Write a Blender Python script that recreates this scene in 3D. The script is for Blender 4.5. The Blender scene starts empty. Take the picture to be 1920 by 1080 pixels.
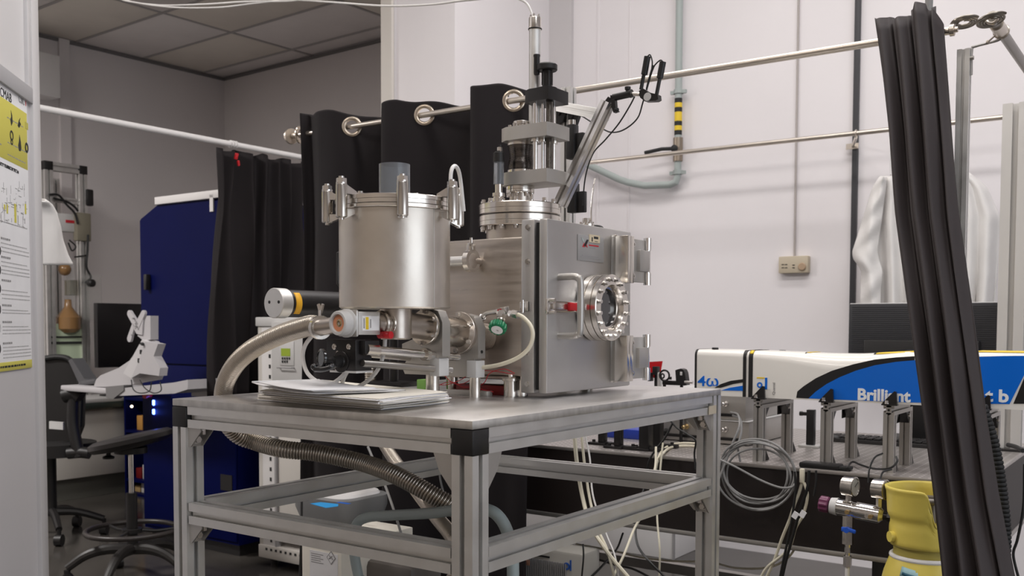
import bpy, bmesh, math, random
from mathutils import Vector, Matrix, Euler
random.seed(7)
sc = bpy.context.scene
col = sc.collection
PI = math.pi
V = Vector
# ---------------------------------------------------------------- camera
H = 1.32
cam = bpy.data.cameras.new('camera'); cam_o = bpy.data.objects.new('camera', cam); col.objects.link(cam_o)
F_PX, PITCH, ROLL, CY = 1822.0, -0.0459, 0.0028, 692.93
cp, sp = math.cos(PITCH), math.sin(PITCH); cr, sr = math.cos(ROLL), math.sin(ROLL)
FWD = V((0, cp, sp)); _u = V((0, -sp, cp)); _r = V((1, 0, 0))
RT = cr*_r + sr*_u; UP = -sr*_r + cr*_u
M = Matrix((RT, UP, -FWD)).transposed().to_4x4(); M.translation = V((0, 0, H))
cam_o.matrix_world = M
cam.sensor_width = 36.0; cam.lens = 36.0*F_PX/1920; cam.shift_y = (CY-540)/1920
cam.clip_start = .05; cam.clip_end = 60
cam.dof.use_dof = True; cam.dof.focus_distance = 2.15; cam.dof.aperture_fstop = 8.0
sc.camera = cam_o
# ---------------------------------------------------------------- colour, world, lights
sc.view_settings.view_transform = 'Standard'; sc.view_settings.look = 'None'
sc.view_settings.gamma = 1.0; sc.view_settings.use_curve_mapping = False
sc.view_settings.exposure = 0.0
w = bpy.data.worlds.new('world'); sc.world = w; w.use_nodes = True
w.node_tree.nodes['Background'].inputs[0].default_value = (.9, .93, 1, 1)
w.node_tree.nodes['Background'].inputs[1].default_value = 0.25
YAW = 0.617
N0 = V((-.0657, 1.6184, 0))
def frame(yaw, o): return Matrix.Translation(o) @ Matrix.Rotation(-yaw, 4, 'Z')
LAB = frame(YAW, N0)                 # x: right and towards camera, y: away to the right
WORLD = Matrix.Identity(4)
ROOM = frame(math.radians(37.5), N0)
PANEL = frame(-1.745, V((-1.486, 3.08, 0)))
LAMPS = [  # lab x, y, z, size x, size y, power, colour
    (-.6, 1.0, 4.45, 2.4, .5, 48, (1, .95, .90)),
    (1.2, 1.0, 4.45, 2.4, .5, 42, (.98, .97, 1)),
    (.4, 2.6, 4.45, 2.4, .4, 27, (1, .965, .94)),
    (-1.2, 2.6, 4.45, 2.2, .4, 20, (1, .965, .94)),
    (2.4, -1.6, 4.45, 2.4, .5, 60, (.97, .98, 1)),
    (-.6, -2.2, 4.45, 2.4, .5, 50, (1, .93, .86)),
    (-4.9, -.4, 3.60, 1.2, .5, 165, (1, .96, .93)),  # unseen panel, added to brighten the back room beyond the hall's spill
]
for i, (x, y, z, sx, sy, pw, c) in enumerate(LAMPS):
    l = bpy.data.lights.new('ceiling_panel_light', 'AREA'); l.shape = 'RECTANGLE'; l.size = sx; l.size_y = sy
    l.energy = pw; l.color = c
    o = bpy.data.objects.new('ceiling_panel_light', l); col.objects.link(o)
    o.matrix_world = LAB @ Matrix.Translation((x, y, z))

# daylight through the window of the right-hand wall (out of view; it gives the cool sheen on faces turned right)
l = bpy.data.lights.new('window_daylight', 'AREA'); l.shape = 'RECTANGLE'; l.size = 1.7; l.size_y = 3.4; l.energy = 50; l.color = (.80, .90, 1)
o = bpy.data.objects.new('window_daylight', l); col.objects.link(o)
o.matrix_world = LAB @ Matrix.Translation((4.84, -.3, 1.85)) @ Matrix.Rotation(PI/2, 4, 'Y')
def P(px, py, F=LAB, **k):
    """a point of the picture put on a real plane (x=, y= or z= in the frame F)"""
    d = FWD + RT*((px-960)/F_PX) - UP*((py-CY)/F_PX)
    Fi = F.inverted(); c = Fi @ V((0, 0, H)); dd = Fi.to_3x3() @ d
    a, v = list(k.items())[0]; i = 'xyz'.index(a)
    return c + dd*((v-c[i])/dd[i])

# ---------------------------------------------------------------- materials
MATS = {}
def mat(name, colr, rough=.5, metal=0, noise=0, nscale=8, bump=0, bscale=60, stretch=None, trans=0, alpha=1, emit=None, coat=0, rvar=0, ior=1.45, spec=None, obj=True):
    if name in MATS: return MATS[name]
    m = bpy.data.materials.new(name); m.use_nodes = True; nt = m.node_tree; b = nt.nodes['Principled BSDF']
    b.inputs['Base Color'].default_value = (*colr, 1); b.inputs['Roughness'].default_value = rough
    b.inputs['Metallic'].default_value = metal; b.inputs['IOR'].default_value = ior
    if trans: b.inputs['Transmission Weight'].default_value = trans
    if alpha < 1: b.inputs['Alpha'].default_value = alpha
    if coat: b.inputs['Coat Weight'].default_value = coat; b.inputs['Coat Roughness'].default_value = .08
    if spec is not None: b.inputs['Specular IOR Level'].default_value = spec
    if emit: b.inputs['Emission Color'].default_value = (*emit[0], 1); b.inputs['Emission Strength'].default_value = emit[1]
    tc = nt.nodes.new('ShaderNodeTexCoord'); mp = nt.nodes.new('ShaderNodeMapping'); nt.links.new(tc.outputs['Object'], mp.inputs[0])
    if stretch: mp.inputs['Scale'].default_value = stretch
    if noise or rvar:
        n = nt.nodes.new('ShaderNodeTexNoise'); n.inputs['Scale'].default_value = nscale; n.inputs['Detail'].default_value = 6
        nt.links.new(mp.outputs[0], n.inputs['Vector'])
        if noise:
            r = nt.nodes.new('ShaderNodeMapRange'); r.inputs[1].default_value = .3; r.inputs[2].default_value = .7
            r.inputs[3].default_value = 1-noise; r.inputs[4].default_value = 1+noise*.5
            nt.links.new(n.outputs[0], r.inputs[0])
            x = nt.nodes.new('ShaderNodeMix'); x.data_type = 'RGBA'; x.blend_type = 'MULTIPLY'; x.inputs[0].default_value = 1
            x.inputs[6].default_value = (*colr, 1); nt.links.new(r.outputs[0], x.inputs[7]); nt.links.new(x.outputs[2], b.inputs['Base Color'])
        if rvar:
            r = nt.nodes.new('ShaderNodeMapRange'); r.inputs[1].default_value = .3; r.inputs[2].default_value = .7
            r.inputs[3].default_value = max(.02, rough-rvar); r.inputs[4].default_value = rough+rvar
            nt.links.new(n.outputs[0], r.inputs[0]); nt.links.new(r.outputs[0], b.inputs['Roughness'])
    if bump:
        n2 = nt.nodes.new('ShaderNodeTexNoise'); n2.inputs['Scale'].default_value = bscale; n2.inputs['Detail'].default_value = 4
        nt.links.new(mp.outputs[0], n2.inputs['Vector'])
        bp = nt.nodes.new('ShaderNodeBump'); bp.inputs['Strength'].default_value = bump; bp.inputs['Distance'].default_value = .002
        nt.links.new(n2.outputs[0], bp.inputs['Height']); nt.links.new(bp.outputs[0], b.inputs['Normal'])
    MATS[name] = m; return m
STEEL = mat('brushed_steel', (.54, .485, .435), .34, 1, noise=.12, nscale=5, rvar=.07, bump=.05, bscale=40, stretch=(1, 1, 14))
STEELH = mat('satin_hopper_steel', (.66, .61, .55), .39, 1, noise=.14, nscale=9, rvar=.06, bump=.06, bscale=120)
STEELD = mat('door_steel', (.58, .565, .55), .42, 1, noise=.10, nscale=4, rvar=.06, bump=.05, bscale=50)
FLANGE = mat('machined_flange_steel', (.70, .66, .61), .20, 1, noise=.08, nscale=30, rvar=.05)
CHROME = mat('polished_steel', (.80, .78, .76), .12, 1)
BOLT = mat('bolt_steel', (.66, .63, .60), .25, 1)
ALU = mat('anodised_aluminium', (.72, .71, .69), .42, .85, noise=.06, nscale=20, rvar=.05)
ALUS = mat('aluminium_slab', (.66, .64, .625), .36, .95, noise=.04, nscale=3.5, rvar=.05, bump=.03, bscale=200, stretch=(3, 1, 1))
ALUE = mat('sawn_aluminium_edge', (.60, .58, .55), .45, .9, noise=.2, nscale=40, bump=.3, bscale=90, stretch=(1, 1, .35))
ALUG = mat('grey_aluminium_plate', (.50, .48, .455), .42, .85, noise=.06, nscale=15)
BLK = mat('black_plastic', (.012, .011, .011), .45)
BLKM = mat('black_anodised', (.022, .02, .02), .33, .3)
RUB = mat('black_rubber', (.012, .012, .012), .6)
FAB = mat('black_curtain_fabric', (.016, .013, .014), .80, noise=.15, nscale=3, bump=.10, bscale=500, spec=.25)
FABL = mat('charcoal_curtain_fabric', (.040, .032, .032), .62, noise=.12, nscale=3, bump=.10, bscale=500, spec=.4)
WALL = mat('white_wall_paint', (.80, .765, .775), .65, noise=.035, nscale=1.2, bump=.05, bscale=30)
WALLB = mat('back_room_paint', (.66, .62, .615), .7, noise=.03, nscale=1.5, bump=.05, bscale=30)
WALLG = mat('grey_trim_paint', (.58, .555, .56), .6)
CREAMW = mat('cream_post_paint', (.66, .62, .57), .5)
WHT = mat('white_plastic', (.78, .76, .75), .45, noise=.02)
WHTM = mat('white_enamel', (.70, .68, .67), .4)
CAB = mat('off_white_laminate', (.56, .53, .49), .5)
GREYP = mat('light_grey_plastic', (.55, .54, .53), .45)
PAPER = mat('paper', (.80, .79, .80), .8, noise=.04, nscale=12)
PAPERC = mat('cream_paper', (.74, .70, .62), .8, noise=.05, nscale=12)
BLUE = mat('navy_enamel', (.0018, .004, .050), .5, noise=.08, nscale=3, spec=.08)
LBLUE = mat('laser_blue', (.0, .135, .62), .35)
YEL = mat('yellow_label', (.78, .55, .03), .5)
YELC = mat('yellow_cylinder_paint', (.74, .60, .12), .40, noise=.10, nscale=7, bump=.1, bscale=40)
YELP = mat('poster_yellow', (.62, .56, .10), .6)
RED = mat('red_plastic', (.55, .012, .02), .35)
GRN = mat('green_plastic', (.0, .16, .06), .38)
GRNL = mat('lime_green_block', (.22, .45, .10), .5)
TUBEC = mat('cream_plastic_tube', (.72, .67, .53), .35, spec=.6)
TUBEW = mat('white_plastic_tube', (.76, .74, .72), .4)
CABG = mat('grey_cable_sheath', (.24, .235, .23), .45)
CABB = mat('black_cable_sheath', (.015, .015, .015), .45)
TEAL = mat('pale_green_pipe_paint', (.38, .425, .41), .45)
TEALB = mat('pale_blue_hose', (.42, .49, .49), .4)
WOOD = mat('dark_brown_laminate', (.015, .010, .009), .5, noise=.1, nscale=4)
GLASS = mat('clear_glass', (.9, .9, .9), .03, trans=1, ior=1.45)
SMOKE = mat('grey_translucent_tube', (.42, .44, .47), .12, trans=.75, ior=1.3)
ACRY = mat('clear_acrylic', (.92, .93, .92), .05, trans=.95, ior=1.1)
DARKG = mat('dark_viewport_glass', (.02, .02, .022), .05, coat=.5)
BEIGE = mat('beige_plastic', (.52, .45, .34), .5)
OLIVE = mat('olive_plastic', (.22, .20, .15), .5)
COAT = mat('white_cotton', (.74, .72, .70), .85, noise=.05, nscale=10, bump=.2, bscale=40)
BRASS = mat('brass', (.55, .40, .20), .3, 1)
COPPER = mat('orange_seal', (.62, .25, .13), .5)
GREENL = mat('pale_green_sheet', (.52, .62, .45), .5)
LED = mat('blue_indicator_lamp', (.1, .2, 1), .3, emit=((.06, .14, 1), 25))
LEDW = mat('white_indicator_lamp', (1, .9, .7), .3, emit=((1, .8, .5), 6))
LCD = mat('green_display', (.20, .26, .02), .3, emit=((.20, .28, .01), .3))
INK = mat('black_ink', (.02, .02, .02), .7)
INKG = mat('grey_ink', (.30, .29, .29), .8)
INKR = mat('red_ink', (.5, .02, .03), .6)
INKB = mat('blue_ink', (.02, .10, .42), .6)
WINK = mat('white_ink', (.85, .85, .85), .6)
BLUEP = mat('blue_plastic', (.02, .10, .55), .4)
PURP = mat('purple_plastic', (.14, .03, .08), .35)
def tilemat():
    return [mat('ceiling_tile_%s' % n, c, .9, noise=.05, nscale=3, bump=.3, bscale=120) for n, c in (('grey', (.72, .68, .66)), ('warm', (.76, .71, .64)), ('light', (.80, .76, .74)))]
CLAMPM = mat('clamp_steel', (.56, .53, .49), .22, 1)
TILES = tilemat()
def floormat():
    m = mat('glossy_grey_vinyl_floor', (.062, .056, .050), .20, noise=.25, nscale=2.5, rvar=.06); return m
FLOOR = floormat()
def holemat():
    m = mat('perforated_breadboard_steel', (.42, .39, .37), .38, .75, noise=.06, nscale=8)
    nt = m.node_tree; b = nt.nodes['Principled BSDF']; src = b.inputs['Base Color'].links[0].from_socket
    tc = nt.nodes.new('ShaderNodeTexCoord'); mp = nt.nodes.new('ShaderNodeMapping'); mp.inputs['Scale'].default_value = (40, 40, 0)
    fr = nt.nodes.new('ShaderNodeVectorMath'); fr.operation = 'FRACTION'; sb = nt.nodes.new('ShaderNodeVectorMath'); sb.operation = 'SUBTRACT'; sb.inputs[1].default_value = (.5, .5, 0)
    ln = nt.nodes.new('ShaderNodeVectorMath'); ln.operation = 'LENGTH'; gt = nt.nodes.new('ShaderNodeMath'); gt.operation = 'LESS_THAN'; gt.inputs[1].default_value = .17
    nt.links.new(tc.outputs['Object'], mp.inputs[0]); nt.links.new(mp.outputs[0], fr.inputs[0]); nt.links.new(fr.outputs[0], sb.inputs[0]); nt.links.new(sb.outputs[0], ln.inputs[0]); nt.links.new(ln.outputs['Value'], gt.inputs[0])
    x = nt.nodes.new('ShaderNodeMix'); x.data_type = 'RGBA'; x.inputs[7].default_value = (.75, .72, .70, 1)
    nt.links.new(gt.outputs[0], x.inputs[0]); nt.links.new(src, x.inputs[6]); nt.links.new(x.outputs[2], b.inputs['Base Color'])
    return m
HOLES = holemat()

# ---------------------------------------------------------------- mesh builder
def basis(d):
    d = V(d).normalized(); a = V((0, 0, 1)) if abs(d.z) < .9 else V((1, 0, 0))
    x = a.cross(d).normalized(); y = d.cross(x); return x, y, d
class MB:
    def __init__(s): s.b = bmesh.new()
    def grid(s, rings, closed=True, caps=True):
        vs = [[s.b.verts.new(p) for p in r] for r in rings]
        n = len(vs[0])
        for i in range(len(vs)-1):
            for j in range(n if closed else n-1):
                k = (j+1) % n
                s.b.faces.new((vs[i][j], vs[i][k], vs[i+1][k], vs[i+1][j]))
        if caps and closed:
            s.b.faces.new(list(reversed(vs[0]))); s.b.faces.new(vs[-1])
        return s
    def box(s, x0, x1, y0, y1, z0, z1, bev=0, m=None):
        r = bmesh.ops.create_cube(s.b, size=1, matrix=Matrix.Translation(((x0+x1)/2, (y0+y1)/2, (z0+z1)/2)) @ Matrix.Diagonal((abs(x1-x0), abs(y1-y0), abs(z1-z0), 1)))
        vs = r['verts']
        if bev:
            es = list({e for v in vs for e in v.link_edges})
            rr = bmesh.ops.bevel(s.b, geom=es, offset=bev, segments=2, affect='EDGES', profile=.5)
            vs = list({v for f in rr['faces'] for v in f.verts} | {v for v in vs if v.is_valid})
        if m is not None: bmesh.ops.transform(s.b, matrix=m, verts=[v for v in vs if v.is_valid])
        return s
    def obox(s, c, sx, sy, sz, rot=(0, 0, 0), bev=0):
        m = Matrix.Translation(c) @ Euler(rot).to_matrix().to_4x4()
        return s.box(-sx/2, sx/2, -sy/2, sy/2, -sz/2, sz/2, bev, m)
    def cyl(s, p0, p1, r, seg=20, r2=None):
        p0, p1 = V(p0), V(p1); x, y, d = basis(p1-p0); r2 = r if r2 is None else r2
        return s.grid([[p + (x*math.cos(2*PI*k/seg)+y*math.sin(2*PI*k/seg))*q for k in range(seg)] for p, q in ((p0, r), (p1, r2))])
    def lathe(s, p0, d, prof, seg=28, caps=True):
        p0 = V(p0); x, y, d = basis(d)
        return s.grid([[p0 + d*h + (x*math.cos(2*PI*k/seg)+y*math.sin(2*PI*k/seg))*max(r, 1e-5) for k in range(seg)] for r, h in prof], caps=caps)
    def tube(s, pts, r, seg=10, smooth=0, rf=None, closed=False):
        pts = [V(p) for p in pts]
        if smooth: pts = spline(pts, smooth, closed)
        n = len(pts); rings = []; pn = None
        for i, p in enumerate(pts):
            a = pts[(i-1) % n] if (closed or i) else p; b = pts[(i+1) % n] if (closed or i < n-1) else p
            t = (b-a).normalized()
            if pn is None: x = basis(t)[0]
            else:
                x = pn - t*pn.dot(t)
                x = x.normalized() if x.length > 1e-6 else basis(t)[0]
            pn = x; y = t.cross(x); q = rf(i, n) if rf else r
            rings.append([p + (x*math.cos(2*PI*k/seg)+y*math.sin(2*PI*k/seg))*q for k in range(seg)])
        if closed: rings.append(rings[0]); return s.grid(rings, caps=False)
        return s.grid(rings)
    def torus(s, c, d, R, r, seg=32, sg=10, flat=1):
        c = V(c); x, y, d = basis(d); rings = []
        for i in range(seg+1):
            a = 2*PI*i/seg; e = x*math.cos(a)+y*math.sin(a)
            rings.append([c + e*(R+r*math.cos(2*PI*k/sg)) + d*r*flat*math.sin(2*PI*k/sg) for k in range(sg)])
        return s.grid(rings, caps=False)
    def ring(s, c, d, r0, r1, t, seg=36):
        """flat washer with thickness t along d"""
        c = V(c); x, y, d = basis(d); rings = []
        for i in range(seg+1):
            a = 2*PI*i/seg; e = x*math.cos(a)+y*math.sin(a)
            rings.append([c+e*r0, c+e*r1, c+e*r1+d*t, c+e*r0+d*t])
        return s.grid(rings, caps=False)
    def sphere(s, c, r, sx=1, sy=1, sz=1, seg=16):
        bmesh.ops.create_uvsphere(s.b, u_segments=seg, v_segments=seg//2, radius=r, matrix=Matrix.Translation(c) @ Matrix.Diagonal((sx, sy, sz, 1))); return s
    def prism(s, pts, d):
        """closed polygon of 3-D points pushed along d"""
        d = V(d); pts = [V(p) for p in pts]
        a = [s.b.verts.new(p) for p in pts]; b = [s.b.verts.new(p+d) for p in pts]; n = len(a)
        s.b.faces.new(list(reversed(a))); s.b.faces.new(b)
        for i in range(n): s.b.faces.new((a[i], a[(i+1) % n], b[(i+1) % n], b[i]))
        return s
    def bolt(s, p, d, r, h, hexa=True):
        p = V(p); d = V(d).normalized()
        s.cyl(p, p+d*h*.25, r*1.25, 12); return s.cyl(p+d*h*.25, p+d*h, r, 6 if hexa else 12)
    def profile(s, p0, p1, w, up=(0, 0, 1), w2=None):
        """T-slot extrusion: square section, one slot per 'w' on each face"""
        p0, p1 = V(p0), V(p1); d = (p1-p0).normalized(); up = V(up); x = up.cross(d).normalized(); y = d.cross(x)
        h = w/2; H2 = (w2 or w)/2; g = w*.115; dp = w*.24
        def side(a, b, L, n):   # from corner a to b with slot in the middle
            t = (b-a).normalized(); mid = (a+b)/2
            return [a, mid-t*g, mid-t*g-n*dp*.35, mid-t*g*2.0-n*dp*.35, mid-t*g*2.0-n*dp, mid+t*g*2.0-n*dp, mid+t*g*2.0-n*dp*.35, mid+t*g-n*dp*.35, mid+t*g]
        c = [V((-h, -H2)), V((h, -H2)), V((h, H2)), V((-h, H2))]; nn = [V((0, -1)), V((1, 0)), V((0, 1)), V((-1, 0))]
        sec = []
        for i in range(4): sec += side(c[i], c[(i+1) % 4], w, nn[i])
        return s.grid([[p + x*q.x + y*q.y for q in sec] for p in (p0, p1)])
def spline(pts, k, closed=False):
    out = []; n = len(pts); rng = n if closed else n-1
    for i in range(rng):
        p0 = pts[(i-1) % n] if (closed or i) else pts[0]*2-pts[1]
        p1 = pts[i]; p2 = pts[(i+1) % n]
        p3 = pts[(i+2) % n] if (closed or i < n-2) else pts[-1]*2-pts[-2]
        for j in range(k):
            t = j/k
            out.append(.5*((2*p1)+(p2-p0)*t+(2*p0-5*p1+4*p2-p3)*t*t+(3*p1-p0-3*p2+p3)*t**3))
    if not closed: out.append(pts[-1])
    return out
def mkobj(name, mb, m, angle=32):
    me = bpy.data.meshes.new(name); bmesh.ops.recalc_face_normals(mb.b, faces=mb.b.faces) if len(mb.b.faces) < 60000 else None
    mb.b.to_mesh(me); mb.b.free()
    for x in (m if isinstance(m, (list, tuple)) else [m]): me.materials.append(x)
    me.polygons.foreach_set('use_smooth', [True]*len(me.polygons)); me.set_sharp_from_angle(angle=math.radians(angle))
    o = bpy.data.objects.new(name, me); col.objects.link(o); return o
def props(o, label=None, cat=None, group=None, kind=None):
    for k, v in (('label', label), ('category', cat), ('group', group), ('kind', kind)):
        if v: o[k] = v
class Thing:
    """an Empty at the thing's base; parts are given in the frame F's own coordinates"""
    def __init__(s, name, label, cat, o=(0, 0, 0), F=LAB, group=None):
        s.e = bpy.data.objects.new(name, None); col.objects.link(s.e); s.e.empty_display_size = .05
        s.o = V(o); s.F = F; s.e.matrix_world = F @ Matrix.Translation(s.o); props(s.e, label, cat, group)
    def part(s, name, mb, m, parent=None, label=None, angle=32, kind=None):
        bmesh.ops.translate(mb.b, verts=mb.b.verts, vec=-s.o)
        o = mkobj(name, mb, m, angle); o.parent = parent or s.e; props(o, label, None, None, kind); return o
    def text(s, body, size, m, loc, face='-y', parent=None, name='lettering', ext=.0004, sx=1, bold=0, align='LEFT'):
        TEXTS.append((s, body, size, m, V(loc)-s.o, face, parent or s.e, name, ext, sx, bold, align))
TEXTS = []
def one(name, label, cat, mb, m, o=(0, 0, 0), F=LAB, group=None, kind=None, angle=32):
    o = V(o); bmesh.ops.translate(mb.b, verts=mb.b.verts, vec=-o)
    ob = mkobj(name, mb, m, angle); ob.matrix_world = F @ Matrix.Translation(o); props(ob, label, cat, group, kind); return ob
def struct(name, mb, m, F=LAB, parent=None, label=None):
    ob = mkobj(name, mb, m); ob.matrix_world = F.copy()
    if parent: ob.parent = parent; ob.matrix_world = F.copy()
    else: ob['kind'] = 'structure'
    if label: ob['label'] = label
    return ob
def dup(root, M4=None, label=None, group=None):
    def rec(o, par):
        c = o.copy(); col.objects.link(c); c.parent = par
        for ch in list(o.children): rec(ch, c)
        return c
    r = rec(root, None)
    if M4 is not None: r.matrix_world = M4
    if label: r['label'] = label
    if group: r['group'] = group
    return r
FACES = {'-y': Matrix.Rotation(PI/2, 4, 'X'), '+x': Matrix.Rotation(PI/2, 4, 'Z') @ Matrix.Rotation(PI/2, 4, 'X'), '+z': Matrix.Identity(4),
         '-y90': Matrix.Rotation(PI/2, 4, 'X') @ Matrix.Rotation(PI/2, 4, 'Z')}
def do_texts():
    L = []
    for (s, body, size, m, loc, face, par, name, ext, sx, bold, align) in TEXTS:
        cu = bpy.data.curves.new('t', 'FONT'); cu.body = body; cu.size = size; cu.extrude = ext; cu.offset = bold; cu.resolution_u = 3; cu.align_x = align
        o = bpy.data.objects.new('t', cu); col.objects.link(o); L.append(o)
    bpy.context.view_layer.update(); dg = bpy.context.evaluated_depsgraph_get()
    for o, (s, body, size, m, loc, face, par, name, ext, sx, bold, align) in zip(L, TEXTS):
        me = bpy.data.meshes.new_from_object(o.evaluated_get(dg)); me.materials.clear(); me.materials.append(m)
        me.transform(Matrix.Translation(loc) @ FACES[face] @ Matrix.Diagonal((sx, 1, 1, 1)))
        n = bpy.data.objects.new(name, me); col.objects.link(n); n.parent = par
    for o in L: bpy.data.objects.remove(o)
# ================================================================ the room
XB = -2.54           # the lit hall starts right of this column; the dim back room is left of it
struct('floor', MB().box(-7.4, 5.0, -5.2, 5.2, -.1, 0), FLOOR)
struct('wall_back', MB().box(-3.3, 5.0, 4.13, 4.3, 0, 4.6), WALL)
struct('wall_right', MB().box(4.9, 5.05, -5.2, 4.13, 0, 4.6), WALL)
struct('wall_front', MB().box(-7.4, 4.9, -5.35, -5.2, 0, 4.6), mat('warm_wall_paint', (.62, .55, .48), .6))
wi = struct('window_1', MB().box(4.86, 4.9, -2.1, -2.0, .95, 2.75).box(4.86, 4.9, 1.4, 1.5, .95, 2.75).box(4.86, 4.9, -2.1, 1.5, .92, 1.0).box(4.86, 4.9, -2.1, 1.5, 2.7, 2.78).box(4.87, 4.9, -.35, -.25, 1, 2.7), WHTM)
struct('wall_pillar', MB().box(-2.985, XB, 3.12, 4.13, 0, 4.6), WALL)
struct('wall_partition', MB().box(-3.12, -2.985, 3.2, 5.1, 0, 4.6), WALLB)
struct('trim_1', MB().box(-3.075, -2.99, 3.08, 3.2, 0, 4.6), CREAMW)
struct('trim_2', MB().box(-3.03, -2.985, 3.1, 3.14, 0, 4.6), WALLG)
# raised strips and joints of the hall wall
s = MB().box(XB+.0, -2.37, 4.10, 4.13, 0, 4.6); struct('trim_3', s, WALLG)
i = 4
for a, b in ((1120, 1125), (1180, 1183)):
    x0 = P(a, 100, y=4.13).x; x1 = P(b, 100, y=4.13).x
    struct('trim_%d' % i, MB().box(x0, x1, 4.124, 4.13, 0, 4.6, .002), WALL); i += 1
# back room
cz = 3.7
cx, cy = -6.4528*1.0, 4.2265
C = P(420, 147, F=ROOM, z=cz)
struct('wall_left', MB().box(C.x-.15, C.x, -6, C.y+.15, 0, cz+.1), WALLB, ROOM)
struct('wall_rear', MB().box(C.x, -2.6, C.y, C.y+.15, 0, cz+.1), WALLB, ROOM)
# suspended ceiling of the back room: the slab with tiles set on a T grid
cl = struct('ceiling', MB().box(-7.5, -3.0, -1.5, 5.3, cz+.03, cz+.1), WALLG)
TX, T = 1.29, .626
K = P(305, 25, F=ROOM, z=cz)
grid = MB(); nx0 = -1; ny0 = -6
RC = ROOM.copy()
tile_me = {}
for ix in range(nx0, 3):
    for iy in range(ny0, 4):
        x0 = K.x+ix*TX; x1 = x0+TX; y0 = K.y+iy*T; y1 = y0+T
        x0 = max(x0, C.x+.005); y1 = min(y1, C.y-.005)
        x1 = min(x1, -3.02)
        if x1-x0 < .03 or y1-y0 < .03: continue
        k = (round(x1-x0, 3), round(y1-y0, 3)); mi = 1 if (ix, iy) in ((-1, 1), (0, 0), (-1, -1), (1, 1)) else (0, 2)[(ix*3+iy*5) % 4 == 1]
        g = .012
        ob = mkobj('ceiling_tile', MB().box(g, k[0]-g, g, k[1]-g, 0, .022, .004), TILES[mi]) if (k, mi) not in tile_me else None
        if ob is None:
            ob = bpy.data.objects.new('ceiling_tile', tile_me[(k, mi)]); col.objects.link(ob)
        else: tile_me[(k, mi)] = ob.data
        ob.parent = cl
        ob.matrix_world = RC @ Matrix.Translation((x0, y0, cz+.004+random.uniform(0, .004)))
for ix in range(nx0, 6):
    x = K.x+ix*TX
    if C.x < x < -3.0: grid.box(x-.012, x+.012, -1.5, C.y, cz, cz+.03)
for iy in range(ny0, 4):
    y = K.y+iy*T
    if y < C.y: grid.box(C.x, -3.0, y-.012, y+.012, cz-.0005, cz+.03)
g = mkobj('ceiling_grid', grid, mat('grid_grey', (.38, .36, .35), .6)); g.parent = cl; g.matrix_world = RC.copy(); g['kind'] = 'stuff'
e = mkobj('ceiling_edge_trim', MB().box(C.x, C.x+.02, -4, C.y, cz-.025, cz).box(C.x, -3, C.y-.02, C.y, cz-.025, cz), mat('dark_edge_trim', (.16, .15, .15), .6)); e.parent = cl; e.matrix_world = RC.copy()
# hall ceiling and the wall above the back room opening
struct('ceiling_hall', MB().box(-3.0, 5.0, -5.2, 4.3, 4.6, 4.7), WALL)
struct('wall_bulkhead', MB().box(-3.05, -2.99, -5.2, 3.1, 3.73, 4.6), WALL)
for i, (x, y, z, sx, sy, pw, c) in enumerate(LAMPS):
    lt = Thing('ceiling_light', 'long white ceiling light panel over the %s of the hall' % ('worktable', 'right of the worktable', 'far right wall', 'far left corner', 'near right corner', 'near left side', 'back room, added to brighten it, left')[i], 'light', (x, y, z+.1), group='ceiling lights')
    lt.part('housing', MB().box(x-sx/2-.03, x+sx/2+.03, y-sy/2-.03, y+sy/2+.03, z+.04, z+.14, .005), WHTM)
# narrow boarding line of the back room's left wall (cable trunk and its conduit)
q = P(124, 150, F=ROOM, x=C.x)
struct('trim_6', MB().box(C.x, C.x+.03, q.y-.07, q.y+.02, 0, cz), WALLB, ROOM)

# ================================================================ the worktable
TZ = H-.1607
A_, B_ = .818, 1.03
W45 = .045
t = Thing('worktable', 'aluminium profile worktable with a thick metal top carrying the steel vacuum chamber', 'table', (-.41, .5, 0))
slab = MB().box(-A_, 0, 0, B_, TZ-.015, TZ, .0012)
sl = t.part('table_top', slab, [ALUS, ALUE])
for p in sl.data.polygons:
    if abs(p.normal.z) < .5: p.material_index = 1
zb = TZ-.015; w = W45; h = w/2
def beam(name, a, b, up=(0, 0, 1), lab=None): return t.part(name, MB().profile(a, b, w, up), ALU, label=lab)
zl = TZ-.2221-h   # centre of the lower rails
ins = .004
for z, nm in ((zb-h, 'top_rail'), (zl, 'lower_rail')):
    a = 0 if nm == 'top_rail' else 0
    x0, x1 = -A_+w+ins, -w-ins; y0, y1 = w+ins, B_-w-ins
    beam(nm, (x0, h+.002, z), (x1, h+.002, z)); beam(nm, (x0, B_-h-.002, z), (x1, B_-h-.002, z))
    beam(nm, (-h-.002, y0, z), (-h-.002, y1, z)); beam(nm, (-A_+h+.002, y0, z), (-A_+h+.002, y1, z))
for lx in (-h, -A_+h):
    for ly in (h, B_-h):
        top = zb-w if (lx > -.1 and ly < .1) or (lx < -.5 and ly < .1) else zb-.0
        lg = t.part('leg', MB().profile((lx, ly, .03), (lx, ly, top), w, (0, 1, 0)), ALU)
        t.part('foot', MB().lathe((lx, ly, 0), (0, 0, 1), [(.032, 0), (.032, .008), (.02, .016), (.008, .018), (.008, .032)], 16), BLK, parent=lg)
        if top < zb-.01:
            t.part('corner_cap', MB().box(lx-h-.001, lx+h+.001, ly-h-.001, ly+h+.001, zb-w, zb-.001, .003), BLK, label='black plastic corner cap')
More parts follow.
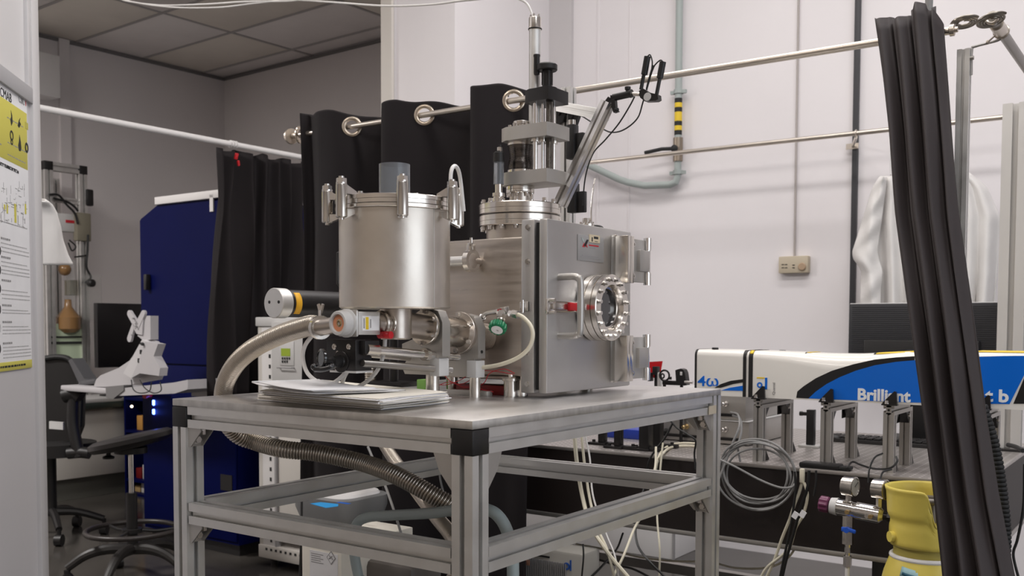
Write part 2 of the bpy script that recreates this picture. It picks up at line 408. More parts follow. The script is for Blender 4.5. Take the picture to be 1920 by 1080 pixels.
# joining brackets with bolts, in the corners between legs and rails
def bracket(cx_, cy_, z, dx, dy):
    s = .042; m = MB(); n = V((0, 0, -1)); tt = .030
    d = V((dx, dy, 0)); sd = V((-dy, dx, 0)); o = V((cx_, cy_, z))
    for k in (-1, 1):
        q = o+sd*(k*(tt/2)-.0015)
        m.prism([q, q+d*s, q+d*s+n*.008, q+d*.008+n*s, q+n*s], sd*.003)
    m.prism([o-sd*tt/2, o-sd*tt/2+d*s, o-sd*tt/2+d*s+n*.003, o-sd*tt/2+n*.003], sd*tt)
    m.prism([o-sd*tt/2, o-sd*tt/2+n*s, o-sd*tt/2+n*s+d*.003, o-sd*tt/2+d*.003], sd*tt)
    b = t.part('corner_bracket', m, ALUG)
    mm = MB().bolt(o+d*.026+n*.003, n, .0075, .012).bolt(o+n*.027+d*.003, d, .0075, .012)
    t.part('bolt', mm, BOLT, parent=b)
for z in (zb-w, zl-h):
    bracket(-A_+w, h, z, 1, 0); bracket(-h, B_-w, z, 0, -1)
    bracket(-w, B_-h, z, -1, 0); bracket(-A_+h, B_-w, z, 0, -1)
for dx, dy, cx_, cy_ in ((-1, 0, -w, h), (0, 1, -h, w)):
    o = V((cx_, cy_, zb-w)); d = V((dx, dy, 0)); sd = V((-dy, dx, 0)); n = V((0, 0, -1))
    t.part('gusset_plate', MB().prism([o-sd*.02, o-sd*.02+d*.042, o-sd*.02+d*.03+n*.03, o-sd*.02+n*.065], sd*.04), ALUG)
q0 = P(1338, 764, x=0)
t.part('cream_sticker', MB().box(.0, .0008, B_-.075, B_-.03, zb-w+.0, zb-w+.021), BEIGE)
# ================================================================ the steel vacuum chamber on the table
Z0 = TZ
t = Thing('vacuum_chamber', 'square stainless steel vacuum chamber with a hinged door and round viewport', 'chamber', (-.36, .68, TZ))
body = MB().box(-.515, -.242, .502, .858, Z0+.045, Z0+.357, .004)
t.part('body', body, STEEL)
t.part('flange_plate', MB().box(-.242, -.207, .488, .868, Z0+.010, Z0+.392, .003), STEELD)
t.part('seal', MB().box(-.207, -.195, .497, .86, Z0+.018, Z0+.385), RUB)
door = t.part('door', MB().box(-.195, -.173, .488, .868, Z0+.010, Z0+.392, .004), STEELD)
for z in (.03, .10, .20, .30, .375):
    t.part('bolt', MB().bolt((-.224, .488, Z0+z), (0, -1, 0), .005, .004, False), BOLT)
for x, y in ((-.27, .53), (-.47, .53), (-.27, .82), (-.47, .82)):
    t.part('foot', MB().cyl((x, y, Z0), (x, y, Z0+.046), .016, 20), FLANGE)
# the standoff in front with its rail
t.part('standoff', MB().lathe((-.277, .50, Z0), (0, 0, 1), [(.0165, 0), (.0165, .034), (.02, .035), (.02, .041)], 22).cyl((-.277, .5, Z0+.041), (-.277, .5, Z0+.05), .006, 10), FLANGE)
t.part('base_rail', MB().box(-.515, -.262, .495, .520, Z0+.038, Z0+.0445, .001), STEEL)
# door furniture: long bow handle
hy, hx = .527, -.118
zt, zb_ = Z0+.267, Z0+.137
t.part('door_handle', MB().tube([(-.175, .537, zt), (hx-.018, .537, zt), (hx-.006, .537, zt-.004), (hx, .537, zt-.014), (hx, .537, zb_+.014), (hx-.006, .537, zb_+.004), (hx-.018, .537, zb_), (-.175, .537, zb_)], .0078, 14, 5), ALUG, parent=door)
# toggle latch with red grip
lz = P(1050, 575, x=-.168).z
la = MB().box(-.173, -.165, .478, .512, lz-.017, lz+.017, .002).box(-.167, -.158, .492, .548, lz-.0065, lz+.0065, .001)
for s_ in (-1, 1): la.cyl((-.166, .486, lz+s_*.013), (-.150, .486, lz+s_*.013), .0045, 10)
for s_ in (-1, 1): la.tube([(-.163, .505, lz+s_*.011), (-.156, .545, lz+s_*.010), (-.154, .592, lz+s_*.009)], .002, 8)
la.tube([(-.154, .592, lz-.009), (-.154, .592, lz+.009)], .002, 8)
lt = t.part('toggle_latch', la, BOLT)
t.part('latch_grip', MB().box(-.160, -.150, .549, .588, lz-.0085, lz+.0085, .002), RED, parent=lt, label='red plastic latch grip')
t.part('latch_catch', MB().box(-.236, -.214, .474, .489, lz-.011, lz+.011, .002).cyl((-.225, .47, lz-.014), (-.225, .47, lz+.014), .004), BOLT)
# hinges: a long rail plate, a leaf and a knuckle each
for n_, (za, zb2) in enumerate(((Z0+.262, Z0+.374), (Z0+.026, Z0+.136))):
    hg = t.part('hinge', MB().box(-.173, -.160, .768, .780, za-.003, zb2+.003, .001).box(-.160, -.128, .780, .800, za, zb2, .001).box(-.173, -.128, .768, .782, za, zb2, .001), FLANGE)
    m = MB().box(-.150, -.138, .800, .876, za+.004, zb2-.004, .0015)
    m.box(-.148, -.128, .832, .880, za+.030, zb2-.030, .0015)
    t.part('hinge_leaf', m, ALUG, parent=hg)
    m = MB()
    for a, b in ((za-.002, za+.028), (zb2-.028, zb2+.002)): m.cyl((-.137, .886, a), (-.137, .886, b), .0095, 16)
    m.cyl((-.137, .886, za+.028), (-.137, .886, zb2-.028), .0075, 16)
    t.part('hinge_pin', m, CHROME, parent=hg)
    m = MB()
    for zz in (za+.018, zb2-.018): m.lathe((-.138, .812, zz), (1, 0, 0), [(.0085, 0), (.0085, .002), (.006, .004), (.0035, .004), (.0035, .001)], 14)
    t.part('screw', m, BOLT, parent=hg)
# viewport
vc = V((-.173, .681, P(1150, 577, x=-.12).z))
D = V((1, 0, 0)); R_ = .0765
vp = t.part('viewport', MB().lathe(vc-D*.012, D, [(.058, 0), (.058, .016), (R_-.001, .016), (R_, .017), (R_, .0315), (R_-.0025, .032), (R_-.0025, .0335), (R_, .034), (R_, .050), (R_-.003, .0505), (R_-.003, .052), (R_, .0525), (R_, .0645), (R_-.002, .066), (.053, .066), (.050, .060), (.048, .052), (.044, .051), (.044, .046)], 48, caps=False), FLANGE)
t.part('window_glass', MB().cyl(vc+D*.030, vc+D*.036, .046, 36), DARKG, parent=vp)
for k in range(16):
    a = 2*PI*(k+.5)/16; e = V((0, math.cos(a), math.sin(a)))
    t.part('bolt', MB().bolt(vc+D*.054+e*.066, D, .0048, .009), BOLT, parent=vp)
m = MB()
for k in range(16):
    a = 2*PI*(k+.5)/16; e = V((0, math.cos(a), math.sin(a))); m.bolt(vc+D*.004+e*.066, -D, .0045, .006)
t.part('rear_nuts', m, BOLT, parent=vp)
# maker's plate and the cream inventory sticker
pa = P(1083, 437, x=-.1725); pb = P(1131, 490, x=-.1725)
npl = t.part('name_plate', MB().box(-.1728, -.1712, pa.y, pb.y, pb.z-.004, pa.z-.002, .0006), mat('plate_grey', (.36, .35, .345), .4, .3), label='grey engraved maker\'s plate')
px_, py0, pz1 = -.1711, pa.y, pa.z-.002
t.part('logo', MB().prism([(px_, py0+.022, pz1-.026), (px_, py0+.034, pz1-.026), (px_, py0+.046, pz1-.010), (px_, py0+.038, pz1-.010)], (.0005, 0, 0)), INK, parent=npl)
t.part('logo', MB().prism([(px_, py0+.018, pz1-.028), (px_, py0+.030, pz1-.028), (px_, py0+.026, pz1-.018)], (.0005, 0, 0)).prism([(px_, py0+.036, pz1-.018), (px_, py0+.042, pz1-.028), (px_, py0+.034, pz1-.026)], (.0005, 0, 0)), INKR, parent=npl)
t.part('logo', MB().prism([(px_, py0+.014, pz1-.006), (px_, py0+.026, pz1-.012), (px_, py0+.024, pz1-.018), (px_, py0+.018, pz1-.014)], (.0005, 0, 0)), TEAL, parent=npl)
m = MB()
m.box(px_, px_+.0004, py0+.018, py0+.092, pz1-.0475, pz1-.0462); m.box(px_, px_+.0004, py0+.012, py0+.100, pz1-.0515, pz1-.0503)
m.box(px_, px_+.0004, py0+.052, py0+.078, pz1-.0285, pz1-.0260)
t.part('engraved_text', m, INKG, parent=npl, kind='stuff')
m = MB().box(px_, px_+.0004, py0+.048, py0+.092, pz1-.0235, pz1-.0205); t.part('engraved_text', m, INKR, parent=npl, kind='stuff')
t.part('inventory_sticker', MB().box(px_, px_+.0012, py0+.048, py0+.096, pz1-.015, pz1+.003), mat('cream_sticker_paper', (.66, .55, .38), .6), label='cream inventory sticker')
m = MB().box(px_+.0012, px_+.0014, py0+.068, py0+.088, pz1-.006, pz1-.0005).box(px_+.0012, px_+.0014, py0+.058, py0+.063, pz1-.013, pz1-.003).box(px_+.0012, px_+.0014, py0+.072, py0+.086, pz1-.0125, pz1-.0112)
t.part('sticker_print', m, INK, kind='stuff')
# side port high on the body with its stub running left to the hopper
q = V((-.3604, .5, P(903, 490, y=.5).z)); E_ = V((-1, 0, 0))
kf = V((-.372, .478, q.z))
m = MB().cyl((-.372, .503, q.z), (-.372, .478, q.z), .013).lathe((-.366, .470, q.z), (-1, 0, 0), [(.012, -.006), (.022, -.004), (.025, 0), (.022, .006), (.014, .008)], 24)
t.part('side_port', m, STEEL)
t.part('port_stub', MB().cyl((-.365, .470, q.z), (-.52, .470, q.z), .0115), ALU)
t.part('clamp_ring', MB().ring((-.374, .470, q.z), (1, 0, 0), .0125, .026, .013, 28).box(-.376, -.360, .463, .477, q.z+.022, q.z+.040, .002).cyl((-.367, .47, q.z+.03), (-.367, .47, q.z+.052), .003, 8), FLANGE)

# ---- tower of flanges on the roof of the chamber
ax = V((-.376, .675)); zr = Z0+.357
c0 = V((ax.x, ax.y, 0)); U = V((0, 0, 1))
t.part('neck', MB().lathe(c0+U*(zr-.004), U, [(.082, 0), (.082, .045)], 40), STEEL)
zf = P(977, 418, x=ax.x, F=LAB).z
zf = 1.5565; R1 = .1005
for nm, z0, hh in (('lower_flange', zf, .0265), ('upper_flange', zf+.0285, .0265)):
    fl = t.part(nm, MB().lathe(c0+U*z0, U, [(R1-.002, 0), (R1, .002), (R1, .012), (R1-.001, .0125), (R1, .013), (R1, hh-.002), (R1-.002, hh)], 56), FLANGE)
t.part('gasket', MB().cyl(c0+U*(zf+.0263), c0+U*(zf+.0288), R1-.004, 40), BLKM)
for k in range(16):
    a = 2*PI*(k+.3)/16; e = V((math.cos(a), math.sin(a), 0))
    t.part('bolt', MB().bolt(c0+e*.091+U*(zf+.055), U, .005, .010).bolt(c0+e*.091+U*zf, -U, .0055, .009), BOLT)
zt = zf+.055
# middle reducing flange under the lifting stage
t.part('middle_tube', MB().cyl(c0+U*zt, c0+U*(zt+.030), .026, 28), STEEL)
mz = zt+.028
mf = t.part('middle_flange', MB().lathe(c0+U*mz, U, [(.0345, 0), (.035, .001), (.035, .008), (.034, .0085), (.035, .009), (.035, .016), (.034, .017)], 36), FLANGE)
for k in range(8):
    a = 2*PI*(k+.5)/8; e = V((math.cos(a), math.sin(a), 0))
    t.part('bolt', MB().bolt(c0+e*.029+U*mz, -U, .0042, .008), BOLT, parent=mf)
zpl = mz+.017           # lower stage plate
def stage_plate(nm, z, hh, m, x0=-.418, x1=-.300, y0=.635, y1=.728, ch=.022):
    pts = [(x0+ch, y0, z), (x1-ch*.2, y0, z), (x1, y0+ch, z), (x1, y1, z), (x0+ch*.4, y1, z), (x0, y1-ch, z), (x0, y0+ch*.6, z)]
    return t.part(nm, MB().prism(pts, (0, 0, hh)), m)
sx0, sx1 = -.412, -.268
stage_plate('stage_plate', zpl, .031, ALUG, sx0, sx1)
zpu = P(960, 262, y=.635).z
stage_plate('stage_plate', zpu, .032, ALUG, sx0, sx1)
zpd = P(1010, 190, y=.65).z
stage_plate('stage_head', zpd, .030, BLKM, -.345, sx1, .640, .722, .018)
cb = V((ax.x, .680, 0))
m = MB(); m.tube([cb+U*(zpl+.031+.006+i*(zpu-zpl-.031-.012)/119) for i in range(120)], .03, 28, rf=lambda i, n: .0285+.0022*(1 if i % 4 in (1, 2) else 0)+.0018*math.sin(i/n*2*PI*1.3))
bl = t.part('bellows', m, mat('dark_bellows_steel', (.20, .18, .165), .25, 1), angle=60)
for zz in (zpl+.031, zpu-.008): t.part('bellows_collar', MB().lathe(cb+U*zz, U, [(.034, 0), (.034, .008)], 30), FLANGE, parent=bl)
t.part('top_port', MB().lathe(cb+U*(zpu+.032), U, [(.018, 0), (.018, .010), (.020, .012), (.020, .018), (.0185, .019)], 30), FLANGE)
for a in (-2.6, -1.6, -.5, .6, 2.2):
    e = V((math.cos(a), math.sin(a), 0)); t.part('bolt', MB().bolt(cb+e*.028+U*(zpu+.032), U, .0042, .011), BOLT)
# guide rods and lead screw
for gx, gy, r in ((-.318, .655, .0062), (-.296, .700, .0062), (-.302, .663, .0045)):
    g_ = t.part('guide_rod', MB().cyl((gx, gy, zpl+.02), (gx, gy, zpd+.01), r, 16), CHROME)
    t.part('rod_collar', MB().cyl((gx, gy, zpu-.008), (gx, gy, zpu+.001), r*1.9, 16), FLANGE, parent=g_)
sc_ = V((-.287, .668, 0)); n_ = 220
t.part('lead_screw', MB().tube([sc_+U*(zpl+.02+i*(zpd-zpl-.015)/n_) for i in range(n_+1)], .008, 12, rf=lambda i, n: .0072+(.0012 if i % 2 else 0)), mat('oiled_screw_steel', (.34, .32, .30), .3, 1), angle=10)
zh = zpd+.030
hb = V((-.300, .678, 0))
m = MB().lathe(hb+U*zh, U, [(.024, 0), (.024, .005), (.012, .007), (.012, .046), (.012, .046)], 24)
for k in range(8):
    a = 2*PI*k/8; e = V((math.cos(a), math.sin(a), 0)); m.cyl(hb+e*.012+U*(zh+.012), hb+e*.012+U*(zh+.042), .0018, 6)
t.part('crank_shaft', m, BLKM)
ck = t.part('crank_wheel', MB().lathe(hb+U*(zh+.046), U, [(.0225, 0), (.0245, .002), (.0245, .013), (.0215, .016), (.006, .013)], 28), BLK)
hh_ = hb+V((-.026, -.006, 0))
t.part('crank_grip', MB().lathe(hh_+U*(zh+.040), U, [(.0065, 0), (.0075, .004), (.0072, .040), (.0085, .044), (.0080, .047)], 18), BLK, parent=ck)
# long transfer tube pointing up
tb = V((-.3435, .690, 0)); zt0 = zpu+.032; ztt = P(998, 30, y=.69).z
m = MB().lathe(tb+U*zt0, U, [(.0145, 0), (.0145, ztt-zt0-.036)], 26)
tt_ = t.part('transfer_tube', m, ALU)
m = MB().lathe(tb+U*(ztt-.036), U, [(.0152, 0), (.0152, .028), (.0148, .030)], 26); t.part('tube_cap', m, FLANGE, parent=tt_)
t.part('cap_band', MB().torus(tb+U*(ztt-.033), U, .0152, .0018, 26, 8), BLK, parent=tt_)
m = MB()
for k in range(5):
    a = 2*PI*k/5; e = V((math.cos(a), math.sin(a), 0)); m.bolt(tb+e*.0105+U*(ztt-.006), U, .0028, .007, False)
t.part('cap_screws', m, BOLT, parent=tt_)
# small gauge head standing on the big flange
gp = P(935, 372, y=.615); gp = V((gp.x, .615, 0))
g0 = zt
m = MB().lathe(gp+U*g0, U, [(.0155, 0), (.0155, .012), (.013, .013), (.013, .015), (.0155, .016), (.0155, .024), (.009, .025), (.009, .045)], 24); gf = t.part('gauge_flange', m, FLANGE)
m = MB().lathe(gp+U*(g0+.045), U, [(.0125, 0), (.0125, .052), (.0128, .053)], 22); t.part('gauge_body', m, SMOKE, parent=gf)
m = MB().lathe(gp+U*(g0+.098), U, [(.0135, 0), (.0135, .022), (.009, .024), (.009, .026)], 14).cyl(gp+V((.004, 0, g0+.135)), gp+V((.004, 0, g0+.139)), .004, 10); t.part('gauge_knob', m, BLK, parent=gf)
t.part('gauge_nut', MB().cyl(gp+V((.003, 0, g0+.122)), gp+V((.003, 0, g0+.133)), .0065, 6), BOLT, parent=gf)
# little feedthrough at the back right of the roof
fp = P(1087, 405, x=-.26); fp = V((-.27, .815, 0)); fz = zr
m = MB().lathe(fp+U*fz, U, [(.013, 0), (.013, .032), (.0195, .033), (.0195, .043), (.0175, .0435), (.0175, .0445), (.0195, .045), (.0195, .055), (.012, .056), (.010, .070)], 26); ff = t.part('feedthrough', m, FLANGE)
for k in range(6):
    a = 2*PI*(k+.5)/6; e = V((math.cos(a), math.sin(a), 0)); t.part('bolt', MB().bolt(fp+e*.0155+U*(fz+.055), U, .0028, .006), BOLT, parent=ff)
t.part('copper_line', MB().tube([fp+V((.014, 0, fz+.055)), fp+V((.013, .0, fz+.09)), fp+V((.010, .01, fz+.13)), fp+V((.012, .02, fz+.17))], .0022, 8, 4), BOLT, parent=ff)
t.part('black_elbow_hose', MB().tube([fp+V((.02, .01, fz+.004)), fp+V((.035, .01, fz+.03)), fp+V((.03, .02, fz+.045)), fp+V((.0, .03, fz+.05)), fp+V((-.03, .02, fz+.045)), fp+V((-.04, .015, fz+.02)), fp+V((-.05, .01, fz+.002))], .006, 10, 6), RUB)

# ---- camera gantry of polished profile behind the tower, leaning out to the right
g = Thing('inspection_arm', 'bright leaning aluminium arm clamped behind the chamber, holding a black twin-lamp ring', 'arm', (-.30, .88, TZ))
ga = V((-.235, .700, zt)); gb = P(1143, 192, x=-.150)
m = MB()
d_ = (gb-ga)
a0 = P(1050, 385, y=.72); a1 = P(1140, 192, y=.74)
g.part('leaning_profile', MB().profile(a0-(a1-a0)*.0, a1, .026, (.0, -1, .3)), mat('bright_aluminium', (.82, .80, .78), .24, .95))
vpx = P(1066, 200, y=.92)
g.part('upright_profile', MB().profile((vpx.x, .92, TZ), (vpx.x, .92, P(1066, 165, y=.92).z), .03, (0, 1, 0)), ALU)
b0 = P(1030, 196, y=.90); b1 = P(1135, 216, y=.78)
g.part('cross_profile', MB().profile(b0, b1, .025), ALU)
for qx, qy in ((1048, 214), (1072, 220)):
    q = P(qx, qy, y=.895); g.part('joint_plate', MB().prism([q+V((-.012, 0, .014)), q+V((.026, 0, .014)), q+V((.012, 0, -.02)), q+V((-.012, 0, -.03))], (0, .012, 0)).bolt(q+V((.0, -.001, .002)), (0, -1, 0), .005, .004, False), BLKM)
for pa_, pb_ in (((1078, 236), (1078, 300)), ((1080, 345), (1080, 400))):
    q = P(*pa_, y=.90); r_ = P(*pb_, y=.90)
    blk = g.part('slide_block', MB().box(q.x-.012, q.x+.012, .875, .90, r_.z, q.z, .002).box(q.x+.006, q.x+.034, .885, .90, r_.z, q.z-.022, .002), BLK)
    g.part('slide_cap', MB().cyl((q.x, .885, q.z), (q.x, .885, q.z+.012), .010, 16), FLANGE, parent=blk)
# lamp holder at the tip
tip = P(1143, 190, y=.74)
k1 = P(1150, 183, y=.74); k2 = P(1181, 176, y=.74)
g.part('clamp_body', MB().cyl(k1, k2, .0085, 18).cyl(k2, k2+(k2-k1).normalized()*.006, .0095, 18), BLKM)
g.part('clamp_bracket', MB().prism([P(x_, y_, y=.735) for x_, y_ in ((1144, 178), (1152, 180), (1154, 204), (1158, 208), (1150, 211), (1146, 200))], (0, .012, 0)).prism([P(x_, y_, y=.735) for x_, y_ in ((1124, 203), (1140, 181), (1144, 184), (1134, 205))], (0, .012, 0)), BLKM)
g.part('clamp_knob', MB().cyl(P(1177, 176, y=.74), P(1177, 164, y=.74), .005, 12).cyl(P(1177, 168, y=.74), P(1177, 163, y=.74), .007, 12).sphere(P(1156, 206, y=.735), .006), BLK)
g.part('short_rod', MB().cyl(k2, P(1200, 177, y=.74), .0045, 12), BOLT)
hd = [P(x_, y_, y=.735) for x_, y_ in ((1198, 170), (1206, 166), (1216, 173), (1233, 177), (1234, 186), (1229, 189), (1209, 190), (1200, 183))]
lh = g.part('lamp_base', MB().prism(hd, (0, .018, 0)), BLKM)
g.part('lens', MB().lathe(P(1214, 181.5, y=.735)-V((0, .001, 0)), (0, 1, 0), [(.0095, 0), (.0095, .001)], 20), GREYP, parent=lh)
g.part('lamp_arm', MB().tube([P(1202, 168, y=.745), P(1205, 150, y=.745), P(1208, 137, y=.745)], .0045, 10).tube([P(1208, 140, y=.745), P(1214, 106, y=.745)], .0075, 12), BLK)
g.part('lamp_arm', MB().tube([P(1230, 183, y=.745), P(1237, 147, y=.745)], .0045, 10).tube([P(1237, 147, y=.745), P(1243, 116, y=.745)], .0075, 12), BLK)
def cable(label, pts, r, m, name='cable', sm=8, seg=8, group=None, cat='cable', F=LAB):
    o = V(pts[0]) if not group else V(pts[0])
    return one(name, label, cat, MB().tube([V(p) for p in pts], r, seg, sm), m, o, F, group)
cable('thin black lead looping between the two lamp arms of the inspection arm', [P(1214, 106, y=.745), P(1219, 103, y=.745), P(1223, 116, y=.745), P(1222, 134, y=.745), P(1228, 122, y=.745), P(1238, 113, y=.745), P(1243, 116, y=.745)], .0016, CABB)
cable('long black lead hanging from the lamp ring back to the chamber roof', [P(1212, 167, y=.745), P(1216, 150, y=.745), P(1222, 130, y=.748), P(1224, 128, y=.752), P(1206, 190, y=.76), P(1195, 222, y=.78), P(1170, 243, y=.80), P(1146, 248, y=.83), P(1124, 238, y=.86), P(1095, 220, y=.89), P(1085, 214, y=.90)], .0018, CABB)
cable('black lead running down beside the leaning arm', [P(1190, 181, y=.76), P(1180, 200, y=.77), P(1160, 232, y=.78), P(1135, 262, y=.79), P(1112, 288, y=.80), P(1098, 330, y=.82), P(1092, 385, y=.83)], .0018, CABB)
# ================================================================ hopper, gate and drive in front of the chamber
hx, hy_ = -.35, .195
t = Thing('sample_hopper', 'cylindrical matte steel vessel with six clamps round its lid and a grey tube on top', 'vessel', (hx, hy_, P(741, 638, x=hx).z))
hc = V((hx, hy_, 0)); RH = .1118
zb0 = P(741, 581, x=hx).z; zt1 = P(741, 390, x=hx).z
def plane_at(px_, py_): return P(px_, py_, y=hy_-.11).z
zb0 = P(741, 577, y=hy_-RH).z; zt1 = P(741, 383, y=hy_-RH).z
t.part('vessel', MB().lathe(hc+U*zb0, U, [(RH-.004, 0), (RH, .003), (RH, zt1-zb0+.002)], 72), STEELH)
m = MB(); seam_a = math.atan2(-.92, .55)
e = (LAB.inverted().to_3x3() @ V((math.sin(.86), -math.cos(.86), 0))).normalized(); m.tube([hc+e*(RH+.0002)+U*(zb0+.002), hc+e*(RH+.0002)+U*(zt1)], .0016, 6); t.part('weld_seam', m, ALU)
fz0 = zt1; RF = .1195
prof = [(RH, 0), (RF-.001, .001), (RF, .002), (RF, .0075), (RF-.001, .0085)]
fl = t.part('vessel_flange', MB().lathe(hc+U*fz0, U, prof, 72), FLANGE)
t.part('centring_ring', MB().lathe(hc+U*(fz0+.0085), U, [(RF-.006, 0), (RF-.002, .001), (RF-.002, .0085), (RF-.006, .0095)], 72), FLANGE, parent=fl)
lid = t.part('lid', MB().lathe(hc+U*(fz0+.0165), U, [(RF-.004, 0), (RF, .001), (RF, .0085), (RF-.001, .0095), (RF-.006, .0105)], 72), FLANGE)
zl_ = fz0+.027
m = MB().box(hc.x-.015, hc.x+.02, 0, 0, 0, 0) if 0 else MB()
th0 = YAW   # direction of the camera's own right, seen in the frame of the table
def wdir(a):    # a = angle from "towards the camera", positive to the right
    wv = V((math.sin(a), -math.cos(a), 0)); return V((wv.x*math.cos(YAW)-wv.y*math.sin(YAW)*1.0, 0, 0)) if 0 else (LAB.inverted().to_3x3() @ wv).normalized()
for k, a in enumerate((-90, -41, 13, 62, 112, 167, 219)):
    e = wdir(math.radians(a)); sd = V((-e.y, e.x, 0)); c = hc+e*.1365
    z0, z1 = fz0-.020, fz0+.044
    ck = t.part('clamp', MB().lathe(c+U*z0, U, [(.0095, 0), (.0112, .002), (.0112, z1-z0-.002), (.0105, z1-z0)], 18), CLAMPM)
    # jaws gripping above and below the flanges
    for zz, s_ in ((fz0-.003, -1), (zl_-.001, 1)):
        pr = [c-sd*.009+U*(zz), hc+e*.106-sd*.009+U*zz, hc+e*.106-sd*.009+U*(zz+s_*.006), c-sd*.009+U*(zz+s_*.020)]
        t.part('clamp_jaw', MB().prism(pr, sd*.018), BOLT, parent=ck)
    t.part('nut', MB().cyl(c+U*z1, c+U*(z1+.003), .0108, 18).cyl(c+U*(z1+.003), c+U*(z1+.011), .0102, 6).cyl(c+U*(z1+.011), c+U*(z1+.015), .0055, 12), BOLT, parent=ck)
    t.part('stud_end', MB().cyl(c+U*z0, c+U*(z0-.004), .0045, 12), BOLT, parent=ck)
tc_ = hc+V((-.004, .004, 0))
m = MB().lathe(tc_+U*zl_, U, [(.0315, 0), (.0315, .072), (.0295, .072), (.0295, .002)], 44, caps=False); t.part('clear_tube', m, SMOKE, label='grey see-through plastic tube')
# lower stem
zs = P(744, 637, y=hy_-.03).z
st = hc+V((.002, 0, 0))
t.part('stem', MB().lathe(st+U*zs, U, [(.029, 0), (.0325, .003), (.0325, zb0-zs+.002)], 40), STEEL)
t.part('bent_handle', MB().tube([hc+wdir(1.2)*.125+U*(zl_+.0), hc+wdir(1.2)*.125+U*(zl_+.045), hc+wdir(1.28)*.127+U*(zl_+.062), hc+wdir(1.42)*.13+U*(zl_+.06), hc+wdir(1.6)*.133+U*(zl_+.04), hc+wdir(1.7)*.14+U*(zl_-.02)], .004, 10, 6), TUBEW, label='white plastic tube looped over a clamp')
# two stub tubes left and right of the stem
S = V((hx, 0, 0))
def ya(px_, py_, x=hx): return P(px_, py_, x=x)
a0 = ya(700, 607); a1 = ya(735, 607)
t.part('left_stub', MB().cyl(a0, V((hx, hy_-.02, a1.z)), .021, 28), STEEL)
# flange pair + plates + tubes running away to the chamber, sagging a little
p1 = V((hx, hy_+.02, ya(771, 607).z)); p2 = V((hx, .500, 1.292))
ax_ = (p2-p1).normalized()
def al(y): return p1+(p2-p1)*((y-p1.y)/(p2.y-p1.y))
t.part('right_stub', MB().cyl(p1, al(.285), .026, 28), STEEL)
f_ = t.part('gate_flange', MB().lathe(al(.283), ax_, [(.0375, 0), (.038, .001), (.038, .008), (.037, .010), (.03, .012)], 40), FLANGE)
for k in range(6):
    a = 2*PI*(k+.5)/6; x_, y_, d_ = basis(ax_); e = x_*math.cos(a)+y_*math.sin(a)
    t.part('bolt', MB().bolt(al(.285)+e*.0335, -ax_, .0045, .012), BOLT, parent=f_)
def plate(y0, th, x0, x1, z0, z1, nm, step):
    r = .010
    pts = [(x1-step, y0, z0), (x1-step, y0, z0+.040), (x1, y0, z0+.040), (x1, y0, z1-.03), (x1-.012, y0, z1-.006), (x1-.04, y0, z1), (x0+.05, y0, z1-.02), (x0+.03, y0, z0+.075), (x0, y0, z0+.065), (x0, y0, z0+.038), (x0+.012, y0, z0+.028), (x0, y0, z0+.014), (x0+.008, y0, z0)]
    return t.part(nm, MB().prism(pts, (0, th, 0)), ALUG)
zz0, zz1 = P(808, 703, y=.302).z, P(806, 578, y=.302).z
plate(.300, .026, -.425, -.312, zz0, zz1, 'drive_plate', .010)
t.part('plate_block', MB().box(-.345, -.318, .297, .330, zz0-.002, zz0+.036, .002), GREYP)
yy = .408
zz2, zz3 = P(872, 706, y=yy).z, P(866, 588, y=yy).z
plate(yy, .026, -.425, -.300, zz2, zz3, 'drive_plate', .010)
t.part('plate_block', MB().box(-.330, -.303, yy-.003, yy+.029, zz2-.002, zz2+.036, .002), GREYP)
t.part('set_screw', MB().cyl((-.2995, yy+.013, zz2+.055), (-.2985, yy+.013, zz2+.055), .0035, 10), BLK)
t.part('gate_barrel', MB().lathe(al(.326), ax_, [(.033, 0), (.033, .001), (.033, .078), (.032, .080)], 44), FLANGE)
f_ = t.part('rear_flange', MB().lathe(al(.400), ax_, [(.046, 0), (.047, .001), (.047, .010), (.046, .011)], 44), STEEL)
for k in range(6):
    a = 2*PI*(k+.5)/6; x_, y_, d_ = basis(ax_); e = x_*math.cos(a)+y_*math.sin(a)
    t.part('bolt', MB().bolt(al(.400)+e*.040, -ax_, .0045, .008), BOLT, parent=f_)
n_ = 60
t.part('gate_bellows', MB().tube([al(.434+i*(.068)/n_) for i in range(n_+1)], .03, 28, rf=lambda i, n: .0285+(.0028 if i % 4 in (1, 2) else 0)), STEEL, angle=60)
# guide rods and the threaded rod, carrying the black head block
bx0, bx1 = -.418, -.318
def rod(nm, q0, q1, r, m, seg=16):
    return t.part(nm, MB().cyl(q0, q1, r, seg), m)
gx = -.335
r0, r1 = P(688, 655, x=gx), P(858, 670, x=gx)
rod('guide_rod', r0, r1, .0088, CHROME)
t.part('rod_bush', MB().cyl(r0+(r1-r0)*.60, r0+(r1-r0)*.64, .0135, 18).cyl(r0-(r1-r0)*.02, r0+(r1-r0)*.10, .0125, 18), FLANGE)
gx2 = -.405
rod('guide_rod', P(665, 662, x=gx2), P(820, 676, x=gx2), .0065, BOLT)
s0, s1 = P(680, 681, x=gx), P(846, 694, x=gx); n_ = 200
t.part('threaded_rod', MB().tube([s0+(s1-s0)*(i/n_) for i in range(n_+1)], .008, 14, rf=lambda i, n: .0062+(.0013 if i % 2 else 0)), mat('oiled_screw_steel', (.34, .32, .30), .3, 1), angle=10)
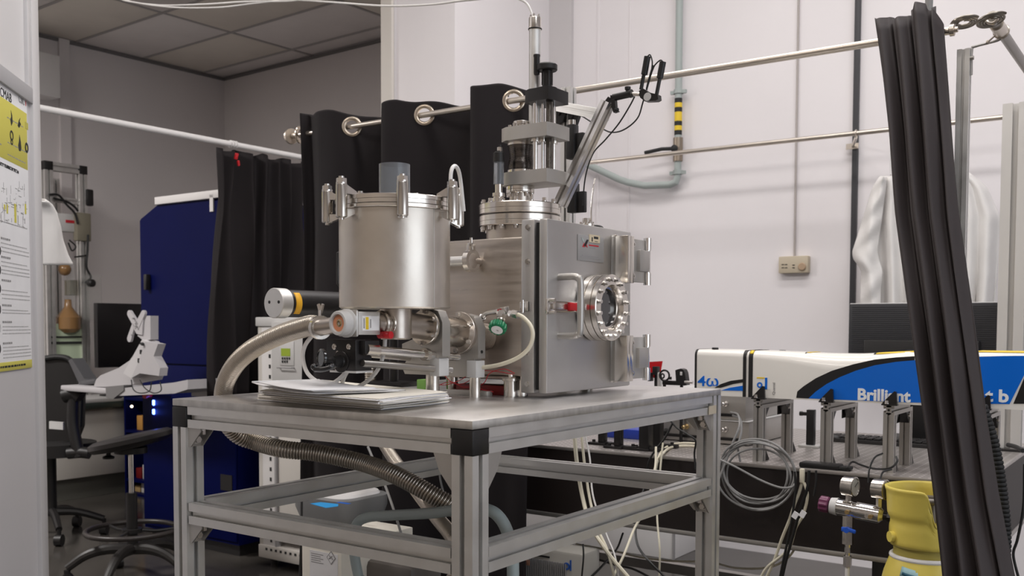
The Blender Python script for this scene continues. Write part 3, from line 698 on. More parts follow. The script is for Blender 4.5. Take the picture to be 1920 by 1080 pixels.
# head block (black) with the rotary knob
yb = .075
A = P(612, 638, y=yb); B = P(667, 697, y=yb)
hb_ = t.part('head_block', MB().box(A.x, B.x, yb, yb+.045, B.z, A.z+.002, .0012), BLKM)
t.part('block_side', MB().box(B.x, B.x+.016, yb+.010, yb+.050, B.z+.034, A.z, .0012), BLK, parent=hb_)
t.part('base_strip', MB().box(A.x+.01, B.x+.002, yb-.001, yb+.045, B.z-.003, B.z+.001), GREYP, parent=hb_)
for q in ((627, 650), (654, 650)):
    c = P(*q, y=yb); t.part('socket_screw', MB().lathe(c, (0, -1, 0), [(.0062, 0), (.0062, .001), (.005, .002), (.0028, .002), (.0026, .0005)], 18), BOLT, parent=hb_)
for q in ((633, 661), (631, 692)):
    c = P(*q, y=yb); t.part('socket_screw', MB().lathe(c, (0, -1, 0), [(.0035, 0), (.0035, .001), (.003, .0015), (.0015, .0015)], 14), BOLT, parent=hb_)
c = P(640, 678, y=yb); t.part('dial_plate', MB().lathe(c, (0, -1, 0), [(.0215, 0), (.0215, .002), (.020, .003), (.013, .003), (.012, .006)], 30), BLKM, parent=hb_)
c2 = P(633, 679, y=yb-.01); m = MB().lathe(c+V((0, -.003, 0)), (0, -1, 0), [(.0115, 0), (.011, .022), (.006, .024), (.006, .05)], 22); t.part('crank_hub', m, BLK, parent=hb_)
c3 = P(607, 672, y=yb-.055)
t.part('crank_disc', MB().lathe(c3, V((-.35, -1, .05)), [(.0165, 0), (.0185, .002), (.0185, .006), (.016, .007), (.014, .0055)], 32), mat('glossy_black', (.012, .012, .013), .12, coat=.6), parent=hb_)
t.part('crank_lever', MB().tube([c+V((0, -.03, -.008)), P(625, 686, y=yb-.05), P(606, 692, y=yb-.065), P(590, 692, y=yb-.07)], .0055, 12, 6).sphere(P(589, 688, y=yb-.07), .0068), mat('glossy_black', (.012, .012, .013), .12), parent=hb_)
# support post between the plates and the table
q = P(812, 722, y=.315)
t.part('support_post', MB().lathe((q.x-.002, .316, TZ), (0, 0, 1), [(.0145, 0), (.0145, zz0-TZ+.001)], 22), FLANGE)
t.part('support_post', MB().lathe((-.325, .43, TZ), (0, 0, 1), [(.0125, 0), (.0125, zz2-TZ+.001)], 22), FLANGE)
# ---- angle valve on the left stub: box body with round bonnet
v = Thing('angle_valve', 'light grey box-shaped valve with a round orange-centred cap, left of the hopper stem', 'valve', tuple(P(660, 608, x=hx)))
va, vb = P(655, 606, x=hx), P(698, 606, x=hx)
hw = .0215
v.part('valve_body', MB().box(-hw, hw, va.y, vb.y, va.z-.0225, va.z+.0225, .002, Matrix.Translation((hx, 0, 0))), ALU)
v.part('valve_neck', MB().cyl((hx, vb.y, va.z), (hx, vb.y+.02, va.z), .0185, 28).lathe((hx, vb.y+.018, va.z), (0, 1, 0), [(.018, 0), (.024, .002), (.026, .006), (.024, .010), (.018, .012)], 28), STEEL)
v.part('bonnet_flange', MB().box(hx-.026, hx+.026, va.y-.007, va.y+.001, va.z-.026, va.z+.026, .004), ALUG)
bn = v.part('bonnet', MB().lathe((hx, va.y-.006, va.z), (0, -1, 0), [(.0275, 0), (.0275, .004), (.0235, .006), (.0235, .024), (.022, .026), (.0175, .026), (.0165, .024), (.0165, .021)], 36), GREYP)
yb2 = va.y-.030
v.part('cap_ring', MB().lathe((hx, va.y-.026, va.z), (0, -1, 0), [(.016, 0), (.016, .0015), (.008, .0015), (.007, .0)], 30), COPPER, parent=bn, label='orange-brown ring in the cap')
v.part('cap_hole', MB().lathe((hx, va.y-.026, va.z), (0, -1, 0), [(.0065, 0), (.0065, .002), (.0045, .003), (.004, .001)], 20), BRASS, parent=bn)
v.part('rating_label', MB().box(hx+hw, hx+hw+.0005, va.y+.013, vb.y-.004, va.z-.014, va.z+.014), PAPER)
l2 = v.part('yellow_label', MB().box(hx+hw+.0005, hx+hw+.0009, va.y+.022, va.y+.030, va.z-.012, va.z+.012), YEL)
v.part('label_print', MB().box(hx+hw+.0005, hx+hw+.0009, va.y+.016, va.y+.019, va.z-.010, va.z+.010).box(hx+hw+.0005, hx+hw+.0009, va.y+.034, va.y+.037, va.z-.009, va.z+.008), INKG, kind='stuff')
# hose port to the left (towards -x)
hp = P(606, 614, y=va.y+.012)
v.part('hose_port', MB().cyl((hx-.02, va.y+.0, va.z-.002), (hp.x+.004, va.y-.005, hp.z), .0165, 24), STEEL)
cr_ = v.part('wing_clamp', MB().ring((hp.x+.012, va.y-.004, hp.z), (-1, .25, 0), .0165, .0235, .010, 24), FLANGE)
w0 = V((hp.x+.008, va.y-.004, hp.z+.018))
v.part('wing_nut', MB().cyl(w0, w0+V((0, 0, .016)), .0035, 10).prism([w0+V((-.003, 0, .010)), w0+V((.003, 0, .010)), w0+V((.009, 0, .027)), w0+V((.004, 0, .029))], (0, .004, 0)).prism([w0+V((-.003, 0, .010)), w0+V((.003, 0, .010)), w0+V((-.004, 0, .029)), w0+V((-.009, 0, .027))], (0, .004, 0)), BOLT, parent=cr_)
# red star knob and its clamp below the right stub
k = Thing('red_knob_clamp', 'small clamp with a red ribbed knob beside the hopper stem', 'clamp', tuple(P(724, 628, x=hx+.005)))
kc = P(722, 628, x=hx+.02)
k.part('knob', MB().tube([kc+V((-.016+i*.032/40, -.0, 0)) for i in range(41)], .007, 12, rf=lambda i, n: .0062+.0014*math.sin(i*1.3)), RED, angle=60)
k.part('clamp_band', MB().torus((hx, va.y+.135-.03, va.z), (0, 1, 0), .0235, .0025, 30, 8), FLANGE)
# ---- corrugated hoses
def chose(nm, label, pts, r, m=None, pitch=.0068, group=None):
    P_ = spline([V(p) for p in pts], 30); L = [0]
    for a, b in zip(P_, P_[1:]): L.append(L[-1]+(b-a).length)
    n = int(L[-1]/(pitch/5)); out = []; j = 0
    for i in range(n+1):
        s_ = L[-1]*i/n
        while j < len(L)-2 and L[j+1] < s_: j += 1
        f = (s_-L[j])/max(1e-9, L[j+1]-L[j]); out.append(P_[j].lerp(P_[j+1], f))
    pr = (0, .8, 1, 1, .8)
    return one(nm, label, 'hose', MB().tube(out, r, 18, rf=lambda i, n: r*(.80+.20*pr[i % 5])), m or mat('corrugated_steel', (.50, .45, .39), .30, 1), V(pts[0]), angle=60)
chose('corrugated_hose', 'thick corrugated metal hose arching from the valve down over the left table edge', [(hp.x+.004, va.y-.005, hp.z), P(580, 611, x=-.465), P(530, 626, x=-.565), P(480, 650, x=-.67), P(446, 678, x=-.76), P(425, 712, x=-.84), P(418, 745, x=-.885), P(422, 785, x=-.89), P(445, 815, x=-.885), P(480, 829, x=-.86), P(530, 842, x=-.78), P(600, 850, x=-.70), P(680, 868, x=-.60), P(740, 890, x=-.50), P(800, 922, x=-.42), P(860, 960, x=-.36), P(885, 1010, x=-.34), (-.34, .28, .62), (-.40, .3, .3), (-.42, .32, .0)], .0212)
chose('corrugated_hose', 'slimmer corrugated metal hose dropping behind the table and crossing under it', [P(694, 690, y=1.10), P(696, 735, y=1.10), P(700, 790, y=1.09), P(725, 840, y=1.0), P(770, 905, y=.85), P(815, 965, y=.70), P(850, 1010, y=.60), P(868, 1060, y=.55), (-.35, .52, .3), (-.35, .52, .0)], .0195)
# ---- black laser tube with silver end cap and yellow label, on a little stand
z_ = P(513, 568, x=-.76).z; y0_ = P(513, 568, x=-.76).y
h_ = Thing('laser_tube', 'black cylindrical laser tube with a silver end cap and a yellow label behind the hopper', 'laser', (-.76, .6, TZ))
hd_ = V((.03, 1, -.006)).normalized(); o_ = V((-.76, y0_, z_))
h_.part('tube', MB().lathe(o_+hd_*.030, hd_, [(.0325, 0), (.0325, .62), (.031, .622)], 40), BLKM)
cap = h_.part('end_cap', MB().lathe(o_, hd_, [(.0335, 0), (.035, .0015), (.035, .030), (.0335, .031)], 40), ALU)
for a in (-.015, .018):
    h_.part('pin_hole', MB().lathe(o_+V((a, -.03*a, .002))-hd_*.0006, hd_, [(.0038, 0), (.0038, .001), ], 12), BLK, parent=cap)
m = MB(); x_, y_, d_ = basis(hd_); rings = []
for yy_ in (.040, .058):
    for_ = [o_+hd_*yy_+(x_*math.cos(a)+y_*math.sin(a))*.0329 for a in [(PI-.85+i*.19) for i in range(10)]]; rings.append(for_)
m.grid(rings, closed=False); 
# the label wraps the camera side of the tube
lab = h_.part('warning_label', m, mat('orange_yellow_label', (.80, .42, .02), .5), label='yellow warning label')
lab.modifiers.new('s', 'SOLIDIFY').thickness = .0008
h_.part('stand_post', MB().cyl((-.76+.02, .62, TZ), (-.76+.02, .62, z_-.036), .012, 16).box(-.80, -.68, .58, .66, TZ, TZ+.012, .002).box(-.775, -.705, .60, .64, z_-.045, z_-.030, .002), BLKM)
# little clips on the tube seen just left of the hopper
h_.part('top_clip', MB().box(-.775, -.745, .50, .56, z_+.030, z_+.042, .003), BOLT)
pz = P(636, 500, x=-.70)
h_.part('bracket_handle', MB().tube([P(638, 537, x=-.70), P(633, 532, x=-.70), P(633, 474, x=-.70), P(638, 472, x=-.70)], .003, 8), BLKM)
# ---- green-handled needle valve with its fittings and the cream loop
n = Thing('needle_valve', 'small steel needle valve with a green ribbed handwheel on the chamber side', 'valve', tuple(P(935, 600, y=.44)))
nv = P(943, 583, y=.43)
n.part('valve_block', MB().obox(nv, .026, .018, .016, (.2, -.15, 0), .002), BOLT)
n.part('block_marks', MB().obox(nv+V((-.002, -.0106, .002)), .010, .0006, .004, (.2, -.15, 0)), INKR)
kd = (P(929, 628, y=.385)-nv).normalized()
n.part('bonnet_nut', MB().cyl(nv+kd*.006, nv+kd*.024, .0115, 6).cyl(nv+kd*.024, nv+kd*.030, .009, 16), FLANGE)
n.part('valve_stem', MB().cyl(nv+kd*.028, nv+kd*.046, .0058, 14), BOLT)
x_, y_, d_ = basis(kd); c = nv+kd*.040; ngr = 14; sec = []
for k2_ in range(ngr*4):
    a = 2*PI*k2_/(ngr*4); r = .0195 if k2_ % 4 in (0, 1) else .0172; sec.append(x_*math.cos(a)*r+y_*math.sin(a)*r)
wh = n.part('handwheel', MB().grid([[c+q*.93 for q in sec], [c+kd*.002+q for q in sec], [c+kd*.0135+q for q in sec], [c+kd*.0155+q*.9 for q in sec]]), GRN, angle=25)
n.part('wheel_badge', MB().cyl(c+kd*.0155, c+kd*.0163, .0128, 24), WHT, parent=wh)
n.part('badge_print', MB().obox(c+kd*.0165, .008, .0005, .0014, (.35, .5, .2)), INKG, parent=wh)
la_ = P(914, 587, y=.44); lb_ = P(905, 594, y=.44)
n.part('left_elbow', MB().tube([nv+V((-.010, 0, 0)), la_, lb_], .0055, 12, 5), BOLT)
n.part('left_nut', MB().cyl(lb_, P(900, 600, y=.445), .0085, 6).cyl(P(898, 603, y=.445), P(893, 609, y=.45), .011, 6), BOLT)
n.part('tee_body', MB().cyl(P(884, 598, y=.46), P(897, 613, y=.46), .0095, 16).cyl(P(889, 610, y=.46), P(884, 620, y=.44), .009, 16).bolt(P(884, 598, y=.455), (-.5, -.3, .6), .007, .009), BOLT)
n.part('right_nut', MB().cyl(P(956, 588, y=.425), P(963, 588, y=.422), .0075, 6).cyl(P(963, 588, y=.422), P(972, 590, y=.42), .0095, 6), BOLT)
one('cream_tube', 'cream plastic tube curving from the green-handled valve round to the drive plates', 'tube', MB().tube([P(970, 589, y=.42), P(982, 596, y=.42), P(995, 611, y=.42), P(999, 630, y=.42), P(992, 652, y=.42), P(972, 670, y=.42), P(940, 683, y=.42), P(905, 689, y=.43), P(878, 690, y=.44)], .0045, 12, 8), TUBEC, nv)
# ---- white tubing coils in front of the hopper
cable('white plastic tube hanging in a wide loop below the corrugated hose', [P(588, 626, y=.07), P(572, 648, y=.08), P(568, 672, y=.085), P(577, 700, y=.09), P(600, 718, y=.10), P(622, 719, y=.11), P(642, 705, y=.12), P(652, 690, y=.13)], .0042, TUBEW, 'plastic_tube', 8, 10, cat='tube')
cable('white plastic tube dropping from the red knob clamp to the table top', [P(722, 636, y=.17), P(720, 660, y=.17), P(712, 686, y=.17), P(700, 704, y=.17), P(684, 718, y=.17), P(668, 727, y=.17)], .0042, TUBEW, 'plastic_tube', 8, 10, cat='tube')
cable('short white plastic tube behind the papers', [P(655, 690, y=.14), P(646, 706, y=.15), P(641, 722, y=.16)], .0042, TUBEW, 'plastic_tube', 8, 10, cat='tube')
# ---- things lying under the drive on the table
q = P(797, 735, z=TZ)
one('foam_block', 'lime green block standing behind the steel post under the drive plates', 'block', MB().box(q.x-.018, q.x+.012, q.y-.01, q.y+.03, TZ, TZ+.030, .002), GRNL, q)
for i_, pts in enumerate(([(798, 712), (830, 722), (862, 713), (880, 702), (905, 695), (935, 697), (962, 702)], [(815, 725), (845, 716), (870, 726), (905, 720), (918, 700), (945, 692), (965, 700)], [(830, 700), (846, 716), (866, 720), (893, 709), (900, 728), (925, 735)])):
    one('wire', ('thin red wire tangled under the drive plates', 'thin red wire looping in front of the chamber feet', 'thin red wire trailing behind the support post')[i_], 'wire', MB().tube([P(a, b, y=.47) for a, b in pts], .0009, 6, 6), INKR, P(*pts[0], y=.47))
m = MB().box(-.44, -.30, .505, .56, TZ, TZ+.022, .002)
one('circuit_board_box', 'dark box of red electronics lying under the chamber body', 'box', m, mat('dark_red_plastic', (.16, .01, .01), .4), (-.37, .53, TZ))
one('metal_strip', 'flat pale metal strip under the drive plates', 'strip', MB().box(-.43, -.31, .455, .475, TZ, TZ+.012, .001), ALUG, (-.37, .46, TZ))
# ---- papers: two dog-eared stacks of folded sheets
def sheets(nm, label, corners, z0, n, th, m, lift=0, bend=.0, fold=None, group=None):
    """corners: four lab points anticlockwise, n sheets fused at the edge; every sheet is a part"""
    th_ = Thing(nm, label, 'papers', tuple(V(corners[0]).lerp(V(corners[2]), .5).xy)+(z0,), group=group)
    c = [V(q) for q in corners]
    for k_ in range(n):
        j = [V((random.uniform(-.006, .006), random.uniform(-.006, .006), 0)) for _ in c]
        q = [c[i2]+j[i2] for i2 in range(4)]; NX, NY = 18, 10; g_ = []
        zz_ = z0+k_*th
        for a in range(NX+1):
            row = []
            for b in range(NY+1):
                u, w_ = a/NX, b/NY
                p = q[0].lerp(q[1], u).lerp(q[3].lerp(q[2], u), w_)
                z = zz_+bend*math.sin(u*9+k_*.6+w_*3)*.5+bend*.5*math.sin(w_*7+k_)+abs(bend)
                if fold: z += fold*max(0, (.38-u))**1.5*(k_+3)/n*(.5+w_*.5)
                row.append(V((p.x, p.y, z)))
            g_.append(row)
        top = [[p+V((0, 0, th*.72)) for p in r] for r in g_]
        mb = MB(); b_ = mb.b
        def vv(R): return [[b_.verts.new(p) for p in r] for r in R]
        lo, hi = vv(g_), vv(top)
        for a in range(NX):
            for b in range(NY):
                b_.faces.new((hi[a][b], hi[a+1][b], hi[a+1][b+1], hi[a][b+1])); b_.faces.new((lo[a][b+1], lo[a+1][b+1], lo[a+1][b], lo[a][b]))
        for a in range(NX):
            b_.faces.new((lo[a][0], lo[a+1][0], hi[a+1][0], hi[a][0])); b_.faces.new((hi[a][NY], hi[a+1][NY], lo[a+1][NY], lo[a][NY]))
        for b in range(NY):
            b_.faces.new((hi[0][b], hi[0][b+1], lo[0][b+1], lo[0][b])); b_.faces.new((lo[NX][b], lo[NX][b+1], hi[NX][b+1], hi[NX][b]))
        th_.part('sheet', mb, m[k_ % len(m)], angle=60)
    return th_
Z = TZ+.0008
pc = [P(482, 751, z=TZ), P(716, 770, z=TZ), P(842, 756, z=TZ), P(600, 728, z=TZ)]
sheets('paper_stack', 'lower stack of creased cream papers on the front of the metal table', pc, Z, 6, .0021, [PAPER, PAPERC], bend=.0006)
pc2 = [P(492, 744, z=TZ+.014), P(712, 762, z=TZ+.014), P(840, 747, z=TZ+.014), P(600, 722, z=TZ+.014)]
sheets('paper_stack', 'upper stack of printed white papers with curled left edges on the metal table', pc2, Z+.0145, 7, .0017, [PAPERC, PAPER, PAPER], bend=.0007, fold=.0)
# curled open sheets at the left
rl = []
for k_, (dz, r) in enumerate(((0, 0), (.005, .004))):
    mb = MB(); pts = [P(640, 738-k_*3, z=TZ+.030), P(580, 737-k_*4, z=TZ+.033+dz), P(530, 731-k_*4, z=TZ+.036+dz), P(490, 722-k_*3, z=TZ+.040+dz), P(472, 716, z=TZ+.043+dz)]
    S_ = spline(pts, 6); back = V((.05, .13, .0))
    mb.grid([[p, p+back*.5, p+back] for p in S_], closed=False)
    o = one('loose_sheet', ('white sheet with its long left edge curling up off the papers', 'second white sheet curling up above the first on the papers')[k_], 'paper', mb, PAPER, pts[0]); o.modifiers.new('s', 'SOLIDIFY').thickness = .0018
cable('coiled white notebook binding lying across the top of the papers', [P(628, 728, z=TZ+.034), P(636, 722, z=TZ+.036), P(648, 723, z=TZ+.036), P(662, 727, z=TZ+.034)], .0035, GREYP, 'binding_coil', 6, 8, cat='coil')
# ================================================================ curtain rods and curtains
ZA = 2.055; YA = 1.35
rodm = mat('brushed_nickel_rod', (.66, .60, .53), .30, .95)
ra = Thing('curtain_rod', 'long brushed nickel curtain rod running behind the chamber to the right-hand charcoal curtain', 'rod', (-.7, YA, ZA))
ra.part('rod', MB().cyl((-1.93, YA, ZA), (.455, YA, ZA), .0100, 20), rodm)
def finial(T_, c, d, tilt=(0, 0, 1)):
    """flat spiral disc finial"""
    m = MB(); c = V(c); x, y, dd = basis(V(tilt)); n = 150; pts = []
    for i in range(n+1):
        a = 2*PI*3.2*i/n; r = .012+.022*i/n; pts.append(c+(x*math.cos(a)+y*math.sin(a))*r)
    m.tube(pts, .0033, 8); return T_.part('spiral_finial', m, mat('finial_nickel', (.30, .27, .23), .3, .95))
ra.part('rod_collar', MB().lathe((.455, YA, ZA), (1, 0, 0), [(.011, 0), (.0145, .002), (.0145, .012), (.007, .014), (.007, .02)], 20), rodm)
finial(ra, P(1809, 42, y=1.40), None, (-.12, .16, 1))
ra.part('end_disc', MB().ring((-1.935, YA, ZA), (-1, .2, 0), .004, .030, .012, 28), rodm)
rb = Thing('curtain_rod', 'thin nickel rod running along the hall wall behind the laser', 'rod', (-.8, 3.85, 2.30))
zB = P(1605, 250, y=3.85).z
b0 = P(1103, 312, y=3.85); b1 = P(1885, 226, y=3.85)
rb.part('rod', MB().cyl((b0.x, 3.85, zB), (b1.x+.1, 3.85, zB), .0125, 18), rodm)
bx_ = P(1605, 260, y=3.85).x
rb.part('wall_bracket', MB().cyl((bx_, 3.85, zB-.02), (-.577, 4.10, zB-.02), .008, 12).box(-.61, -.545, 4.09, 4.10, zB-.035, zB-.005).torus((bx_, 3.85, zB), (1, 0, 0), .016, .004, 18, 8), rodm)
rc = Thing('curtain_rod', 'short nickel rod with a spiral end, running away from the front right corner', 'rod', (.56, 1.7, ZA))
c0_ = P(1872, 46, z=ZA); rc.part('rod', MB().cyl((.56, 1.30, ZA), (.56, 2.4, ZA), .0125, 20), mat('dark_nickel_rod', (.30, .28, .26), .35, .9))
rc.part('rod_collar', MB().cyl((.56, 1.355, ZA), (.56, 1.43, ZA), .0165, 22).torus((.56, 1.43, ZA), (0, 1, 0), .017, .0025, 22, 8).torus((.56, 1.30, ZA), (0, 1, 0), .0125, .004, 22, 8), rodm)
rc.part('thumb_screw', MB().cyl((.56-.012, 1.42, ZA-.01), (.56-.026, 1.42, ZA-.022), .0022, 8).cyl((.56-.026, 1.42, ZA-.022), (.56-.030, 1.42, ZA-.026), .0055, 12), rodm)
finial(rc, P(1859, 38, y=1.30), None, (-.22, .16, 1))
# post of the right corner with its hook bracket
po = Thing('corner_post', 'thin silver profile post of the curtain frame standing right of the charcoal curtain', 'post', (.478, 1.42, 0))
po.part('profile', MB().profile((.478, 1.42, 0), (.478, 1.42, ZA-.035), .03, (0, 1, 0)), ALU)
bk = [V((.495, 1.42, ZA-.10)), V((.495, 1.42, ZA-.038)), V((.503, 1.42, ZA-.030)), V((.545, 1.43, ZA-.022)), V((.56, 1.43, ZA-.018))]
po.part('hook_bracket', MB().tube(bk, .0035, 8, 4).cyl((.493, 1.41, ZA-.06), (.502, 1.41, ZA-.06), .005, 10), ALUG)
up_ = P(1742, 5, y=1.40)
po2 = Thing('hanging_pole', 'grey tube coming down from above to the top of the charcoal curtain', 'pole', (up_.x, 1.40, 2.1))
po2.part('tube', MB().cyl((up_.x, 1.40, 2.10), (up_.x, 1.40, 4.6), .0095, 14), CABG)
# ---- cloth
def cloth(name, label, top, bot, m, nz=60, thick=.0025, part_of=None, holes=(), hr=0, ztop=None, finetop=0, wob=.0, seed=1):
    """top / bot: equally long lists of lab points along the hems; rows run down between them"""
    rnd = random.Random(seed); n = len(top); rows = []
    ts = []
    if finetop:
        k = finetop[1]; ts = [finetop[0]*i/k for i in range(k)] + [finetop[0]+(1-finetop[0])*i/nz for i in range(nz+1)]
    else: ts = [i/nz for i in range(nz+1)]
    mb = MB(); b = mb.b; ph = rnd.random()*6
    vs = []
    for t_ in ts:
        r = []
        for j in range(n):
            p = V(top[j]).lerp(V(bot[j]), t_)
            if wob: p.y += wob*math.sin(t_*5+j*.11+ph)*min(1, t_*4); p.x += wob*.7*math.sin(t_*3.3+j*.07+ph*2)*min(1, t_*4)
            r.append(b.verts.new(p))
        vs.append(r)
    for i in range(len(ts)-1):
        for j in range(n-1):
            c = (vs[i][j].co+vs[i+1][j+1].co)/2
            if any((c-V(h)).length < hr for h in holes): continue
            b.faces.new((vs[i][j], vs[i][j+1], vs[i+1][j+1], vs[i+1][j]))
    for v_ in [v_ for v_ in b.verts if not v_.link_faces]: b.verts.remove(v_)
    if part_of: o = part_of.part(name, mb, m, angle=80)
    else: o = one(name, label, 'curtain', mb, m, top[0], angle=80)
    md = o.modifiers.new('s', 'SOLIDIFY'); md.thickness = thick; md.offset = 0
    return o
def path(pts, step):
    """resample a plan polyline (x, y) with rounded corners"""
    q = spline([V((a, b, 0)) for a, b in pts], 14); L = [0]
    for a, b in zip(q, q[1:]): L.append(L[-1]+(b-a).length)
    n = max(2, int(L[-1]/step)); out = []; j = 0
    for i in range(n+1):
        s_ = L[-1]*i/n
        while j < len(L)-2 and L[j+1] < s_: j += 1
        out.append(q[j].lerp(q[j+1], (s_-L[j])/max(1e-9, L[j+1]-L[j])))
    return out
# main black curtain on rod A: a sawtooth crossing the rod at each grommet
def xa(px_): return P(px_, 230, y=YA).x
gx_ = [xa(660), xa(796), xa(963)]
def fx(px_, off): return P(px_, 230, y=YA+off).x
plan = [(fx(566, -.02), -.03), (fx(580, .0), .0), (fx(594, -.04), -.045), (fx(602, -.05), -.05), (fx(630, -.03), -.035), (gx_[0], 0), (fx(690, .05), .045), (fx(716, .07), .07), (fx(722, .04), .05),
        (fx(716, -.045), -.045), (fx(722, -.06), -.06), (fx(752, -.035), -.04), (gx_[1], 0), (fx(850, .05), .05), (fx(884, .075), .075), (fx(890, .04), .05),
        (fx(884, -.04), -.045), (fx(892, -.06), -.06), (fx(925, -.03), -.035), (gx_[2], 0), (fx(985, .03), .02), (fx(1000, .05), .05)]
pl = path(plan, .012)
def toph(x):
    px_ = None
    pts = [(566, 218), (575, 216), (595, 217), (610, 213), (640, 211), (690, 216), (718, 206), (760, 192), (800, 190), (850, 191), (870, 188), (883, 178), (905, 166), (945, 161), (985, 165), (1010, 170)]
    X = [(P(a, b, y=YA).x, P(a, b, y=YA).z) for a, b in pts]
    for (x0, z0), (x1, z1) in zip(X, X[1:]):
        if x <= x1: return z0+(z1-z0)*max(0, (x-x0))/(x1-x0)
    return X[-1][1]
top = [V((p.x, YA+p.y, toph(p.x)+.004*math.sin(p.x*40))) for p in pl]
bot = []
for i, p in enumerate(pl):
    s_ = p.x; bot.append(V((p.x*1.0+.012*math.sin(i*.35), YA+p.y*.75+.02*math.sin(i*.21), .12)))
mc = Thing('black_curtain', 'black eyelet curtain hanging on the nickel rod directly behind the hopper and chamber', 'curtain', (-1.2, YA, .12))
holes = [(g, YA, ZA) for g in gx_]
cloth('cloth', None, top, bot, FAB, 50, part_of=mc, holes=[(g, YA, ZA+.0) for g in gx_], hr=.0275, finetop=(.085, 26), wob=.012)
for k_, g in enumerate(gx_):
    # sheet direction at the crossing
    i = min(range(len(pl)), key=lambda i: abs(pl[i].x-g)+abs(pl[i].y)*2); d = (pl[i+1]-pl[i-1]).normalized(); nrm = V((d.y, -d.x, 0))
    mc.part('eyelet', MB().torus((g, YA, ZA), nrm, .0305, .0075, 40, 10, .6), mat('eyelet_brass_nickel', (.50, .43, .35), .25, .95))
c_ = P(562, 245, y=YA); mc.part('eyelet', MB().torus((c_.x, YA, ZA), (1, .35, 0), .026, .0085, 36, 10, .7), mat('eyelet_brass_nickel', (.50, .43, .35), .25, .95))
# mid curtain on the white rod
XW = -3.35; zW = P(300, 245, x=XW).z
wr = Thing('white_rod', 'white round rod slanting across the back room with a dark curtain on its far end', 'rod', (XW, 1.8, zW))
wr.part('rod', MB().cyl((XW, .55, zW), (XW, 2.75, zW), .0155, 20), WHT)
m = MB()
for i in range(3): 
    c = P(432+i*5, 273, x=XW); m.torus((XW, c.y, zW), (0, 1, 0), .017, .004, 18, 8)
wr.part('tape_wrap', m, WHTM, kind='stuff')
ya_, yb_ = P(403, 290, x=XW).y, 2.72
n = 150; top = []; bot = []
for i in range(n+1):
    u = i/n; y = ya_+(yb_-ya_)*u
    f = math.sin(u*2*PI*6.5+1.2*math.sin(u*9)); 
    top.append(V((XW+.030*f+.01*math.sin(u*23), y+.008*math.cos(u*2*PI*6.5), zW-.020-.022*abs(math.sin(u*PI*4))-(.012 if u < .1 else 0))))
    bot.append(V((XW+.04*f+.01*math.sin(u*7), ya_-.06+(yb_-ya_+.06)*u+.012*math.cos(u*2*PI*6.5), .93)))
cloth('dark_curtain', 'dark grey pleated curtain hanging on the white rod left of the eyelet curtain', top, bot, FAB, 40, wob=.02)
q = P(445, 300, x=XW+.02)
rt_ = Thing('red_clip', 'small red clip holding the pleats at the left top of the dark grey curtain', 'clip', tuple(q))
rt_.part('clip_jaws', MB().obox(P(443, 293, x=XW+.07), .012, .022, .035, (0, .3, .2), .004), RED)
rt_.part('clip_tail', MB().obox(P(447, 306, x=XW+.07), .010, .015, .030, (.4, .2, .2), .003), RED)
# charcoal curtain in the right foreground, tied into long vertical folds
L_ = [(1640, 34), (1656, 150), (1668, 250), (1680, 400), (1700, 560), (1735, 800), (1752, 940), (1766, 1080)]
R_2 = [(1769, 44), (1777, 150), (1785, 250), (1798, 400), (1815, 520), (1848, 760), (1873, 930), (1903, 1080)]
def yat(py): return 1.34-.24*(py/1080)
n = 132; nz = 46; mb = MB(); b = mb.b; vs = []
def lerp_list(Q, py):
    for (x0, y0), (x1, y1) in zip(Q, Q[1:]):
        if py <= y1: return x0+(x1-x0)*(py-y0)/(y1-y0)
    (x0, y0), (x1, y1) = Q[-2:]; return x1+(x1-x0)*(py-y1)/(y1-y0)
topn = [(0, 34), (.08, 36), (.22, 32), (.33, 38), (.50, 31), (.62, 20), (.68, 7), (.77, 8), (.80, 22), (.84, 10), (.92, 24), (1, 46)]
def tpy(u):
    for (a, h0), (c, h1) in zip(topn, topn[1:]):
        if u <= c: return h0+(h1-h0)*(u-a)/(c-a)
    return 46
folds = [(0, .0), (.10, -.016), (.20, .004), (.25, .030), (.31, -.014), (.42, -.028), (.50, -.004), (.54, .030), (.60, -.018), (.70, -.032), (.79, -.008), (.83, .018), (.89, -.016), (1, .0)]
def fold(u):
    for (a, f0), (c, f1) in zip(folds, folds[1:]):
        if u <= c:
            t_ = (u-a)/(c-a); t_ = .5-.5*math.cos(PI*t_); return f0+(f1-f0)*t_
    return folds[-1][1]
for i in range(nz+5):
    t_ = i/nz; r = []
    for j in range(n+1):
        u = j/n; py = tpy(u)+(1080-tpy(u))*t_
        uu = u+.012*math.sin(t_*4+u*6)*min(1, t_*3)
        pxx = lerp_list(L_, max(34, py))*(1-u)+lerp_list(R_2, max(44, py))*u
        p = P(pxx, py, y=yat(py))
        f = fold(min(1, max(0, uu)))*(.9+.5*t_)
        p = p+V((.35*f, f, 0))*1.0+V((0, .004*math.sin(t_*14+u*20), 0))
        r.append(b.verts.new(p))
    vs.append(r)
for i in range(len(vs)-1):
    for j in range(n): b.faces.new((vs[i][j], vs[i][j+1], vs[i+1][j+1], vs[i+1][j]))
cc = one('charcoal_curtain', 'charcoal curtain gathered into long folds in the right foreground, in front of the laser', 'curtain', mb, FABL, (.4, 1.2, 2), angle=80)
md = cc.modifiers.new('s', 'SOLIDIFY'); md.thickness = .003; md.offset = 0

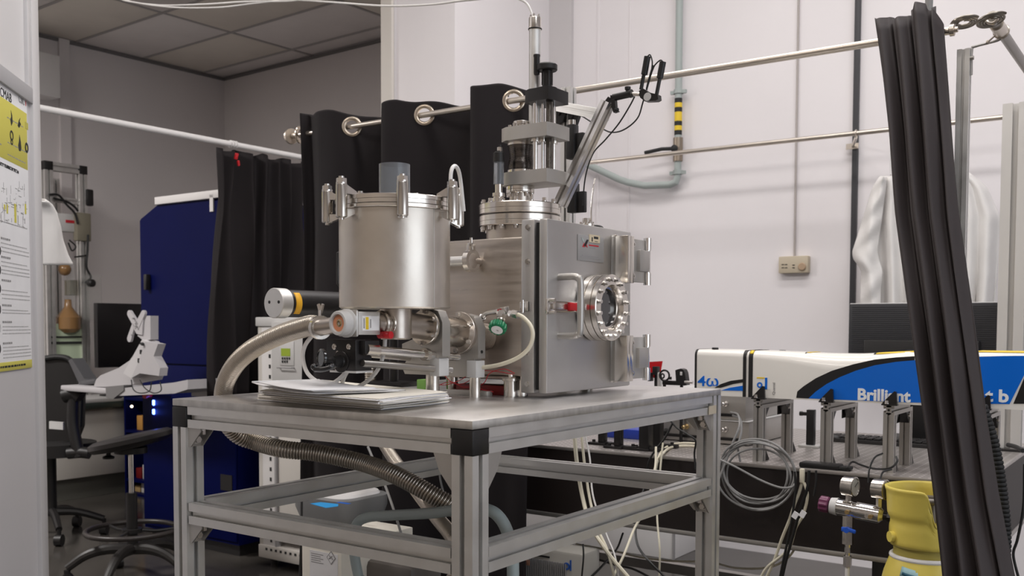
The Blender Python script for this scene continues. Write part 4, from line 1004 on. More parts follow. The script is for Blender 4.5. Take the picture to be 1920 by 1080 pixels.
# ================================================================ optical table
OT = .9; ox0, ox1, oy0, oy1 = -1.9, .516, 1.545, 2.62
o_ = Thing('optical_table', 'large perforated steel optical table with dark brown sides behind the metal worktable', 'table', (-.7, 2.1, 0))
o_.part('table_top', MB().box(ox0, ox1, oy0, oy1, OT-.012, OT, .002), HOLES)
o_.part('core', MB().box(ox0+.004, ox1-.004, oy0+.004, oy1-.004, OT-.235, OT-.012), WOOD)
o_.part('bottom_skin', MB().box(ox0, ox1, oy0, oy1, OT-.250, OT-.235, .002), ALUG)
for lx, ly in ((-1.7, 1.8), (.25, 1.85), (-1.7, 2.4), (.25, 2.45)):
    lg = o_.part('leg', MB().box(lx-.07, lx+.07, ly-.07, ly+.07, .03, OT-.250, .004), mat('dark_grey_enamel', (.05, .05, .05), .5)); o_.part('foot', MB().cyl((lx, ly, 0), (lx, ly, .03), .05, 20), BLK, parent=lg)
o_.part('cross_bar', MB().box(-1.7, .25, 2.40, 2.44, .28, .32), ALUG)
o_.part('cross_bar', MB().box(-1.7, .25, 1.82, 1.86, .12, .16), mat('dark_grey_enamel', (.05, .05, .05), .5))
# ---- laser head
lz0 = 1.098; y0 = 1.60; y1 = 1.756; lx0 = P(1303, 740, y=y0).x; lx1 = .80
la = Thing('laser_unit', 'long white and blue laser head with black swoosh and rounded top, raised on profile legs', 'laser', (.15, 1.68, lz0))
def lsec(x, h, r, y0=y0, y1=y1, z0=lz0):
    pts = []
    for k in range(9):
        a = PI*.5*k/8; pts.append(V((x, y0+r-r*math.cos(a), z0+h-r+r*math.sin(a))))
    for k in range(9):
        a = PI*.5*k/8; pts.append(V((x, y1-r+r*math.sin(a), z0+h-r+r*math.cos(a))))
    pts += [V((x, y1, z0)), V((x, y0, z0))]
    return pts
def lx(px_, py_=700): return P(px_, py_, y=y0).x
def lh_(px_): # height of the top there
    T = [(1300, .1455), (1411, .1445), (1480, .1425), (1540, .1395), (1600, .1400), (1650, .1445), (1700, .150), (1800, .153), (1960, .153)]
    for (a, h0), (c, h1) in zip(T, T[1:]):
        if px_ <= c: return h0+(h1-h0)*max(0, px_-a)/(c-a)
    return .153
def lr_(px_):
    T = [(1300, .020), (1411, .024), (1480, .034), (1560, .052), (1640, .050), (1700, .030), (1960, .024)]
    for (a, h0), (c, h1) in zip(T, T[1:]):
        if px_ <= c: return h0+(h1-h0)*max(0, px_-a)/(c-a)
    return .024
wl = mat('laser_white_gloss', (.80, .765, .71), .28, coat=.4)
def seg(a, b, grow=0, n=2):
    return [[V((p.x, p.y+(-grow if p.y < (y0+y1)/2 else grow), p.z+(grow if p.z > lz0+.02 else 0))) for p in lsec(lx(a+(b-a)*i/n), lh_(a+(b-a)*i/n), lr_(a+(b-a)*i/n))] for i in range(n+1)]
la.part('end_cover', MB().grid(seg(1306, 1393, 0, 2)), wl)
la.part('end_plate', MB().grid(seg(1302.5, 1306.5, .0006, 1)), BLK)
la.part('black_band', MB().grid(seg(1393, 1399, .0008, 1)), BLK)
la.part('joint', MB().grid(seg(1399, 1403.5, -.001, 1)), wl)
la.part('black_band', MB().grid(seg(1403.5, 1411.5, .0008, 1)), BLK)
la.part('main_cover', MB().grid(seg(1411.5, 1960, 0, 40)), wl, angle=50)
la.part('end_knob', MB().lathe(P(1341, 662, y=y0+.03)-V((0, 0, .002)), (0, 0, 1), [(.0125, 0), (.0125, .004), (.0105, .006), (.0105, .018), (.009, .020)], 20), BLK)
def decal(nm, pts, m, y=y0, d=.0007, lab=None):
    return la.part(nm, MB().prism([P(a, b, y=y-.0001) for a, b in pts], (0, -d, 0)), m, label=lab)
decal('blue_panel', [(1516, 747), (1530, 734), (1550, 720), (1575, 707), (1605, 695), (1640, 685), (1680, 678.5), (1715, 675.5), (1780, 671), (1830, 669), (1880, 667.5), (1915, 667), (1938, 668), (1918, 708), (1893, 757.5), (1800, 756.5), (1700, 754.5), (1600, 750.5)], LBLUE)
decal('black_swoosh', [(1493, 746), (1495, 734), (1507, 724), (1530, 709), (1560, 695), (1600, 683), (1640, 674), (1680, 670), (1715, 668), (1715, 675.5), (1680, 678.5), (1640, 685), (1605, 695), (1575, 707), (1550, 720), (1530, 734), (1516, 747)], BLK)
decal('blue_panel', [(1393, 723), (1393, 733), (1352, 732), (1368, 727)], LBLUE)
decal('black_swoosh', [(1393, 711), (1393, 717), (1375, 720), (1352, 727), (1340, 727), (1352, 720), (1370, 714)], BLK)
decal('black_edge', [(1900, 757), (1924, 700), (1930, 690), (1945, 690), (1920, 757)], BLK)
L0 = P(1308, 723, y=y0)
la.text('4ω', .045, LBLUE, (L0.x, y0-.0004, L0.z), '-y', bold=.0008, sx=1.25)
L0 = P(1607, 749, y=y0); L1 = P(1890, 750, y=y0)
la.text('Brilliant', .046, WINK, (L0.x, y0-.0010, L0.z), '-y', bold=.0016, sx=1.03)
L1 = P(1848, 752, y=y0)
la.text('t b', .046, WINK, (L1.x, y0-.0010, L1.z), '-y', bold=.0016, sx=1.1)
L0 = P(1419, 737, y=y0)
# the maker's mark: a ring and an upright bar under a yellow line, blue
q = P(1424.5, 722, y=y0); la.part('round_emblem', MB().ring((q.x, y0-.0008, q.z), (0, 1, 0), .0042, .0090, .0006, 30), LBLUE)
qa, qb = P(1434.5, 708, y=y0), P(1438.5, 730, y=y0); la.part('emblem_bar', MB().box(qa.x, qb.x, y0-.0008, y0, qb.z, qa.z), LBLUE)
qa, qb = P(1419, 707, y=y0), P(1433.5, 710, y=y0); la.part('emblem_line', MB().box(qa.x, qb.x, y0-.0008, y0, qb.z, qa.z), YEL)
L0 = P(1453, 740, y=y0); la.text('Quantel', .0115, INKG, (L0.x, y0-.0004, L0.z), '-y90')
# yellow warning labels on top
def toplabel(a, b, w0, w1, nm, lab=None, m=YEL):
    S = seg(a, b, .0012, 1); k0, k1 = w0, w1
    o = la.part(nm, MB().grid([s[k0:k1] for s in S], closed=False), m, label=lab); o.modifiers.new('s', 'SOLIDIFY').thickness = .0006
toplabel(1404.5, 1411, 3, 8, 'yellow_label', 'yellow label on the black band')
toplabel(1506, 1513, 7, 12, 'yellow_label'); toplabel(1504, 1506, 6, 12, 'label_edge', None, BLK)
toplabel(1636, 1716, 6, 13, 'yellow_label', 'long yellow strip along the top'); toplabel(1632, 1636, 6, 13, 'label_edge', None, BLK)
toplabel(1825, 1955, 6, 13, 'yellow_label', 'long yellow strip along the top')
toplabel(1432, 1444, 9, 12, 'top_slot', None, BLK)
# ---- laser supports: profile frames with feet brackets
def frame_leg(px_, top_py, foot, rear, label, fy=1.612):
    x = P(px_, foot[1], z=OT).x
    t_ = Thing('laser_support', label, 'support', (x, fy+.1, OT), group=None)
    w = .030; zt_ = lz0-.003
    ry = rear
    ts = .0
    t_.part('leg', MB().profile((x, fy, OT), (x, fy, zt_-.030), w, (0, 1, 0)), ALUG)
    t_.part('leg', MB().profile((x, ry, OT), (x, ry, zt_-.030), w, (0, 1, 0)), ALUG)
    t_.part('cross_bar', MB().profile((x, fy-.015, zt_-.015), (x, ry+.015, zt_-.015), w), ALUG)
    # dark centre holes of the cut end
    t_.part('end_core', MB().cyl((x, fy-.0165, zt_-.015), (x, fy-.014, zt_-.015), .0035, 10), BLK)
    for yy2, s_ in ((fy+.015, 1), (ry+.015, 1)):
        b_ = t_.part('foot_bracket', MB().prism([(x-.013, yy2, OT), (x-.013, yy2+.038, OT), (x-.013, yy2+.034, OT+.006), (x-.013, yy2+.006, OT+.036), (x-.013, yy2, OT+.038)], (.026, 0, 0)), BLKM)
        t_.part('bolt', MB().bolt((x, yy2+.020, OT+.010), (0, .6, .8), .005, .006), BOLT, parent=b_)
    t_.part('corner_bracket', MB().prism([(x-.012, fy+.015, zt_-.03), (x-.012, fy+.05, zt_-.03), (x-.012, fy+.015, zt_-.066)], (.024, 0, 0)), BLKM)
    b_ = t_.part('corner_bracket', MB().box(x-.0165, x-.0145, ry-.05, ry-.014, zt_-.066, zt_-.03).prism([(x-.012, ry-.015, zt_-.03), (x-.012, ry-.05, zt_-.03), (x-.012, ry-.015, zt_-.066)], (.024, 0, 0)), BLKM)
    t_.part('bolt', MB().bolt((x+.012, ry-.026, zt_-.042), (1, 0, 0), .0045, .005, False), BOLT, parent=b_)
    # the triangular clamp in front of the head
    b_ = t_.part('side_clamp', MB().prism([(x-.016, fy-.024, zt_+.002), (x-.016, fy-.024, zt_+.006), (x+.016, fy-.024, zt_+.040), (x+.022, fy-.024, zt_+.038), (x+.024, fy-.024, zt_+.002)], (0, .008, 0)).box(x-.018, x+.026, fy-.027, fy-.012, zt_-.001, zt_+.003), BLKM)
    t_.part('clamp_bolt', MB().bolt((x-.004, fy-.022, zt_+.003), (0, 0, 1), .0055, .010), BOLT, parent=b_)
frame_leg(1424, 757, (1420, 864), 1.86, 'leftmost profile support frame under the laser head, beside the grey boxes')
frame_leg(1574, 757, (1570, 866), 1.86, 'profile support frame under the middle of the laser head, right of the black post')
frame_leg(1665, 757, (1663, 886), 1.80, 'profile support frame under the blue panel, just left of the charcoal curtain')
frame_leg(1836, 757, (1836, 902), 1.80, 'rightmost profile support frame under the laser head, right of the charcoal curtain')
# ---- grey boxes stacked behind the first support
for i_, (za, zb3, xr) in enumerate(((OT+.003, OT+.083, -.285), (OT+.088, OT+.178, -.298))):
    bx = Thing('grey_box', ('lower grey metal instrument box behind the left laser support', 'upper grey metal instrument box stacked under the laser head')[i_], 'box', (-.5, 2.1, za))
    bx.part('case', MB().box(-.66, xr, 1.94, 2.38, za, zb3, .003), ALUG)
    bx.part('top_cover', MB().box(-.662, xr+.002, 1.935, 2.382, zb3, zb3+.004, .001), GREYP)
    for j, xx in enumerate((-.60, -.52, -.45, -.37)):
        bx.part('connector', MB().lathe((xx, 1.94, (za+zb3)/2+(.012 if j % 2 else -.01)), (0, -1, 0), [(.010, 0), (.010, .006), (.007, .008), (.007, .030), (.004, .034)], 14), (BLK, BRASS, BLK, BOLT)[j])
    bx.part('front_slot', MB().box(-.64, -.32, 1.936, 1.941, za+.012, za+.022), BLK)
# white box behind (top seen at the left of the boxes)
# ---- black post with base
q = P(1520, 838, z=OT)
p_ = Thing('optic_post', 'tall black post with short top arm on a silver base, beside the laser supports', 'post', tuple(q))
p_.part('base', MB().box(q.x-.035, q.x+.035, q.y-.03, q.y+.03, OT, OT+.008, .002), ALU)
p_.part('post', MB().box(q.x-.013, q.x+.013, q.y-.013, q.y+.013, OT+.008, P(1520, 768, y=q.y).z, .002), BLKM)
zt_ = P(1520, 772, y=q.y).z
p_.part('arm', MB().box(q.x-.038, q.x-.012, q.y-.008, q.y+.008, zt_-.014, zt_-.002, .002).cyl((q.x-.040, q.y, zt_-.008), (q.x-.03, q.y, zt_-.008), .008, 12), BLKM)
q = P(1545, 832, z=OT)
one('mouse', 'black computer mouse lying behind the silver-based black post', 'mouse', MB().sphere((q.x, q.y+.1, OT+.014), .03, 1.3, .9, .5), BLK, (q.x, q.y+.1, OT))
# ---- optics half hidden behind the worktable edge
def opt_post(px_, py_, h, lab, r=.0125, base=True, z=OT, mm=None):
    q = P(px_, py_, z=z); T_ = Thing('optic_post', lab, 'post', tuple(q))
    T_.part('post', MB().box(q.x-r, q.x+r, q.y-r, q.y+r, z+.009, z+h, .002), mm or BLKM)
    if base:
        b_ = T_.part('base', MB().box(q.x-.05, q.x+.02, q.y-.02, q.y+.02, z, z+.009, .002), BLKM)
        T_.part('bolt', MB().cyl((q.x-.036, q.y, z+.009), (q.x-.036, q.y, z+.017), .006, 12), BLK, parent=b_)
        T_.part('clamp_fork', MB().box(q.x+.012, q.x+.075, q.y-.014, q.y+.014, z, z+.013, .002), BLKM)
        T_.part('bolt', MB().cyl((q.x+.055, q.y, z+.013), (q.x+.055, q.y, z+.020), .006, 12), BLKM)
    return T_, q
opt_post(1160, 841, .15, 'black optic post nearest the optical table edge, seen under the worktable rail')
opt_post(1211, 845, .16, 'thick black optic post seen under the rail, left of cream box', .018)
opt_post(1233, 838, .17, 'second thick black optic post close behind its neighbour', .016)
opt_post(1300, 826, .16, 'black optic post right of the cream box, beside the worktable leg')
opt_post(1130, 834, .13, 'black optic post standing left of the blue tray')
q = P(1165, 822, z=OT)
bt = Thing('blue_tray', 'blue plastic tray lying among the black posts under the worktable rail', 'tray', tuple(q))
bt.part('tray', MB().box(q.x-.10, q.x+.09, q.y, q.y+.10, OT, OT+.035, .003), mat('deep_blue_plastic', (.02, .045, .32), .4))
bt.part('handle', MB().cyl((q.x+.09, q.y+.03, OT+.014), (q.x+.14, q.y+.03, OT+.017), .004, 10), mat('deep_blue_plastic', (.02, .045, .32), .4))
q = P(1272, 813, z=OT)
cb_ = Thing('cream_box', 'cream plastic box between black posts under the worktable rail', 'box', tuple(q))
cb_.part('case', MB().box(q.x-.055, q.x+.055, q.y, q.y+.08, OT, OT+.075, .006), TUBEC); cb_.part('lid', MB().box(q.x-.058, q.x+.058, q.y-.003, q.y+.083, OT+.075, OT+.095, .005), TUBEC)
# bits seen above the worktable, left of the laser
xq = P(1225, 690, y=2.0)
r_ = Thing('red_filter', 'red translucent square plate held on a black clamp left of the laser', 'filter', (xq.x, 2.0, OT))
pp = [P(a, b, y=2.02) for a, b in ((1210, 679), (1242, 677), (1238, 700), (1234, 709), (1212, 708))]
r_.part('plate', MB().prism(pp, (0, .003, 0)), mat('red_acrylic', (.55, .02, .025), .2, coat=.3))
zz_ = P(1230, 690, y=2.0)
r_.part('clamp', MB().box(zz_.x-.008, zz_.x+.012, 1.985, 2.01, zz_.z-.025, zz_.z+.006, .002).box(zz_.x-.028, zz_.x-.014, 1.985, 2.01, zz_.z-.05, zz_.z-.018, .002), BLK)
r_.part('post', MB().cyl((zz_.x, 2.0, OT), (zz_.x, 2.0, zz_.z-.02), .006, 14), BLKM)
pc_ = P(1237, 710, y=1.98)
r_.part('silver_cylinder', MB().lathe((pc_.x, 1.98, OT), (0, 0, 1), [(.0085, 0), (.0085, P(1237, 700, y=1.98).z-OT), (.007, P(1237, 698, y=1.98).z-OT)], 18), ALU)
kk = Thing('ring_mount', 'black ring lens mount with thumb knobs, between the red plate and the laser', 'mount', tuple(P(1248, 718, y=1.95).xy)+(OT,))
cc_ = P(1246, 704, y=1.95)
kk.part('ring', MB().torus(cc_, (0, 1, 0), .019, .0035, 28, 10), BLKM)
kk.part('inner_clips', MB().torus(cc_-V((.006, .004, .002)), (.3, 1, 0), .008, .003, 20, 8), BLKM)
kk.part('post', MB().cyl((cc_.x, 1.95, OT), (cc_.x, 1.95, cc_.z-.02), .006, 14), BLKM)
kk.part('rail', MB().box(cc_.x-.005, cc_.x+.085, 1.94, 1.965, cc_.z-.034, cc_.z-.018, .003), BLKM)
kk.part('knob', MB().cyl((cc_.x+.024, 1.945, cc_.z-.014), (cc_.x+.024, 1.945, cc_.z-.004), .007, 12), BLK)
k2_ = Thing('slotted_bracket', 'dark rounded slotted bracket beside the black end of the laser', 'bracket', tuple(P(1278, 718, y=1.93).xy)+(OT,))
pts = [P(a, b, y=1.90) for a, b in ((1266, 694), (1276, 691), (1281, 693), (1284, 699), (1287, 722), (1268, 722))]
k2_.part('plate', MB().prism(pts, (0, .03, 0)), BLKM)
pa, pb = P(1275, 697, y=1.899), P(1279, 704, y=1.899); k2_.part('slot', MB().box(pa.x, pb.x, 1.898, 1.901, pb.z, pa.z, .001), WHTM)
bx0_ = P(1278, 720, y=1.92); k2_.part('post', MB().cyl((bx0_.x, 1.92, OT), (bx0_.x, 1.92, bx0_.z), .006, 12), BLKM)
k2_.part('silver_rod', MB().cyl(P(1284, 716, y=1.90), P(1299, 717, y=1.90), .005, 12), BOLT)
# breadboard-like shelf with thin black box at the table edge, charger
q0, q1 = P(1484, 878, z=OT), P(1588, 880, z=OT)
pb_ = Thing('power_brick', 'flat black power supply lying on the front edge of the optical table', 'box', (-.0, 1.58, OT))
pb_.part('case', MB().box(q0.x+.01, q1.x-.01, 1.552, 1.60, OT, OT+.016, .005), BLK)
pb_.part('front_plug', MB().box(q1.x-.035, q1.x+.02, 1.555, 1.59, OT+.002, OT+.012, .003), RUB)
# monitor behind the laser
my = 2.50; a, b = P(1592, 570, y=my), P(1878, 570, y=my)
mn = Thing('monitor', 'large dark monitor seen from behind, standing at the back of the optical table', 'monitor', ((a.x+b.x)/2, my, OT))
mn.part('back_shell', MB().box(a.x, b.x, my, my+.02, a.z-.335, a.z, .003), mat('dark_monitor_plastic', (.028, .028, .031), .4))
m = MB()
for i in range(34): z = a.z-.012-i*.0075; m.box(a.x+.012, b.x-.012, my-.0012, my+.0005, z-.0022, z)
mn.part('vent_ribs', m, mat('dark_monitor_plastic', (.028, .028, .031), .4), kind='stuff')
mn.part('bezel', MB().box(a.x-.002, b.x+.002, my+.018, my+.028, a.z-.337, a.z+.003, .002), GREYP)
mx = (a.x+b.x)/2
mn.part('lower_bulge', MB().box(mx-.20, mx+.20, my-.025, my, a.z-.33, a.z-.135, .006), BLK)
mn.part('stand_neck', MB().box(mx-.04, mx+.04, my-.055, my-.02, OT+.01, a.z-.17, .004), BLK)
mn.part('stand_foot', MB().box(mx-.12, mx+.12, my-.10, my+.08, OT, OT+.012, .004), BLK)
# small dark keyboard like strip seen below the laser, against the wall
kb = Thing('keyboard', 'black keyboard lying at the back of the optical table under the laser', 'keyboard', (.05, 2.40, OT))
kb.part('base', MB().box(-.12, .33, 2.25, 2.38, OT, OT+.014, .003), BLK)
m = MB()
for i in range(16):
    for j in range(4): m.box(-.112+i*.0272, -.112+i*.0272+.022, 2.258+j*.029, 2.258+j*.029+.023, OT+.014, OT+.021, .002)
kb.part('keys', m, BLK, kind='stuff')
# big white profile post and its foot, right edge
yb_ = 2.36; a, b = P(1880, 195, y=yb_), P(1921, 195, y=yb_)
bp_ = Thing('profile_column', 'wide pale aluminium profile column rising from the back right of the optical table', 'column', ((a.x+b.x)/2, yb_, OT))
cxm = P(1880, 195, y=yb_).x
bp_.part('profile', MB().profile((cxm+.04, yb_+.02, OT+.008), (cxm+.04, yb_+.02, a.z), .08, (0, 1, 0), .04), mat('pale_aluminium', (.68, .66, .63), .45, .5))
bp_.part('base_plate', MB().box(cxm-.01, cxm+.11, yb_-.03, yb_+.07, OT, OT+.008, .002), BLKM)
# ================================================================ wall fittings
YW = 4.13
pi = Thing('wall_pipe', 'pale green wall pipe with black and yellow tape and a lever valve', 'pipe', (P(1272, 300, y=YW-.05).x, YW-.05, 2.2))
xp = P(1272, 200, y=YW-.05).x; zpb = P(1272, 345, y=YW-.05).z; xl = P(1120, 315, y=YW-.05)
pth = [(xp, YW-.05, 4.6), (xp, YW-.05, 3.2), (xp, YW-.05, 2.6), (xp, YW-.05, zpb+.05), (xp-.012, YW-.05, zpb+.012), (xp-.05, YW-.05, zpb), (xp-.22, YW-.05, zpb+.008), tuple(P(1178, 342, y=YW-.05)), tuple(P(1160, 336, y=YW-.05)), tuple(P(1118, 316, y=YW-.05)), tuple(P(1060, 290, y=YW-.05))]
pi.part('pipe', MB().tube(pth, .0215, 14), TEAL)
za_, zb_2 = P(1272, 183, y=YW-.07).z, P(1272, 252, y=YW-.07).z; n = 8
for k_ in range(n):
    z1 = za_+(zb_2-za_)*k_/n; z2 = za_+(zb_2-za_)*(k_+1)/n
    pi.part('tape_band', MB().cyl((xp, YW-.05, z2), (xp, YW-.05, z1), .0228, 18), (INK, YEL, INK, WINK, YEL, INK, YEL, INK)[k_] if k_ != 3 else YEL)
for py in (176, 327): z = P(1272, py, y=YW-.05).z; pi.part('pipe_clip', MB().cyl((xp, YW-.05, z), (xp, YW-.05, z+.025), .029, 18).box(xp-.05, xp+.05, YW-.06, YW-.04, z, z+.02), TEAL)
zv = P(1272, 280, y=YW-.06).z
pi.part('valve_body', MB().cyl((xp, YW-.05, zv-.07), (xp, YW-.05, zv+.07), .029, 16).cyl((xp, YW-.10, zv), (xp, YW-.05, zv), .02, 14), mat('aged_brass', (.30, .25, .20), .4, .9))
pi.part('valve_lever', MB().tube([(xp, YW-.10, zv), (xp-.08, YW-.105, zv+.004), (xp-.19, YW-.11, zv-.008)], .011, 10).sphere((xp, YW-.10, zv), .022), INK)
xc = P(1605, 200, y=YW-.02).x
cd = Thing('cable_conduit', 'dark vertical conduit running the full height of the hall wall', 'conduit', (xc, YW-.02, 2))
cd.part('conduit', MB().box(xc-.014, xc+.014, YW-.032, YW, 1.1, 4.6, .004), mat('dark_conduit', (.05, .05, .055), .5))
xs0, xs1 = P(1459, 485, y=YW-.05), P(1514, 511, y=YW-.05)
sk = Thing('thermostat', 'beige thermostat box with a round dial on the hall wall, below a thin conduit', 'thermostat', ((xs0.x+xs1.x)/2, YW, xs1.z))
sk.part('case', MB().box(xs0.x, xs1.x, YW-.045, YW, xs1.z, xs0.z+.012, .006), BEIGE)
c = P(1504, 500, y=YW-.046); sk.part('dial', MB().lathe((c.x, YW-.045, c.z), (0, -1, 0), [(.022, 0), (.022, .006), (.018, .009), (.008, .009)], 24), mat('tan_plastic', (.42, .30, .20), .45))
m = MB()
for a, b in ((1468, 496), (1474, 496), (1468, 502), (1474, 502), (1488, 497), (1488, 502)): c = P(a, b, y=YW-.045); m.box(c.x-.007, c.x+.007, YW-.047, YW-.044, c.z-.002, c.z+.002)
sk.part('slots', m, INK, kind='stuff')
xw = P(1494, 300, y=YW).x; sk.part('feed_conduit', MB().cyl((xw, YW-.012, xs0.z+.01), (xw, YW-.012, 4.6), .006, 10), mat('grey_wire_trunk', (.42, .38, .36), .5))
# ---- lab coats on hooks
def coat(label, left, right, ytop, ybot, seed, sleeve=None, F=LAB, y=3.80, name='lab_coat', F2=None):
    T_ = Thing(name, label, 'coat', tuple(P((left[0][0]+right[0][0])/2, ytop, y=y)))
    mb = MB(); b = mb.b; n, nz = 40, 30; vs = []
    for i in range(nz+1):
        t_ = i/nz; py = ytop+(ybot-ytop)*t_; r = []
        for j in range(n+1):
            u = j/n; px_ = lerp_list(left, py)*(1-u)+lerp_list(right, py)*u
            f = .035*math.sin(u*15+seed+t_*1.3)*(.3+t_)+.05*math.sin(u*PI)
            p = P(px_, py, y=y-f*(1 if True else 0)); r.append(b.verts.new(p))
        vs.append(r)
    for i in range(nz):
        for j in range(n): b.faces.new((vs[i][j], vs[i][j+1], vs[i+1][j+1], vs[i+1][j]))
    o = T_.part('body', mb, COAT, angle=80); md = o.modifiers.new('s', 'SOLIDIFY'); md.thickness = .006
    if sleeve:
        mb = MB(); b = mb.b; vs = []
        for i in range(41):
            py = 332+308*i/40; r = []
            for j in range(25):
                u = j/24; px_ = lerp_list(sleeve[0], py)*(1-u)+lerp_list(sleeve[1], py)*u
                f = .05*math.sin(u*PI)+.007*math.sin(i*.9+u*5)+.006*math.sin(i*.45-u*8)
                r.append(b.verts.new(P(px_, py, y=y-.05-f)))
            vs.append(r)
        for i in range(40):
            for j in range(24): b.faces.new((vs[i][j], vs[i][j+1], vs[i+1][j+1], vs[i+1][j]))
        o = T_.part('sleeve', mb, COAT, angle=80); o.modifiers.new('s', 'SOLIDIFY').thickness = .006
    T_.part('hanger_loop', MB().cyl(P((left[0][0]+right[0][0])/2, ytop-2, y=y-.02), P((left[0][0]+right[0][0])/2, 244, y=3.85)+V((0, 0, .0)), .004, 8), GREYP)
    return T_
coat('thin white lab coat hanging left of the charcoal curtain in front of the hall wall', [(1650, 330), (1640, 345), (1634, 420), (1640, 520), (1646, 640)], [(1690, 330), (1705, 345), (1715, 420), (1722, 520), (1725, 640)], 330, 640, 1.0, ([(1648, 332), (1636, 350), (1622, 395), (1597, 474), (1600, 486), (1614, 506), (1612, 560), (1616, 640)], [(1664, 332), (1662, 350), (1656, 395), (1646, 470), (1650, 490), (1655, 506), (1652, 560), (1650, 640)]))
coat('white cotton lab coat hanging right of the charcoal curtain behind the monitor', [(1795, 322), (1790, 345), (1786, 420), (1790, 520), (1790, 640)], [(1812, 322), (1848, 350), (1874, 405), (1870, 520), (1860, 640)], 322, 640, 2.3)
# ================================================================ gas cylinder and regulator
gc = P(1738, 905, y=1.375); gx0, gy0 = gc.x-.002, 1.375
cy_ = Thing('gas_cylinder', 'yellow gas cylinder with a flared yellow valve guard, behind the foot of the charcoal curtain', 'cylinder', (gx0, gy0, 0))
c0_ = V((gx0, gy0, 0))
zc = [P(1700, py, y=gy0-.085).z for py in (1033, 1000, 960, 918)]
zt_ = P(1700, 912, y=gy0-.03).z; zg0 = P(1720, 1031, y=gy0-.08).z; zsh = zg0-.026
cy_.part('body', MB().lathe(c0_, U, [(.095, 0), (.114, .02), (.115, zsh-.16), (.110, zsh-.10), (.099, zsh-.05), (.088, zsh-.018), (.084, zsh-.008)], 48), YELC)
cy_.part('white_ring', MB().torus(c0_+U*(zsh-.005), U, .080, .0065, 40, 10), WHT)
cy_.part('neck', MB().cyl(c0_+U*(zsh-.01), c0_+U*(zg0+.02), .076, 36), mat('dull_yellow_paint', (.42, .35, .08), .5))
# the guard: wall with a notch on the camera's right
mb = MB(); b = mb.b; hgt = zt_-zg0; n = 72; rows = 22; vs = []
prof = [(0, .079), (.03, .082), (.30, .082), (.38, .079), (.46, .080), (.52, .087), (.75, .089), (.93, .091), (.97, .095), (1, .095)]
def pr(t):
    for (a, r0), (c, r1) in zip(prof, prof[1:]):
        if t <= c: return r0+(r1-r0)*(t-a)/(c-a)
    return prof[-1][1]
ca = wdir(math.radians(24)); a_n = math.atan2(ca.y, ca.x)
for i in range(rows+1):
    t_ = i/rows; r = []
    for j in range(n):
        a = 2*PI*j/n; d = abs((a-a_n+PI) % (2*PI)-PI)
        tt = t_
        lim = 1-.62*(1/(1+math.exp((d-.66)*18)))
        tt = t_*lim
        r.append(b.verts.new(c0_+V((math.cos(a)*pr(tt), math.sin(a)*pr(tt), zg0+hgt*tt))))
    vs.append(r)
for i in range(rows):
    for j in range(n): b.faces.new((vs[i][j], vs[i][(j+1) % n], vs[i+1][(j+1) % n], vs[i+1][j]))
o = cy_.part('valve_guard', mb, YELC, angle=60); md = o.modifiers.new('s', 'SOLIDIFY'); md.thickness = .0055; md.offset = -1
cy_.part('guard_lug', MB().cyl(c0_+wdir(-1.45)*.078+U*(zg0+.022), c0_+wdir(-1.45)*.098+U*(zg0+.022), .014, 16), YELC, parent=o)
cy_.part('guard_lug', MB().torus(c0_+wdir(.55)*.083+U*(zg0+.040), wdir(.55), .015, .0035, 20, 8), YELC, parent=o)
cy_.part('valve', MB().cyl(c0_+U*(zg0), c0_+U*(zg0+.075), .017, 20).cyl(c0_+U*(zg0+.05), c0_+wdir(-1.3)*.075+U*(zg0+.05), .012, 16), mat('aged_brass', (.30, .25, .20), .4, .9))
m = MB(); zw = zg0+hgt*.78; m.torus(c0_+wdir(.5)*.02+U*zw, U, .027, .0085, 28, 12).cyl(c0_+wdir(.5)*.02+U*(zg0+.06), c0_+wdir(.5)*.02+U*(zw+.01), .012, 14)
cy_.part('handwheel', m, mat('grey_cast_metal', (.22, .20, .18), .4, .8))
q = c0_+wdir(-.12)*.116+U*(zsh-.045)
la_ = P(1677, 1050, y=gy0-.10); lb_ = P(1717, 1068, y=gy0-.10)
mm_ = MB(); S_ = []
for zz in (0, .026):
    r = []
    for k_ in range(7):
        a = -1.02+k_*.09; z = zsh-.020-zz-(k_*.0012); rr = .0905+(.0095 if zz else 0); r.append(c0_+wdir(a)*(rr)+U*z)
    S_.append(r)
o = cy_.part('hazard_sticker', mm_.grid(S_, closed=False), mat('pale_blue_sticker', (.30, .48, .52), .5)); o.modifiers.new('s', 'SOLIDIFY').thickness = .001
S_ = []
for zz in (.013, .020):
    S_.append([c0_+wdir(-.96+k_*.09)*(.0965+(zz-.013)*.4)+U*(zsh-.020-zz-(k_*.0012)) for k_ in range(5)])
o = cy_.part('sticker_print', MB().grid(S_, closed=False), mat('dark_teal_ink', (.02, .10, .16), .6)); o.modifiers.new('s', 'SOLIDIFY').thickness = .001; o['kind'] = 'stuff'
